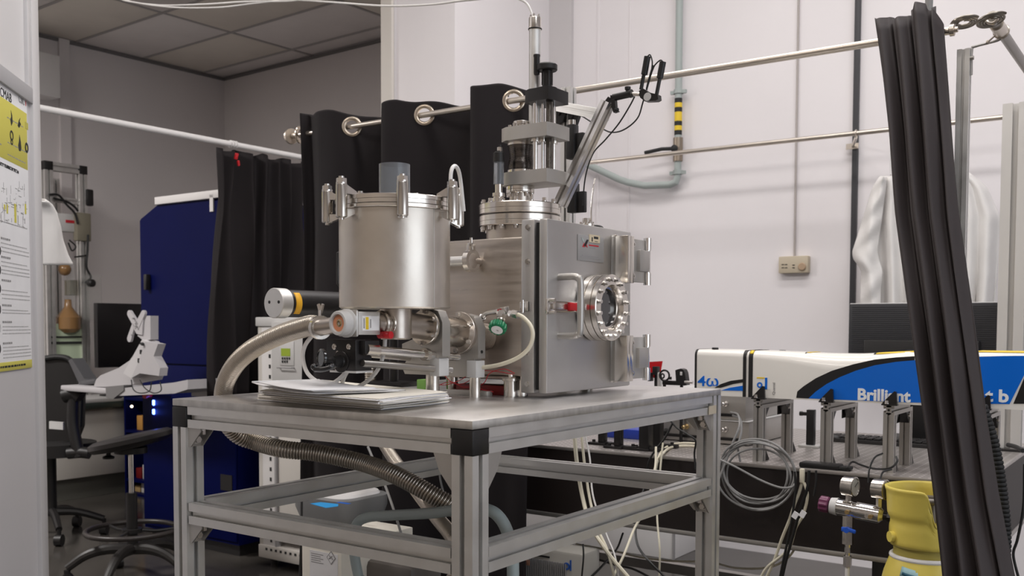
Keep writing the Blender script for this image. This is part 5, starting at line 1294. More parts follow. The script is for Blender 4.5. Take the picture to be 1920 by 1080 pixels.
# regulator with two gauges
yr = gy0
def Q(px_, py_, y=yr): return P(px_, py_, y=y)
rg = Thing('gas_regulator', 'chrome gas regulator with two round gauges and a purple knob, left of the yellow cylinder', 'regulator', tuple(Q(1610, 960)))
r0, r1 = Q(1668, 969), Q(1560, 948); rd = (r1-r0).normalized()
def al2(f): return r0.lerp(r1, f)
rg.part('inlet_nut', MB().cyl(al2(-.25), al2(.03), .014, 6).cyl(al2(-.02), al2(.12), .010, 16), BLKM)
rg.part('barrel', MB().cyl(al2(.10), al2(.16), .013, 24, .0225).cyl(al2(.16), al2(.57), .0235, 32), CHROME)
rg.part('middle_body', MB().cyl(al2(.57), al2(.64), .0205, 28).cyl(al2(.64), al2(.90), .0225, 32), CHROME)
rg.part('spring_cap', MB().cyl(al2(.90), al2(1.02), .0245, 32, .0215), GREYP)
m = MB(); rings = []; x_, y_, d_ = basis(rd)
sec = [(x_*math.cos(2*PI*k/36)+y_*math.sin(2*PI*k/36))*(.0225 if k % 4 in (0, 1) else .0200) for k in range(36)]
rg.part('adjusting_knob', m.grid([[al2(1.05)+q*.85 for q in sec], [al2(1.07)+q for q in sec], [al2(1.20)+q for q in sec], [al2(1.22)+q*.85 for q in sec]]), PURP, angle=25)
for k_, (px_, py_) in enumerate(((1592, 912), (1649, 917))):
    c = Q(px_, py_); gd = V((.97, -.16, 0)).normalized()
    gg = rg.part('gauge', MB().lathe(c-gd*.016, gd, [(.024, 0), (.0265, .002), (.0265, .026), (.0275, .027), (.0275, .034), (.0245, .035), (.0240, .031)], 36), FLANGE)
    rg.part('gauge_face', MB().cyl(c+gd*.0135, c+gd*.0158, .0235, 30), mat('gauge_dial_grey', (.45, .43, .38), .3), parent=gg)
    rg.part('gauge_needle', MB().cyl(c+gd*.0165, c+gd*.0165+V((.006, .006, .013)), .0008, 6), INK, parent=gg)
    b_ = rd*0; foot = al2(.66 if k_ == 0 else .17)+U*.018
    rg.part('gauge_stem', MB().cyl(c-U*.024, V((c.x, c.y, foot.z-.004)), .0085, 6), FLANGE, parent=gg)
for f in (.70, .36, .30): rg.part('side_port', MB().cyl(al2(f)+V((0, -.018, -.004)), al2(f)+V((.004, -.032, -.004)), .0058, 12), BRASS if f != .36 else CHROME)
dn = al2(.74)
z1_ = Q(1590, 968).z; zz = [Q(1590, p).z for p in (966, 985, 1020, 1026, 1036, 1042, 1055, 1062, 1090)]
xv = Q(1590, 1000).x
rg.part('down_pipe', MB().cyl((xv, yr, dn.z), (xv, yr, zz[0]), .0105, 14), BOLT)
rg.part('ball_valve', MB().cyl((xv, yr, zz[0]), (xv, yr, zz[2]), .0150, 6).cyl((xv, yr, zz[2]), (xv, yr, zz[3]), .008, 14), FLANGE)
bl_ = Q(1590, 994, yr-.02)
rg.part('blue_lever', MB().obox(bl_+V((.006, 0, 0)), .030, .006, .011, (0, .2, 0), .003).cyl(bl_+V((-.004, .02, 0)), bl_+V((-.004, -.004, 0)), .008, 14).obox(bl_+V((-.012, 0, .001)), .012, .006, .013, (0, 0, 0), .003), BLUEP)
rg.part('hose_fitting', MB().cyl((xv, yr, zz[3]), (xv, yr, zz[4]), .0085, 6).cyl((xv, yr, zz[4]), (xv, yr, zz[5]), .0068, 12).cyl((xv, yr, zz[5]), (xv, yr, zz[7]), .0115, 6), BOLT)
rg.part('outlet_hose', MB().cyl((xv, yr, zz[7]), (xv, yr, .35), .0062, 12), TUBEW)
# black ribbed hose right of the curtain
pts = [P(a, b, y=1.42) for a, b in ((1842, 760), (1852, 790), (1864, 830), (1874, 880), (1881, 930), (1886, 985), (1886, 1040), (1880, 1090))]
chose('ribbed_hose', 'black ribbed hose curving down just right of the charcoal curtain', pts, .0125, RUB, .011)

# ================================================================ under the tables
fb = P(1262, 1050, z=0)
wb = Thing('white_cabinet', 'large white floor cabinet against the wall below the optical table', 'cabinet', (fb.x-.5, fb.y+.2, 0))
wb.part('body', MB().box(fb.x-1.05, fb.x, fb.y, 4.05, .0, .58, .004), WHT); wb.part('side_edge', MB().box(fb.x-.004, fb.x+.006, fb.y-.006, fb.y+.012, 0, .58), INKG)
# chiller / power unit with the blue mark
a, b = P(985, 1036, y=1.46), P(1092, 1046, y=1.46)
ch = Thing('power_unit', 'cream equipment unit with a slotted front and blue emblem on the floor under the worktable', 'unit', ((a.x+b.x)/2, 1.52, 0))
zt_ = b.z+.012; x0_, x1_ = a.x-.08, b.x
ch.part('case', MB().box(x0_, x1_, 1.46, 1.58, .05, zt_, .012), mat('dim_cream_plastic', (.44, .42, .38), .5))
for xx, yy in ((x0_+.05, 1.49), (x1_-.05, 1.49), (x0_+.05, 1.55), (x1_-.05, 1.55)): ch.part('foot', MB().cyl((xx, yy, 0), (xx, yy, .052), .02, 14), BLK)
zq = P(1090, 1064, y=1.46).z
for i in range(44): 
    x = x0_+.02+i*.0075
    if x > P(1064, 1070, y=1.46).x: break
    ch.part('grille_bar', MB().box(x, x+.0032, 1.454, 1.46, .10, zq+.004), INKG)
q = P(1063, 1062, y=1.458); ch.part('emblem_ring', MB().ring((q.x-.002, 1.4570, q.z), (0, 1, 0), .0065, .0125, .003, 28), INKB)
q2 = P(1068, 1058, y=1.458); ch.part('emblem_bar', MB().box(q2.x+.001, q2.x+.006, 1.4575, 1.46, q2.z-.022, q2.z+.014), INKB)
q2 = P(990, 1056, y=1.458); ch.part('orange_switch', MB().box(q2.x-.012, q2.x+.012, 1.454, 1.46, q2.z-.008, q2.z+.012, .002), COPPER)
q2 = P(1005, 1043, y=1.458); ch.part('top_slot', MB().box(q2.x-.03, q2.x+.055, 1.457, 1.47, q2.z+.001, q2.z+.007), INK)
# canister robot-like lid: the grey and white device with blue tape
c = P(636, 950, y=.95)
rv = Thing('desktop_device', 'grey-rimmed white device with a scrap of blue tape, behind the lower rail', 'device', (c.x, c.y, 0))
zt_ = P(640, 932, y=.92).z-.01
def rrect(x0, x1, y0, y1, r, z, k=6):
    out = []
    for cx_, cy__, a0 in ((x1-r, y1-r, 0), (x0+r, y1-r, PI/2), (x0+r, y0+r, PI), (x1-r, y0+r, 1.5*PI)):
        for i in range(k+1): a = a0+PI/2*i/k; out.append(V((cx_+r*math.cos(a), cy__+r*math.sin(a), z)))
    return out
dx0, dx1, dy0, dy1 = c.x-.19, c.x+.07, .90, 1.14
rv.part('rim', MB().grid([rrect(dx0+.02, dx1-.02, dy0+.02, dy1-.02, .05, zt_-.10), rrect(dx0, dx1, dy0, dy1, .06, zt_-.04), rrect(dx0, dx1, dy0, dy1, .06, zt_-.004), rrect(dx0+.008, dx1-.008, dy0+.008, dy1-.008, .055, zt_)]), mat('mid_grey_plastic', (.20, .20, .20), .45))
rv.part('lid', MB().grid([rrect(dx0+.02, dx1-.02, dy0+.02, dy1-.02, .05, zt_), rrect(dx0+.025, dx1-.025, dy0+.025, dy1-.025, .048, zt_+.010), rrect(dx0+.06, dx1-.06, dy0+.06, dy1-.06, .03, zt_+.014)]), WHT)
q = P(612, 947, z=zt_+.0145)
rv.part('blue_tape', MB().prism([(q.x-.055, q.y-.015, q.z), (q.x+.035, q.y-.035, q.z), (q.x+.045, q.y+.005, q.z), (q.x+.02, q.y+.03, q.z), (q.x-.045, q.y+.02, q.z)], (0, 0, .0012)), mat('bright_blue_tape', (.03, .28, .62), .5))
q = P(642, 943, z=zt_+.0145); rv.part('printed_mark', MB().box(q.x-.02, q.x+.03, q.y-.008, q.y+.008, q.z, q.z+.0006), INKB)
rv.part('pedestal', MB().box(dx0+.07, dx1-.07, dy0+.10, dy1-.03, 0, zt_-.09, .01), BLK)
# white box with hazard label
c = P(600, 1040, y=.62)
bx = Thing('chemical_box', 'white cardboard box with a printed hazard label under the worktable', 'box', (c.x, .75, 0))
x0_, x1_ = P(566, 1050, y=.62).x, P(640, 1050, y=.62).x; zt_ = P(600, 1028, y=.62).z+.02
bx.part('carton', MB().box(x0_, x1_, .62, .92, 0, zt_, .003), PAPERC)
la0, la1 = P(581, 1040, y=.619), P(633, 1040, y=.619)
zl0 = P(600, 1034, y=.619).z
lb = bx.part('label', MB().box(la0.x, la1.x, .6185, .62, zl0-.20, zl0), PAPER)
dq = P(621, 1046, y=.618)
m = MB().prism([(dq.x, .6175, dq.z-.020), (dq.x+.018, .6175, dq.z), (dq.x, .6175, dq.z+.020), (dq.x-.018, .6175, dq.z)], (0, .001, 0))
bx.part('hazard_diamond', m, INKG, parent=lb)
m = MB().prism([(dq.x, .617, dq.z-.016), (dq.x+.0145, .617, dq.z), (dq.x, .617, dq.z+.016), (dq.x-.0145, .617, dq.z)], (0, .001, 0))
bx.part('diamond_field', m, PAPER, parent=lb)
bx.part('diamond_figure', MB().cyl((dq.x-.007, .6165, dq.z-.003), (dq.x+.006, .6165, dq.z+.006), .0016, 6).cyl((dq.x+.007, .6165, dq.z-.003), (dq.x-.006, .6165, dq.z+.006), .0016, 6), INKG, parent=lb)
m = MB()
for i in range(5): z = zl0-.008-i*.006; m.box(la0.x+.006, la0.x+.055-(i % 2)*.01, .618, .6186, z-.0022, z)
m.box(la1.x-.034, la1.x-.006, .618, .6186, zl0-.072, zl0-.064); m.box(la0.x+.005, la1.x-.004, .618, .6186, zl0-.078, zl0-.0768); m.box(dq.x-.006, dq.x-.001, .618, .6186, zl0-.105, zl0-.085)
bx.part('label_print', m, INKG, parent=lb, kind='stuff')
# pale blue hose hoop
pts = [P(690, 1150, y=.42), P(672, 1080, y=.42), P(664, 1030, y=.42), P(668, 985, y=.42), P(690, 970, y=.42), P(740, 966, y=.40), P(810, 962, y=.37), P(870, 954, y=.33), P(915, 956, y=.30), P(940, 975, y=.30), P(955, 1010, y=.30), P(958, 1050, y=.30), P(962, 1100, y=.30)]
pts = [pts[0]+V((0, 0, -.0))]+pts[1:]
e1 = V((pts[-1].x, pts[-1].y, .02)); e0 = V((pts[0].x, pts[0].y, .02))
one('blue_hose', 'pale blue-grey plastic hose bent in a hoop behind the near leg of the worktable', 'hose', MB().tube([e0]+pts+[e1], .0125, 14, 8), TEALB, pts[0])
# dark pump body behind the near leg
c = P(700, 1040, y=.78)
pu = Thing('vacuum_pump', 'dark grey pump housing on the floor under the middle of the worktable', 'pump', (c.x, .8, 0))
pu.part('housing', MB().box(c.x-.02, c.x+.20, .72, .86, .02, P(700, 1052, y=.72).z, .02), mat('brown_grey_enamel', (.12, .105, .095), .45))
pu.part('motor', MB().lathe((c.x+.24, .80, .35), (1, 0, 0), [(.09, 0), (.095, .01), (.095, .18), (.07, .20)], 28), mat('brown_grey_enamel', (.12, .105, .095), .45))
pu.part('foot', MB().box(c.x, c.x+.42, .70, .90, 0, .022, .003), BLK)
# cables hanging from the table, down to the floor
def hang(label, pts, r, m, **k): return cable(label, pts, r, m, **k)
hang('cream cable dropping behind the far rail, thickest of the hanging bunch', [P(1077, 815, y=1.2), P(1082, 870, y=1.2), P(1092, 930, y=1.2), P(1107, 985, y=1.15), P(1128, 1020, y=1.1), P(1150, 1050, y=1.1), P(1180, 1085, y=1.1)], .0062, TUBEC)
hang('cream cable just right of the thickest hanging one', [P(1090, 812, y=1.22), P(1096, 870, y=1.22), P(1105, 930, y=1.2), P(1118, 985, y=1.15), P(1138, 1030, y=1.1), P(1152, 1082, y=1.1)], .0042, TUBEC)
hang('thin white cable rightmost of the bunch hanging behind the far rail', [P(1096, 812, y=1.24), P(1106, 860, y=1.24), P(1112, 930, y=1.2), P(1136, 1000, y=1.16), P(1152, 1040, y=1.12), P(1160, 1085, y=1.1)], .0028, TUBEW)
hang('pale cable crossing the bunch from upper right to lower left', [P(1230, 838, y=1.49), P(1228, 880, y=1.45), P(1212, 950, y=1.35), P(1190, 990, y=1.3), P(1170, 1040, y=1.2), P(1148, 1085, y=1.15)], .0038, TUBEC)
hang('thin vertical pale cable in front of the floor cabinet', [P(1243, 830, y=1.50), P(1238, 880, y=1.48), P(1232, 960, y=1.45), P(1237, 1030, y=1.4), P(1236, 1085, y=1.4)], .0032, TUBEC)
hang('cream cable lying over the optical table edge and bending down', [P(1320, 833, z=OT+.006), P(1290, 831, z=OT+.006), P(1262, 833, z=OT+.006), P(1244, 843, z=OT+.004), P(1234, 860, y=1.53), P(1228, 890, y=1.52)], .0042, TUBEC)
hang('second cream cable bending over the optical table edge just below the first', [P(1318, 838, z=OT+.006), P(1285, 836, z=OT+.006), P(1258, 839, z=OT+.006), P(1243, 850, y=1.535), P(1232, 868, y=1.53), P(1224, 890, y=1.52)], .0042, TUBEC)
hang('black cable dropping from the worktable rail past the cream box', [P(1262, 792, y=1.50), P(1246, 822, y=1.50), P(1228, 845, y=1.50), P(1216, 868, y=1.50), P(1212, 900, y=1.5), P(1200, 940, y=1.45), P(1192, 980, y=1.4), P(1195, 1020, y=1.35), P(1215, 1050, y=1.3), P(1250, 1085, y=1.3)], .0035, CABB)
hang('black cable slanting from the rail to the worktable leg', [P(1258, 790, y=1.48), P(1270, 803, y=1.48), P(1288, 814, y=1.48), P(1304, 826, y=1.48), P(1302, 850, y=1.5), P(1304, 880, y=1.5)], .0030, CABB)
hang('black cable pair falling left of the floor cabinet', [P(1093, 1020, y=1.28), P(1094, 1045, y=1.27), P(1090, 1090, y=1.27)], .0028, CABB)
hang('black cable sweeping across the floor unit to the right', [P(1070, 1020, y=1.9), P(1100, 1040, y=1.8), P(1150, 1058, y=1.7), P(1190, 1068, y=1.6), P(1240, 1095, y=1.5)], .0040, CABB)
hang('black cable crossing up towards the optical table bottom', [P(1168, 1000, y=1.9), P(1156, 1030, y=1.8), P(1130, 1060, y=1.6), P(1105, 1085, y=1.5)], .0040, CABB)
hang('long white cable lying low across the view behind the far worktable leg', [P(1080, 1020, y=1.9), P(1150, 1033, y=1.9), P(1200, 1045, y=1.9), P(1260, 1052, y=1.9), P(1330, 1054, y=1.9), P(1380, 1065, y=1.8), P(1440, 1064, y=1.7), P(1478, 1045, y=1.65), P(1500, 1010, y=1.6)], .0036, TUBEC)
# grey coil hung on the optical table edge
m = MB(); 
cc_ = P(1420, 887, y=1.50); pts = []
for i in range(110):
    a = i*2*PI/22+1.2; k_ = i/110
    pts.append(cc_+V(((.105+.012*math.sin(k_*9))*math.cos(a)*(1+.05*k_), .006*math.sin(i*.9)-.012*k_, (.092+.010*math.cos(k_*7))*math.sin(a)-.012*math.sin(a*.5))))
end = [P(1345, 905, y=1.47), P(1360, 868, y=1.49), P(1374, 830, y=1.5), P(1386, 800, y=1.52), P(1384, 778, y=1.56), P(1370, 773, y=1.60)]
one('cable_coil', 'coil of grey cable hung on the front edge of the optical table', 'cable', MB().tube(pts, .0034, 8, 2), CABG, cc_)
hang('grey cable rising from the coil to the grey boxes', end[::-1], .0034, CABG)
hang('second grey cable rising beside it to the boxes', [P(1388, 866, y=1.50), P(1384, 838, y=1.51), P(1390, 810, y=1.53), P(1388, 786, y=1.56), P(1374, 779, y=1.6)], .0034, CABG)
hang('grey cable slung across the coil towards the right', [P(1350, 862, y=1.47), P(1380, 876, y=1.465), P(1425, 900, y=1.46), P(1462, 914, y=1.46), P(1485, 913, y=1.47), P(1490, 905, y=1.5)], .0034, CABG)
hang('black cable from the power supply looping up to the right support', [P(1588, 878, z=OT+.01), P(1598, 866, z=OT+.012), P(1615, 872, z=OT+.012), P(1640, 879, z=OT+.01), P(1668, 878, y=1.56), P(1682, 866, y=1.57), P(1680, 856, y=1.58)], .0030, CABB)
hang('black lead climbing over the table edge by the gauges', [P(1628, 905, y=1.52), P(1630, 880, y=1.53), P(1640, 858, y=1.55), P(1655, 850, y=1.57)], .0026, CABB)
hang('black lead dropping behind the right-hand gauge', [P(1650, 900, y=1.50), P(1656, 885, y=1.53), P(1672, 880, y=1.55)], .0026, CABB)
for i, (lab, pts, r, m_) in enumerate((
    ('cream cable with a plug hanging at the edge of the optical table', [(1503, 884), (1503, 905), (1498, 925), (1490, 945), (1480, 975), (1466, 1010), (1452, 1050), (1436, 1085)], .0046, TUBEC),
    ('cream cable beside the plug cable running down to the left', [(1508, 905), (1514, 930), (1506, 965), (1492, 990), (1478, 1030), (1440, 1062), (1425, 1085)], .0042, TUBEC),
    ('black cable running straight down among the cream ones', [(1517, 882), (1514, 915), (1502, 950), (1488, 1000), (1474, 1050), (1466, 1085)], .0046, CABB),
    ('black cable left of the straight black one', [(1490, 884), (1492, 915), (1488, 950), (1480, 1000), (1470, 1045), (1462, 1085)], .0038, CABB),
    ('black cable hanging alone with a small pale end', [(1530, 882), (1530, 905), (1526, 930)], .0032, CABB))):
    hang(lab, [P(a, b, y=1.505-.012*i) for a, b in pts], r, m_)
one('cable_plug', 'pale grey plug on the cream cable at the optical table edge', 'plug', MB().obox(P(1504, 892, y=1.50), .014, .012, .042, (0, 0, 0), .003), TUBEC, P(1504, 892, y=1.50))
for i, (a, b) in enumerate(((1491, 966), (1505, 964))):
    one('cable_tag', ('left white paper tag tied round the hanging cables', 'right white paper tag tied round the hanging cables')[i], 'tag', MB().obox(P(a, b, y=1.44), .016, .002, .020, (0, .5, 0)), PAPER, P(a, b, y=1.44))
# cables at the very right
hang('black cable bundle dropping behind the right edge of the table', [P(1918, 845, y=2.2), P(1905, 838, y=2.25), P(1890, 834, y=2.3)], .0075, CABB)
hang('black cable hanging at the far right edge of the view', [P(1921, 870, y=1.9), P(1919, 950, y=1.9), P(1908, 1010, y=1.9), P(1900, 1040, y=1.9), P(1910, 1085, y=1.9)], .0040, CABB)
# floor equipment seen low behind the hose outlet
one('lower_crate', 'grey crate standing on the floor under the right end of the optical table', 'crate', MB().box(-.45, -.05, 1.95, 2.3, 0, .30, .01), GREYP, (-.25, 2.1, 0))
# cables under the left part
hang('thin black cable hanging straight down under the left of the worktable', [P(566, 925, y=.75), P(565, 1000, y=.75), P(562, 1085, y=.75)], .0035, CABB)
hang('grey cable slanting down behind the crossing hoses', [P(690, 838, y=.95), P(708, 880, y=.9), P(722, 910, y=.85), P(738, 955, y=.8), P(752, 1000, y=.8)], .0040, CABG)
hang('thin grey cable hanging in front of the black curtain near the gusset', [P(822, 870, y=.9), P(826, 900, y=.9), P(832, 925, y=.9)], .0030, CABG)
hang('white cables drooping across the top of the view, lower of the pair', [P(60, -900, y=1.), P(90, -520, y=1.), P(110, -290, y=1.), P(130, -150, y=.98), P(165, -60, y=.95), P(215, -8, y=.9), P(262, 6, y=.85), P(330, 14, y=.8), P(410, 14, y=.8), P(480, 6, y=.8), P(545, 0, y=.8), P(620, 4, y=.8), P(720, 11, y=.78), P(800, 9, y=.75), P(860, 2, y=.72), P(930, -8, y=.70), P(985, -40, y=.69), P(1040, -100, y=.68), P(1080, -200, y=.68), P(1110, -400, y=.68), P(1120, -700, y=.68)], .0030, TUBEW)
hang('white cables drooping across the top of the view, upper of the pair', [P(90, -900, y=1.), P(120, -520, y=1.), P(135, -290, y=1.), P(155, -150, y=.98), P(185, -60, y=.95), P(225, -6, y=.9), P(290, 9, y=.86), P(380, 8, y=.82), P(460, 3, y=.80), P(540, 2, y=.80), P(580, -6, y=.8), P(615, -30, y=.8), P(660, -90, y=.8), P(690, -190, y=.8), P(710, -400, y=.8), P(715, -700, y=.8)], .0030, TUBEW)
tq = V((-.3435, .690, ztt))
hang('white cable arcing down into the top of the tall transfer tube', [P(820, -700, y=.69), P(830, -380, y=.69), P(850, -190, y=.69), P(880, -90, y=.69), P(920, -35, y=.69), P(955, -8, y=.69), P(975, -1, y=.69), P(988, 7, y=.69), P(996, 22, y=.69), tuple(tq+V((0, 0, -.02)))], .0028, TUBEW)
# ================================================================ left foreground: framed panel with the safety poster
# frame PANEL: x runs along the panel away from the camera, -y is the face towards the room
pn = Thing('partition_panel', 'white glazed partition panel with a grey metal frame, close on the left', 'panel', (-.2, 0, 0), PANEL)
fm = mat('pale_frame_paint', (.62, .60, .60), .45)
def PP(px_, py_, y=0): return P(px_, py_, PANEL, y=y)
e0 = PP(66, 500).x; e1 = PP(78, 500).x
zbar = PP(30, 160).z
pn.part('upright', MB().box(e0, e1, -.004, .060, 0, 3.4, .004), fm)
pn.part('edge_strip', MB().box(e1, e1+.012, -.002, .055, 0, 3.4, .003), mat('pale_aluminium', (.68, .66, .63), .45, .5))
pn.part('cross_bar', MB().box(-1.2, e0, -.004, .05, zbar-.022, zbar+.026, .003), mat('bar_grey', (.46, .45, .46), .4))
pn.part('upper_panel', MB().box(-1.2, e0-.03, .010, .03, zbar+.026, 3.4), mat('panel_white', (.70, .68, .68), .3))
pn.part('lower_panel', MB().box(-1.2, e0, .008, .03, 0, zbar-.022), mat('panel_grey', (.56, .54, .55), .35))
pn.part('glazing_bead', MB().box(e0-.032, e0-.0, -.001, .02, zbar+.026, 3.4, .003), mat('panel_white', (.70, .68, .68), .3))
# poster
x1 = PP(58, 420).x; x0 = x1-.595; zt_ = PP(56, 190).z; zb_3 = PP(62, 689).z
ps = Thing('safety_poster', 'white and yellow laboratory safety poster taped to the partition panel', 'poster', ((x0+x1)/2, .006, zb_3), PANEL)
ps.part('sheet', MB().box(x0, x1, .0050, .0078, zb_3, zt_), PAPER)
HP = zt_-zb_3
def zz_(py): return PP(60, py).z
yk = .0046
ps.part('yellow_field', MB().box(x0, x1-.004, yk, .005, zz_(322), zz_(218), .0002), YELP)
ps.part('yellow_foot', MB().box(x0, x1, yk, .005, zb_3, zz_(674), .0002), YELP)
ps.text('CMAB', .036, INK, (PP(0, 175, .0045).x, .0045, PP(4, 172, .0045).z-.014), '-y', sx=1.0)
ps.text('CSIC', .034, INKG, (PP(38, 190).x, .0045, zz_(206)), '-y', sx=.75)
ps.part('red_mark', MB().box(x1-.014, x1-.008, yk, .005, zz_(206)+.002, zz_(206)+.020), INKR)
ps.text('SAFETY TRAINING IN THE LAB', .0125, INK, (PP(1, 320).x, .0045, zz_(340)+.006), '-y', sx=1.0)
# pictograms in the yellow field
def icon(px_, py_, kind):
    q = PP(px_, py_, .0042)
    m = MB(); c = V((q.x, .0040, q.z)); Dn = V((0, .0012, 0))
    if kind == 0: m.prism([c+V((-.006, 0, .022)), c+V((.004, 0, .010)), c+V((.008, 0, -.010)), c+V((-.004, 0, -.022)), c+V((-.012, 0, -.006)), c+V((-.004, 0, .004))], Dn)
    if kind == 1: m.prism([c+V((-.014, 0, -.010)), c+V((.0, 0, -.014)), c+V((.016, 0, .0)), c+V((.004, 0, .006)), c+V((.012, 0, .018)), c+V((-.002, 0, .008))], Dn)
    if kind == 2: m.torus(c+V((0, 0, .012)), (0, 1, 0), .012, .003, 20, 6, .3).torus(c+V((0, 0, -.006)), (0, 1, 0), .007, .0025, 18, 6, .3)
    if kind == 3: m.prism([c+V((0, 0, .024)), c+V((.010, 0, .004)), c+V((.014, 0, -.014)), c+V((.006, 0, -.024)), c+V((-.008, 0, -.024)), c+V((-.014, 0, -.010)), c+V((-.006, 0, .004))], Dn)
    if kind == 4: m.torus(c, (0, 1, 0), .012, .004, 20, 6, .3)
    if kind == 5: m.box(c.x-.014, c.x+.014, .0040, .0048, c.z-.010, c.z+.010)
    return m
for (a, b, k_) in ((22, 222, 0), (36, 231, 1), (50, 236, 5), (22, 262, 2), (37, 268, 3), (50, 277, 4)):
    ps.part('pictogram', icon(a, b, k_), INK if k_ != 5 else mat('dull_yellow_ink', (.50, .45, .09), .7))
def bars(rows, x_a, x_b, h, mt, nm='text_lines'):
    m = MB(); rn = random.Random(4)
    for py in rows:
        z = zz_(py); xe = x_b-rn.random()*.05*(1 if rn.random() < .4 else 0)
        x = x_a
        while x < xe-.006:
            w_ = rn.uniform(.008, .026); m.box(x, min(xe, x+w_), yk-.0002, .005, z-h/2, z+h/2); x += w_+.004
    ps.part(nm, m, mt, kind='stuff')
xs = PP(6, 500).x
bars([250-2, 262, 274, 300], x0+.02, PP(6, 250).x, .0035, INKG)
bars([247, 290], PP(17, 250).x, x1-.02, .003, INKG)
bars([311], PP(18, 310).x, x1-.012, .003, INKG)
bars([331], PP(1, 330).x, PP(38, 330).x, .0022, INK)
# floor-plan sketch
m = MB(); rn = random.Random(3)
for i in range(70):
    a = rn.uniform(4, 52); b = rn.uniform(352, 428); q = PP(a, b); w_ = rn.uniform(.004, .030); h_ = rn.uniform(.004, .03)
    if rn.random() < .5: m.box(q.x, min(q.x+w_, x1-.01), yk-.0001, .005, q.z, q.z+.0016)
    else: m.box(q.x, q.x+.0016, yk-.0001, .005, q.z, q.z+h_)
ps.part('plan_sketch', m, INKG, kind='stuff')
for a, b, w_, h_ in ((17, 392, .012, .025), (32, 400, .018, .055), (51, 392, .014, .03), (12, 388, .012, .014)):
    q = PP(a, b); ps.part('yellow_spot', MB().box(q.x-w_/2, q.x+w_/2, yk-.0002, .005, q.z-h_/2, q.z+h_/2), YELP)
bars([431], PP(4, 440).x, x1-.01, .002, INKG)
rows = [(460, [468, 475, 482]), (492, [500, 507, 514, 520]), (532, [549, 556, 563]), (575, [583, 588]), (604, [612, 618, 624]), (641, [648, 654, 660, 666])]
for hd_, bd in rows:
    bars([hd_], xs, xs+.09, .0055, INKG, 'heading'); bars(bd, xs, x1-.008, .0026, mat('pale_print', (.46, .45, .45), .8))
for py in (470, 506, 541, 580, 615, 654):
    q = PP(2, py); ps.part('row_icon', MB().torus((q.x, .0044, q.z), (0, 1, 0), .010, .0035, 16, 6, .2), INK if py != 615 else mat('pale_ink', (.55, .55, .55), .8))
bars([682], x0+.1, x1-.05, .006, INK, 'heading')
# white cloth hung on the back of the panel
Sc = [(80, 376), (96, 384), (110, 400), (118, 425), (122, 450), (130, 478), (137, 494)]
mb = MB(); b = mb.b; vs = []
for i in range(26):
    t_ = i/25; py = 376+(497-376)*t_
    pxr = lerp_list([(q[1]*0+q[0], q[1]) for q in Sc], py) if py < 494 else 137
    r = []
    for j in range(13):
        u = j/12; p = PP(72+(pxr-72)*u, py if j else py, .075); r.append(b.verts.new(p+V((0, .012*math.sin(u*7+t_*2), 0))))
    vs.append(r)
for i in range(25):
    for j in range(12): b.faces.new((vs[i][j], vs[i][j+1], vs[i+1][j+1], vs[i+1][j]))
lc = Thing('white_cloth', 'white cotton garment hanging behind the edge of the partition panel', 'garment', tuple(PP(80, 376, .07)), PANEL)
o = lc.part('cloth', mb, COAT, angle=80); o.modifiers.new('s', 'SOLIDIFY').thickness = .006
lc.part('hook', MB().cyl((e1-.01, .03, PP(80, 378).z), (e1-.01, .085, PP(80, 378).z), .006, 8), ALUG)

# ================================================================ back room
# big blue machine cabinet
yb = 2.26
xL, xR = P(265, 500, y=yb).x, -3.41
zt_ = P(340, 373, y=yb).z; cut = P(265, 411, y=yb).z; cutx = P(295, 380, y=yb).x
bm_ = Thing('blue_cabinet', 'tall navy blue machine cabinet with a cut-off upper left corner and white top trim', 'cabinet', (-3.85, 2.7, 0))
bm_.part('housing', MB().prism([(xL, yb, .07), (xR, yb, .07), (xR, yb, zt_-.02), (cutx, yb, zt_-.02), (xL, yb, cut)], (0, .85, 0)), BLUE)
zd = P(395, 686, y=yb).z
bm_.part('upper_door', MB().prism([(xL+.01, yb-.012, zd+.006), (xR-.005, yb-.012, zd+.006), (xR-.005, yb-.012, zt_-.035), (cutx+.005, yb-.012, zt_-.035), (xL+.01, yb-.012, cut-.01)], (0, .011, 0)), BLUE)
bm_.part('lower_panel', MB().box(xL+.01, xR-.005, yb-.012, yb-.001, .09, zd-.006, .002), BLUE)
bm_.part('top_trim', MB().box(cutx, xR+.02, yb-.02, yb+.85, zt_-.02, zt_+.025, .004), WHTM)
q = P(395, 380, y=yb-.02); bm_.part('corner_trim', MB().box(q.x-.01, q.x+.02, yb-.02, yb-.012, q.z-.05, zt_), WHTM)
q = P(278, 530, y=yb-.02); bm_.part('door_handle', MB().box(q.x-.014, q.x+.014, yb-.045, yb-.012, q.z-.045, q.z+.05, .006), BLK)
q = P(425, 905, y=yb-.012); bm_.part('vent', MB().box(q.x-.05, q.x+.05, yb-.016, yb-.010, q.z-.045, q.z+.045), BLK)
for py in (755, 772):
    q = P(289, py, y=yb-.012); bm_.part('indicator_lamp', MB().box(q.x-.009, q.x+.009, yb-.020, yb-.011, q.z-.016, q.z+.016, .004), LED)
bm_.part('plinth', MB().box(xL+.03, xR-.03, yb+.03, yb+.8, 0, .07), BLK)
q = P(283, 740, y=yb-.012); bm_.part('red_button', MB().lathe((q.x, yb-.012, q.z), (0, -1, 0), [(.016, 0), (.016, .03), (.022, .032), (.022, .045)], 18), RED)
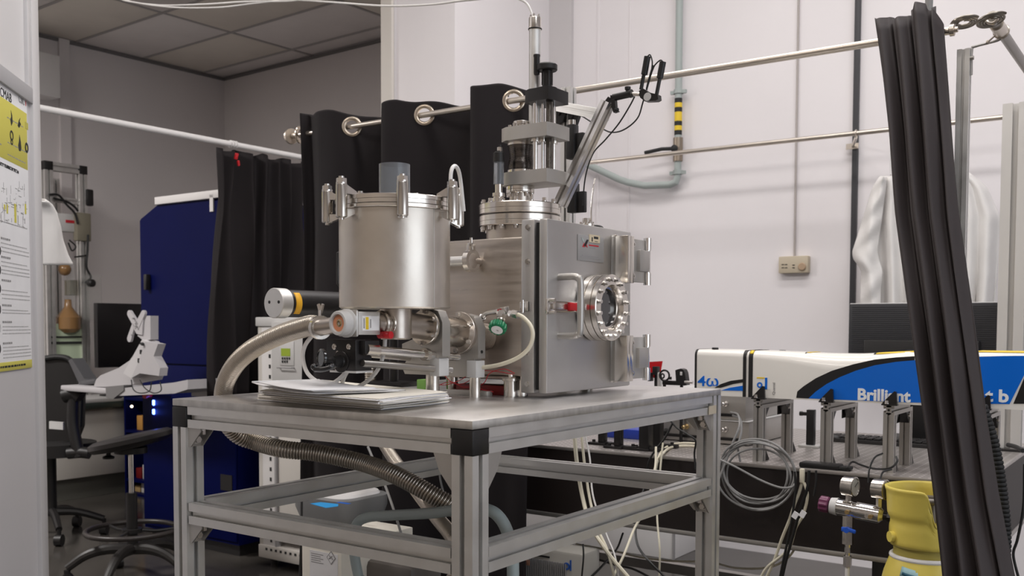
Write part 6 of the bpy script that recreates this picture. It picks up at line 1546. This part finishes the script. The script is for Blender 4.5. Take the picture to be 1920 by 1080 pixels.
# workstation arm: tray, curved bracket, box and X mount
ws = Thing('workstation_arm', 'pale grey workstation arm with a keyboard tray and an X-shaped screen mount', 'stand', (-3.9, 2.1, .94))
def W(px_, py_, y=1.95): return P(px_, py_, y=y)
gp = mat('pale_grey_enamel', (.44, .425, .435), .45)
ty = 1.90
pl_, pr_ = P(113, 727, y=ty), P(218, 727, y=ty)
ws.part('keyboard_tray', MB().box(pl_.x, pr_.x, ty, ty+.30, pl_.z-.018, pl_.z+.015, .008), gp)
q0, q1 = P(200, 735, y=ty), P(349, 722, y=ty)
ws.part('arm_beam', MB().prism([P(a, b, y=ty) for a, b in ((200, 731), (327, 717), (352, 712), (352, 730), (327, 738), (202, 743))], (0, .26, 0)), gp)
ws.part('beam_core', MB().prism([P(a, b, y=ty-.006) for a, b in ((198, 725), (232, 722), (232, 732), (212, 748), (199, 746))], (0, .05, 0)), mat('core_dark_grey', (.16, .155, .155), .5))  # darker grey piece at the left end of the beam
ws.part('mount_to_cabinet', MB().box(P(300, 720, y=ty).x, P(335, 720, y=ty).x, ty+.2, yb-.012, P(300, 732, y=ty+.2).z-.02, P(300, 732, y=ty+.2).z+.04), gp)
cv = [(176, 724), (180, 712), (188, 704), (200, 699), (222, 690), (243, 676), (258, 655), (266, 640), (270, 632), (292, 640), (296, 646), (288, 668), (302, 690), (304, 697), (298, 712), (240, 722), (200, 725)]
ws.part('side_plate', MB().prism([P(a, b, y=ty+.02) for a, b in cv], (0, .02, 0)), gp)
bxs = [(232, 699), (246, 709), (258, 698), (292, 645), (295, 646), (264, 637)]
ws.part('control_box', MB().prism([P(a, b, y=ty-.03) for a, b in ((231, 700), (266, 637), (272, 640), (262, 672), (246, 709))], (0, .06, 0)), mat('lighter_grey_enamel', (.52, .505, .51), .45))
ws.part('box_side', MB().prism([P(a, b, y=ty-.035) for a, b in ((246, 709), (262, 672), (272, 640), (296, 645), (288, 668), (300, 690), (298, 705), (262, 700))], (0, .05, 0)), gp)
for a, b in ((262, 660), (258, 676)):
    q = P(a, b, y=ty-.04); ws.part('socket', MB().box(q.x-.006, q.x+.006, ty-.037, ty-.030, q.z-.012, q.z+.012), INK)
q = P(267, 645, y=ty-.04); ws.part('slot', MB().obox(q, .022, .02, .010, (0, .4, 0)), INK)
ws.part('mount_neck', MB().prism([P(a, b, y=ty) for a, b in ((258, 630), (266, 592), (282, 592), (282, 637), (268, 638))], (0, .05, 0)), gp)
def blade(c0_, c1_, r0, r1):
    a, b = P(*c0_, y=ty-.01), P(*c1_, y=ty-.01); d = (b-a).normalized(); n = V((-d.z, 0, d.x)); pts = []
    for k in range(9): an = PI*k/8; pts.append(b+n*r1*math.cos(an)+d*r1*math.sin(an))
    pts += [a-n*r0, a+n*r0]
    return MB().prism(pts, (0, .014, 0))
ws.part('mount_blade', blade((256, 612), (242, 588), .022, .019), gp); ws.part('mount_blade', blade((256, 612), (268, 587), .022, .016), gp)
ws.part('mount_blade', blade((250, 608), (242, 635), .012, .019), gp); ws.part('mount_plate', MB().prism([P(a, b, y=ty-.008) for a, b in ((250, 603), (262, 597), (268, 600), (266, 628), (256, 626), (249, 614))], (0, .02, 0)), gp)
for a, b in ((248, 597), (253, 612), (246, 628)): q = P(a, b, y=ty-.024); ws.part('screw', MB().cyl(q, q+V((0, .012, 0)), .005, 8), INKG)
cable('thin black wire loop hanging below the workstation arm, larger one', [P(246, 712, y=ty-.06), P(250, 730, y=ty-.06), P(262, 737, y=ty-.06), P(280, 733, y=ty-.06), P(284, 716, y=ty-.06)], .003, CABB)
cable('thin black wire loop hanging below the workstation arm, smaller one', [P(262, 712, y=ty-.05), P(272, 728, y=ty-.05), P(288, 737, y=ty-.05), P(302, 732, y=ty-.05), P(300, 716, y=ty-.05)], .003, CABB)
q = P(168, 717, y=ty+.1)
ph = Thing('keypad', 'dark grey telephone-like keypad leaning on the workstation tray', 'keypad', tuple(q))
ph.part('base', MB().obox(V((q.x-.02, ty+.15, pl_.z+.032)), .18, .12, .03, (0, -.12, 0), .01), mat('dark_grey_plastic', (.07, .07, .075), .4))
ph.part('wedge', MB().prism([P(a, b, y=ty+.12) for a, b in ((148, 719), (128, 676), (134, 672), (158, 710), (176, 716), (176, 722), (150, 722))], (0, .08, 0)), mat('dark_grey_plastic', (.07, .07, .075), .4))
# monitor on the left bench
xm = -5.85
BZ = .755
m1, m2 = P(182, 568, x=xm), P(299, 572, x=xm)
mo = Thing('monitor', 'large black monitor standing on the back room bench, seen past the workstation arm', 'monitor', (xm, (m1.y+m2.y)/2, BZ))
zb4 = P(182, 690, x=xm).z
mo.part('screen', MB().box(xm-.05, xm, m1.y, m2.y, zb4, m1.z, .004), mat('black_screen', (.010, .009, .010), .25)); mo.part('stand', MB().box(xm-.10, xm-.05, (m1.y+m2.y)/2-.04, (m1.y+m2.y)/2+.04, BZ, zb4+.1).box(xm-.2, xm+.05, (m1.y+m2.y)/2-.14, (m1.y+m2.y)/2+.14, BZ, BZ+.012), BLK)
# bench and its cabinet along the left wall
bn = Thing('lab_bench', 'long back room bench with off-white cabinet fronts and a dark-edged top', 'bench', (-6.3, 2.6, 0))
bn.part('bench_top', MB().box(-6.80, -5.80, 1.0, 3.35, BZ-.03, BZ, .004), GREYP)
bn.part('dark_edge', MB().box(-5.805, -5.795, 1.0, 3.35, BZ-.075, BZ-.03, .002), mat('dark_green_edge', (.03, .04, .035), .5))
for i in range(3):
    y0_ = 1.02+i*.78; dd = bn.part('cabinet_front', MB().box(-5.87, -5.85, y0_, y0_+.77, .165, BZ-.09, .003), CAB)
bn.part('cabinet_body', MB().box(-6.78, -5.87, 1.0, 3.34, .16, BZ-.035), CAB)
bn.part('plinth', MB().box(-6.78, -5.90, 1.0, 3.33, 0, .16), mat('kick_grey', (.16, .16, .14), .5))
# small open shelf unit with parts
s0 = P(228, 924, z=0); sx_ = -5.63; sy0 = s0.y-.02; sx1 = P(268, 800, y=sy0).x+.25
sh = Thing('blue_shelf_unit', 'narrow dark blue open shelf unit between the bench and the blue cabinet', 'shelves', ((sx_+sx1)/2, sy0+.2, 0))
sx_ = -5.785; zs1 = P(230, 738, y=sy0).z
sh.part('side', MB().box(sx_, sx_+.02, sy0, sy0+.45, 0, zs1), BLUE); sh.part('side', MB().box(sx1-.02, sx1, sy0, sy0+.45, 0, zs1), BLUE)
sh.part('back', MB().box(sx_, sx1, sy0+.43, sy0+.45, 0, zs1), BLUE)
shz = [P(240, p, y=sy0).z for p in (924, 897, 806, 745)]; shz[0] = .02
for z in shz: sh.part('shelf', MB().box(sx_+.02, sx1-.02, sy0, sy0+.43, z-.02, z), BLUE)
cols = [mat('tan_card', (.40, .27, .12), .6), CAB, mat('dark_red_plastic', (.16, .01, .01), .4), GREYP, mat('orange_card', (.5, .25, .06), .6)]
names = ('tan cardboard box', 'off-white box', 'dark red box', 'grey parts box', 'orange tray')
n_ = 0
for si in (0, 1, 2):
    for k_ in range(4):
        xx = sx_+.05+k_*.085+(si*.02); hh = .05+.03*((k_+si) % 3)
        one('storage_box', '%s, %s from the left on the %s shelf of the blue unit' % (names[(k_+si*2) % 5], ('first', 'second', 'third', 'fourth')[k_], ('bottom', 'middle', 'top')[si]), 'box', MB().box(xx, xx+.07, sy0+.05, sy0+.20, shz[si], shz[si]+hh, .003), cols[(k_+si*2) % 5], (xx+.03, sy0+.1, shz[si]), group='boxes on the blue shelf unit')
q = P(247, 762, y=sy0+.02); sh.part('status_lamp', MB().sphere(q, .010, seg=12), LEDW)
# equipment frame on the bench
xf = -6.25
f0, f1 = P(87, 302, x=xf), P(152, 312, x=xf)
ef = Thing('equipment_stand', 'tall aluminium profile frame full of glassware and cables, on the back room bench', 'frame', (xf, (f0.y+f1.y)/2, BZ))
w_ = .065
zt_ = f1.z
for y in (f0.y, f1.y):
    for x in (xf, xf-.40): ef.part('upright', MB().profile((x, y, BZ), (x, y, zt_-w_ if 1 else 0), w_, (0, 1, 0)), ALU)
ef.part('top_rail', MB().profile((xf, f0.y+w_/2, zt_-w_/2), (xf, f1.y-w_/2, zt_-w_/2), w_), ALU)
ef.part('top_rail', MB().profile((xf-.40, f0.y+w_/2, zt_-w_/2), (xf-.40, f1.y-w_/2, zt_-w_/2), w_), ALU)
for y in (f0.y, f1.y):
    ef.part('end_cap', MB().box(xf-w_/2-.002, xf+w_/2+.002, y-w_/2-.002, y+w_/2+.002, zt_-w_, zt_+.002, .004), BLK)
zr_ = P(130, 377, x=xf).z
ef.part('middle_rail', MB().profile((xf, f0.y+w_/2, zr_), (xf, f1.y-w_/2, zr_), .045), ALU)
ef.part('back_post', MB().profile((xf-.3, f1.y-.10, BZ), (xf-.3, f1.y-.10, zt_-w_), .05, (0, 1, 0)), ALU)
q = P(125, 418, x=xf); ef.part('meter_box', MB().box(xf-.06, xf+.02, q.y-.10, q.y+.09, q.z-.07, q.z+.07, .01), GREYP); ef.part('red_display', MB().box(xf+.018, xf+.024, q.y-.02, q.y+.08, q.z-.0, q.z+.022), INKR)
q = P(154, 426, x=xf+.03); ef.part('junction_box', MB().box(xf+.0, xf+.06, q.y-.06, q.y+.06, q.z-.11, q.z+.11, .008), OLIVE)
q = P(163, 370, x=xf); ef.part('camera_head', MB().box(xf, xf+.05, q.y-.03, q.y+.03, q.z-.07, q.z+.06, .01), BLK)
for i, pts in enumerate(([(92, 365), (110, 366), (125, 384), (140, 400), (146, 420)], [(100, 372), (125, 378), (140, 388), (146, 396)], [(165, 440), (164, 470), (162, 500), (170, 520), (160, 530)], [(130, 450), (142, 462), (135, 470), (128, 455)], [(140, 482), (155, 480), (165, 478)])):
    ef.part('cable', MB().tube([P(a, b, x=xf+.06) for a, b in pts], .009 if i < 3 else .006, 8, 5), CABB)
q = P(121, 505, x=xf); ef.part('glass_bulb', MB().sphere(q, .05, seg=14), mat('amber_glass', (.25, .14, .06), .2))
q = P(128, 595, x=xf); ef.part('brown_flask', MB().lathe((xf, q.y, q.z-.12), (0, 0, 1), [(.05, 0), (.09, .03), (.09, .12), (.03, .20), (.025, .26)], 20), mat('amber_glass', (.25, .14, .06), .2))
q = P(134, 540, x=xf); ef.part('glass_column', MB().cyl((xf, q.y, q.z-.20), (xf, q.y, q.z+.22), .035, 16), ACRY)
q = P(135, 540, x=xf-.1); ef.part('olive_block', MB().box(xf-.12, xf-.04, q.y-.05, q.y+.05, q.z-.06, q.z+.06), OLIVE)
for py in (645, 660): pass
ga_, gb_ = P(96, 607, x=xf+.02), P(155, 674, x=xf+.02)
gs = ef.part('green_sheet', MB().box(xf+.0, xf+.012, ga_.y, gb_.y, gb_.z, ga_.z), GREENL)
for py, h_ in ((632, .012), (643, .018)):
    q = P(96, py, x=xf+.03); ef.part('dark_strip', MB().box(xf+.012, xf+.022, ga_.y, gb_.y, q.z-h_/2, q.z+h_/2), INK, parent=gs)
aa, ab = P(156, 514, x=xf+.12), P(191, 600, x=xf+.12)
ef.part('clear_sheet', MB().box(xf+.115, xf+.121, aa.y, ab.y, ab.z-.6*0, aa.z), ACRY)
ef.part('bracket_knob', MB().lathe(P(168, 531, x=xf+.10), (1, 0, 0), [(.03, 0), (.03, .04), (.02, .05)], 16), BLK)
# air-conditioner box high on the wall
q0, q1 = P(60, 108, x=-6.75), P(108, 186, x=-6.75)
ac = Thing('wall_unit', 'white box-shaped air unit high on the back room wall beside the partition', 'unit', (-6.85, q0.y, q1.z))
ac.part('case', MB().box(-6.98, -6.70, q0.y-.3, q1.y, q1.z, P(108, 107, x=-6.75).z, .01), WHT)
q = P(98, 250, x=-6.93); ac.part('pipe_run', MB().cyl((-6.93, q.y, BZ), (-6.93, q.y, q1.z), .014, 10), GREYP)
# office chair, partly behind the partition
oc = Thing('office_chair', 'black office chair with a high padded back and armrest, beside the partition edge', 'chair', tuple(P(110, 975, z=0)))
D_ = 6.05
def C_(px_, py_, d=D_): return LAB.inverted() @ (V((0, 0, H)) + (FWD+RT*((px_-960)/F_PX)-UP*((py_-CY)/F_PX))*d)
wx = LAB.inverted().to_3x3() @ V((1, 0, 0)); wy = LAB.inverted().to_3x3() @ V((0, 1, 0))
pts = [C_(a, b) for a, b in ((60, 690), (84, 672), (110, 669), (132, 675), (146, 700), (152, 735), (150, 800), (140, 826), (80, 830), (60, 810))]
oc.part('backrest', MB().prism(pts, wy*.07), BLK)
oc.part('back_edge', MB().tube([p-wy*.005 for p in pts[1:7]], .018, 10, 4), RUB)
oc.part('arm_post', MB().tube([C_(138, 740, D_-.2), C_(137, 790, D_-.2), C_(143, 830, D_-.2), C_(150, 856, D_-.2)], .034, 12, 5), BLK)
oc.part('arm_pad', MB().tube([C_(120, 742, D_-.2), C_(140, 738, D_-.2), C_(152, 745, D_-.2)], .045, 12, 4), BLK)
oc.part('arm_joint', MB().tube([C_(128, 850, D_-.2), C_(150, 848, D_-.2), C_(168, 850, D_-.2)], .035, 12, 4), BLK)
oc.part('label_strip', MB().prism([C_(a, b, D_-.12) for a, b in ((92, 790), (118, 792), (118, 806), (92, 804))], wy*.02), GREYP)
sc0 = C_(95, 835, D_-.05)
oc.part('seat', MB().grid([[sc0+wx*(.27*math.cos(2*PI*k/24))+wy*(.22*math.sin(2*PI*k/24))+U*z for k in range(24)] for z in (-.055, -.02, .02)]), BLK)
oc.part('column', MB().cyl(sc0-U*.05, V((sc0.x, sc0.y, .16)), .03, 14), BLK)
for k in range(5):
    a = .25+k*2*PI/5; e = wx*math.cos(a)+wy*math.sin(a); b0 = V((sc0.x, sc0.y, .16)); b1 = b0+e*.30-U*.06
    l_ = oc.part('base_arm', MB().tube([b0, b0+e*.15-U*.01, b1], .022, 10, 3, rf=lambda i, n: .028-.010*i/n), BLK)
    oc.part('castor', MB().cyl(b1-wx*.02+U*(-.065), b1+wx*.02+U*(-.065), .035, 16).cyl(b1, b1-U*.04, .012, 8), BLK, parent=l_)
# draughtsman's stool
SD = 4.95
st_ = P(248, 1010, WORLD, y=SD); scn = LAB.inverted() @ V((st_.x, SD, 0))
so = Thing('drafting_stool', 'black drafting stool with a padded seat, foot ring and five-armed base', 'stool', tuple(scn))
zs = .735
seat = []
for rr, z in ((.10, -.050), (.17, -.042), (.195, -.020), (.195, .002), (.17, .016), (.10, .020), (.02, .016)):
    seat.append([scn+wx*(rr*1.06*math.cos(2*PI*k/32))+wy*(rr*math.sin(2*PI*k/32))+U*(zs+z+.045*math.cos(2*PI*k/32)*rr/.2) for k in range(32)])
so.part('seat', MB().grid(seat), mat('black_seat_vinyl', (.018, .016, .016), .36))
so.part('seat_pan', MB().cyl(scn+U*(zs-.075), scn+U*(zs-.045), .08, 20), BLK)
so.part('adjust_knob', MB().lathe(scn+wx*(-.115)+U*(zs-.105), U, [(.028, 0), (.030, .010), (.012, .018), (.008, .045)], 16), BLK)
so.part('gas_lift', MB().cyl(scn+U*.44, scn+U*(zs-.07), .0135, 18), CHROME)
so.part('sleeve', MB().cyl(scn+U*.16, scn+U*.455, .027, 22).cyl(scn+U*.25, scn+U*.27, .05, 22), BLK)
zr_ = .262
fr = so.part('foot_ring', MB().torus(scn+U*zr_, U, .222, .0135, 44, 12), mat('worn_black_ring', (.03, .025, .023), .4))
for k in range(3):
    a = .4+k*2*PI/3; e = wx*math.cos(a)+wy*math.sin(a); so.part('ring_spoke', MB().tube([scn+e*.03+U*.262, scn+e*.12+U*.25, scn+e*.218+U*.258], .008, 8, 4), BLK, parent=fr)
for k in range(5):
    a = -2.85+k*2*PI/5; e = wx*math.cos(a)+wy*math.sin(a); b0 = scn+U*.165; b1 = scn+e*.31+U*.085
    l_ = so.part('base_arm', MB().tube([b0, b0+e*.12+U*.005, b0+e*.22-U*.02, b1], .02, 10, 4, rf=lambda i, n: .030-.011*i/n), mat('black_base_plastic', (.018, .016, .015), .42))
    s2 = V((-e.y, e.x, 0)); so.part('castor', MB().cyl(b1-U*.01, b1-U*.045, .016, 10).cyl(b1-s2*.022-U*.055, b1+s2*.022-U*.055, .029, 18), BLK, parent=l_)
# equipment rack with the display unit
ry = 2.22; rx0, rx1 = P(485, 800, y=ry).x, P(592, 700, y=ry).x; zt_ = P(540, 598, y=ry).z
rk = Thing('equipment_rack', 'light grey equipment rack with punched uprights and a unit with green display', 'rack', ((rx0+rx1)/2, ry+.3, 0))
rk.part('top_cover', MB().box(rx0-.01, rx1+.01, ry-.01, ry+.55, zt_-.04, zt_+.01, .006), GREYP)
u0, u1 = P(497, 800, y=ry).x, P(515, 800, y=ry).x
rk.part('side_panel', MB().box(rx0, rx0+.03, ry, ry+.5, .12, zt_-.04, .002), CAB)
up = rk.part('punched_upright', MB().box(rx0+.03, u1, ry+.0, ry+.03, .12, zt_-.04, .001), WHTM)
xh = P(507, 800, y=ry).x; k_ = 0; z = .15
while z < zt_-.07:
    o = rk.part('square_hole', MB().box(xh-.007, xh+.007, ry-.002, ry+.0005, z-.010, z+.010), INK, parent=up); z += .0555
rk.part('upright_edge', MB().box(u1, u1+.012, ry-.004, ry+.03, .12, zt_-.04), INKG)
rk.part('upright', MB().box(rx1-.03, rx1, ry, ry+.5, .12, zt_-.04, .002), CAB)
d0, d1 = u1+.014, P(590, 700, y=ry).x
zd0, zd1 = P(550, 742, y=ry).z-.10, P(550, 604, y=ry).z
un = rk.part('display_unit', MB().box(d0, d1, ry-.03, ry+.05, zd0, zd1, .003), mat('rack_unit_grey', (.50, .49, .48), .45))
q0, q1 = P(525, 640, y=ry-.03), P(552, 686, y=ry-.03); pnl = rk.part('control_panel', MB().box(q0.x, q1.x, ry-.034, ry-.03, q1.z, q0.z, .002), GREYP, parent=un)
q0, q1 = P(527, 653, y=ry-.035), P(544, 668, y=ry-.035); rk.part('green_display', MB().box(q0.x, q1.x, ry-.036, ry-.033, q1.z, q0.z), LCD, parent=un)
for i in range(4):
    for j in range(2):
        if j and i == 3: continue
        q = P(529.5+i*4.3, 672+j*6, y=ry-.036); rk.part('button', MB().box(q.x-.004, q.x+.004, ry-.038, ry-.033, q.z-.006, q.z+.006), INK, parent=un)
q0, q1 = P(522, 689, y=ry-.04), P(549, 690, y=ry-.04); rk.part('grab_bar', MB().tube([(q0.x, ry-.03, q0.z), (q0.x, ry-.05, q0.z), (q1.x, ry-.05, q0.z), (q1.x, ry-.03, q0.z)], .004, 8), INKG, parent=un)
rk.part('blank_panel', MB().box(d0, P(551, 900, y=ry).x+.1, ry+.01, ry+.03, .16, zd0-.01, .002), CAB)
rk.part('base_frame', MB().box(rx0, rx1, ry-.01, ry+.5, .05, .12, .004), CAB)
m = MB()
for i in range(14): rk.part('base_hole', MB().box(rx0+.06+i*.038, rx0+.075+i*.038, ry-.012, ry-.009, .095, .108), INK)
for xx in (rx0+.06, rx1-.06):
    for yy in (ry+.05, ry+.45): rk.part('foot', MB().cyl((xx, yy, 0), (xx, yy, .05), .02, 12), BLK)
do_texts()
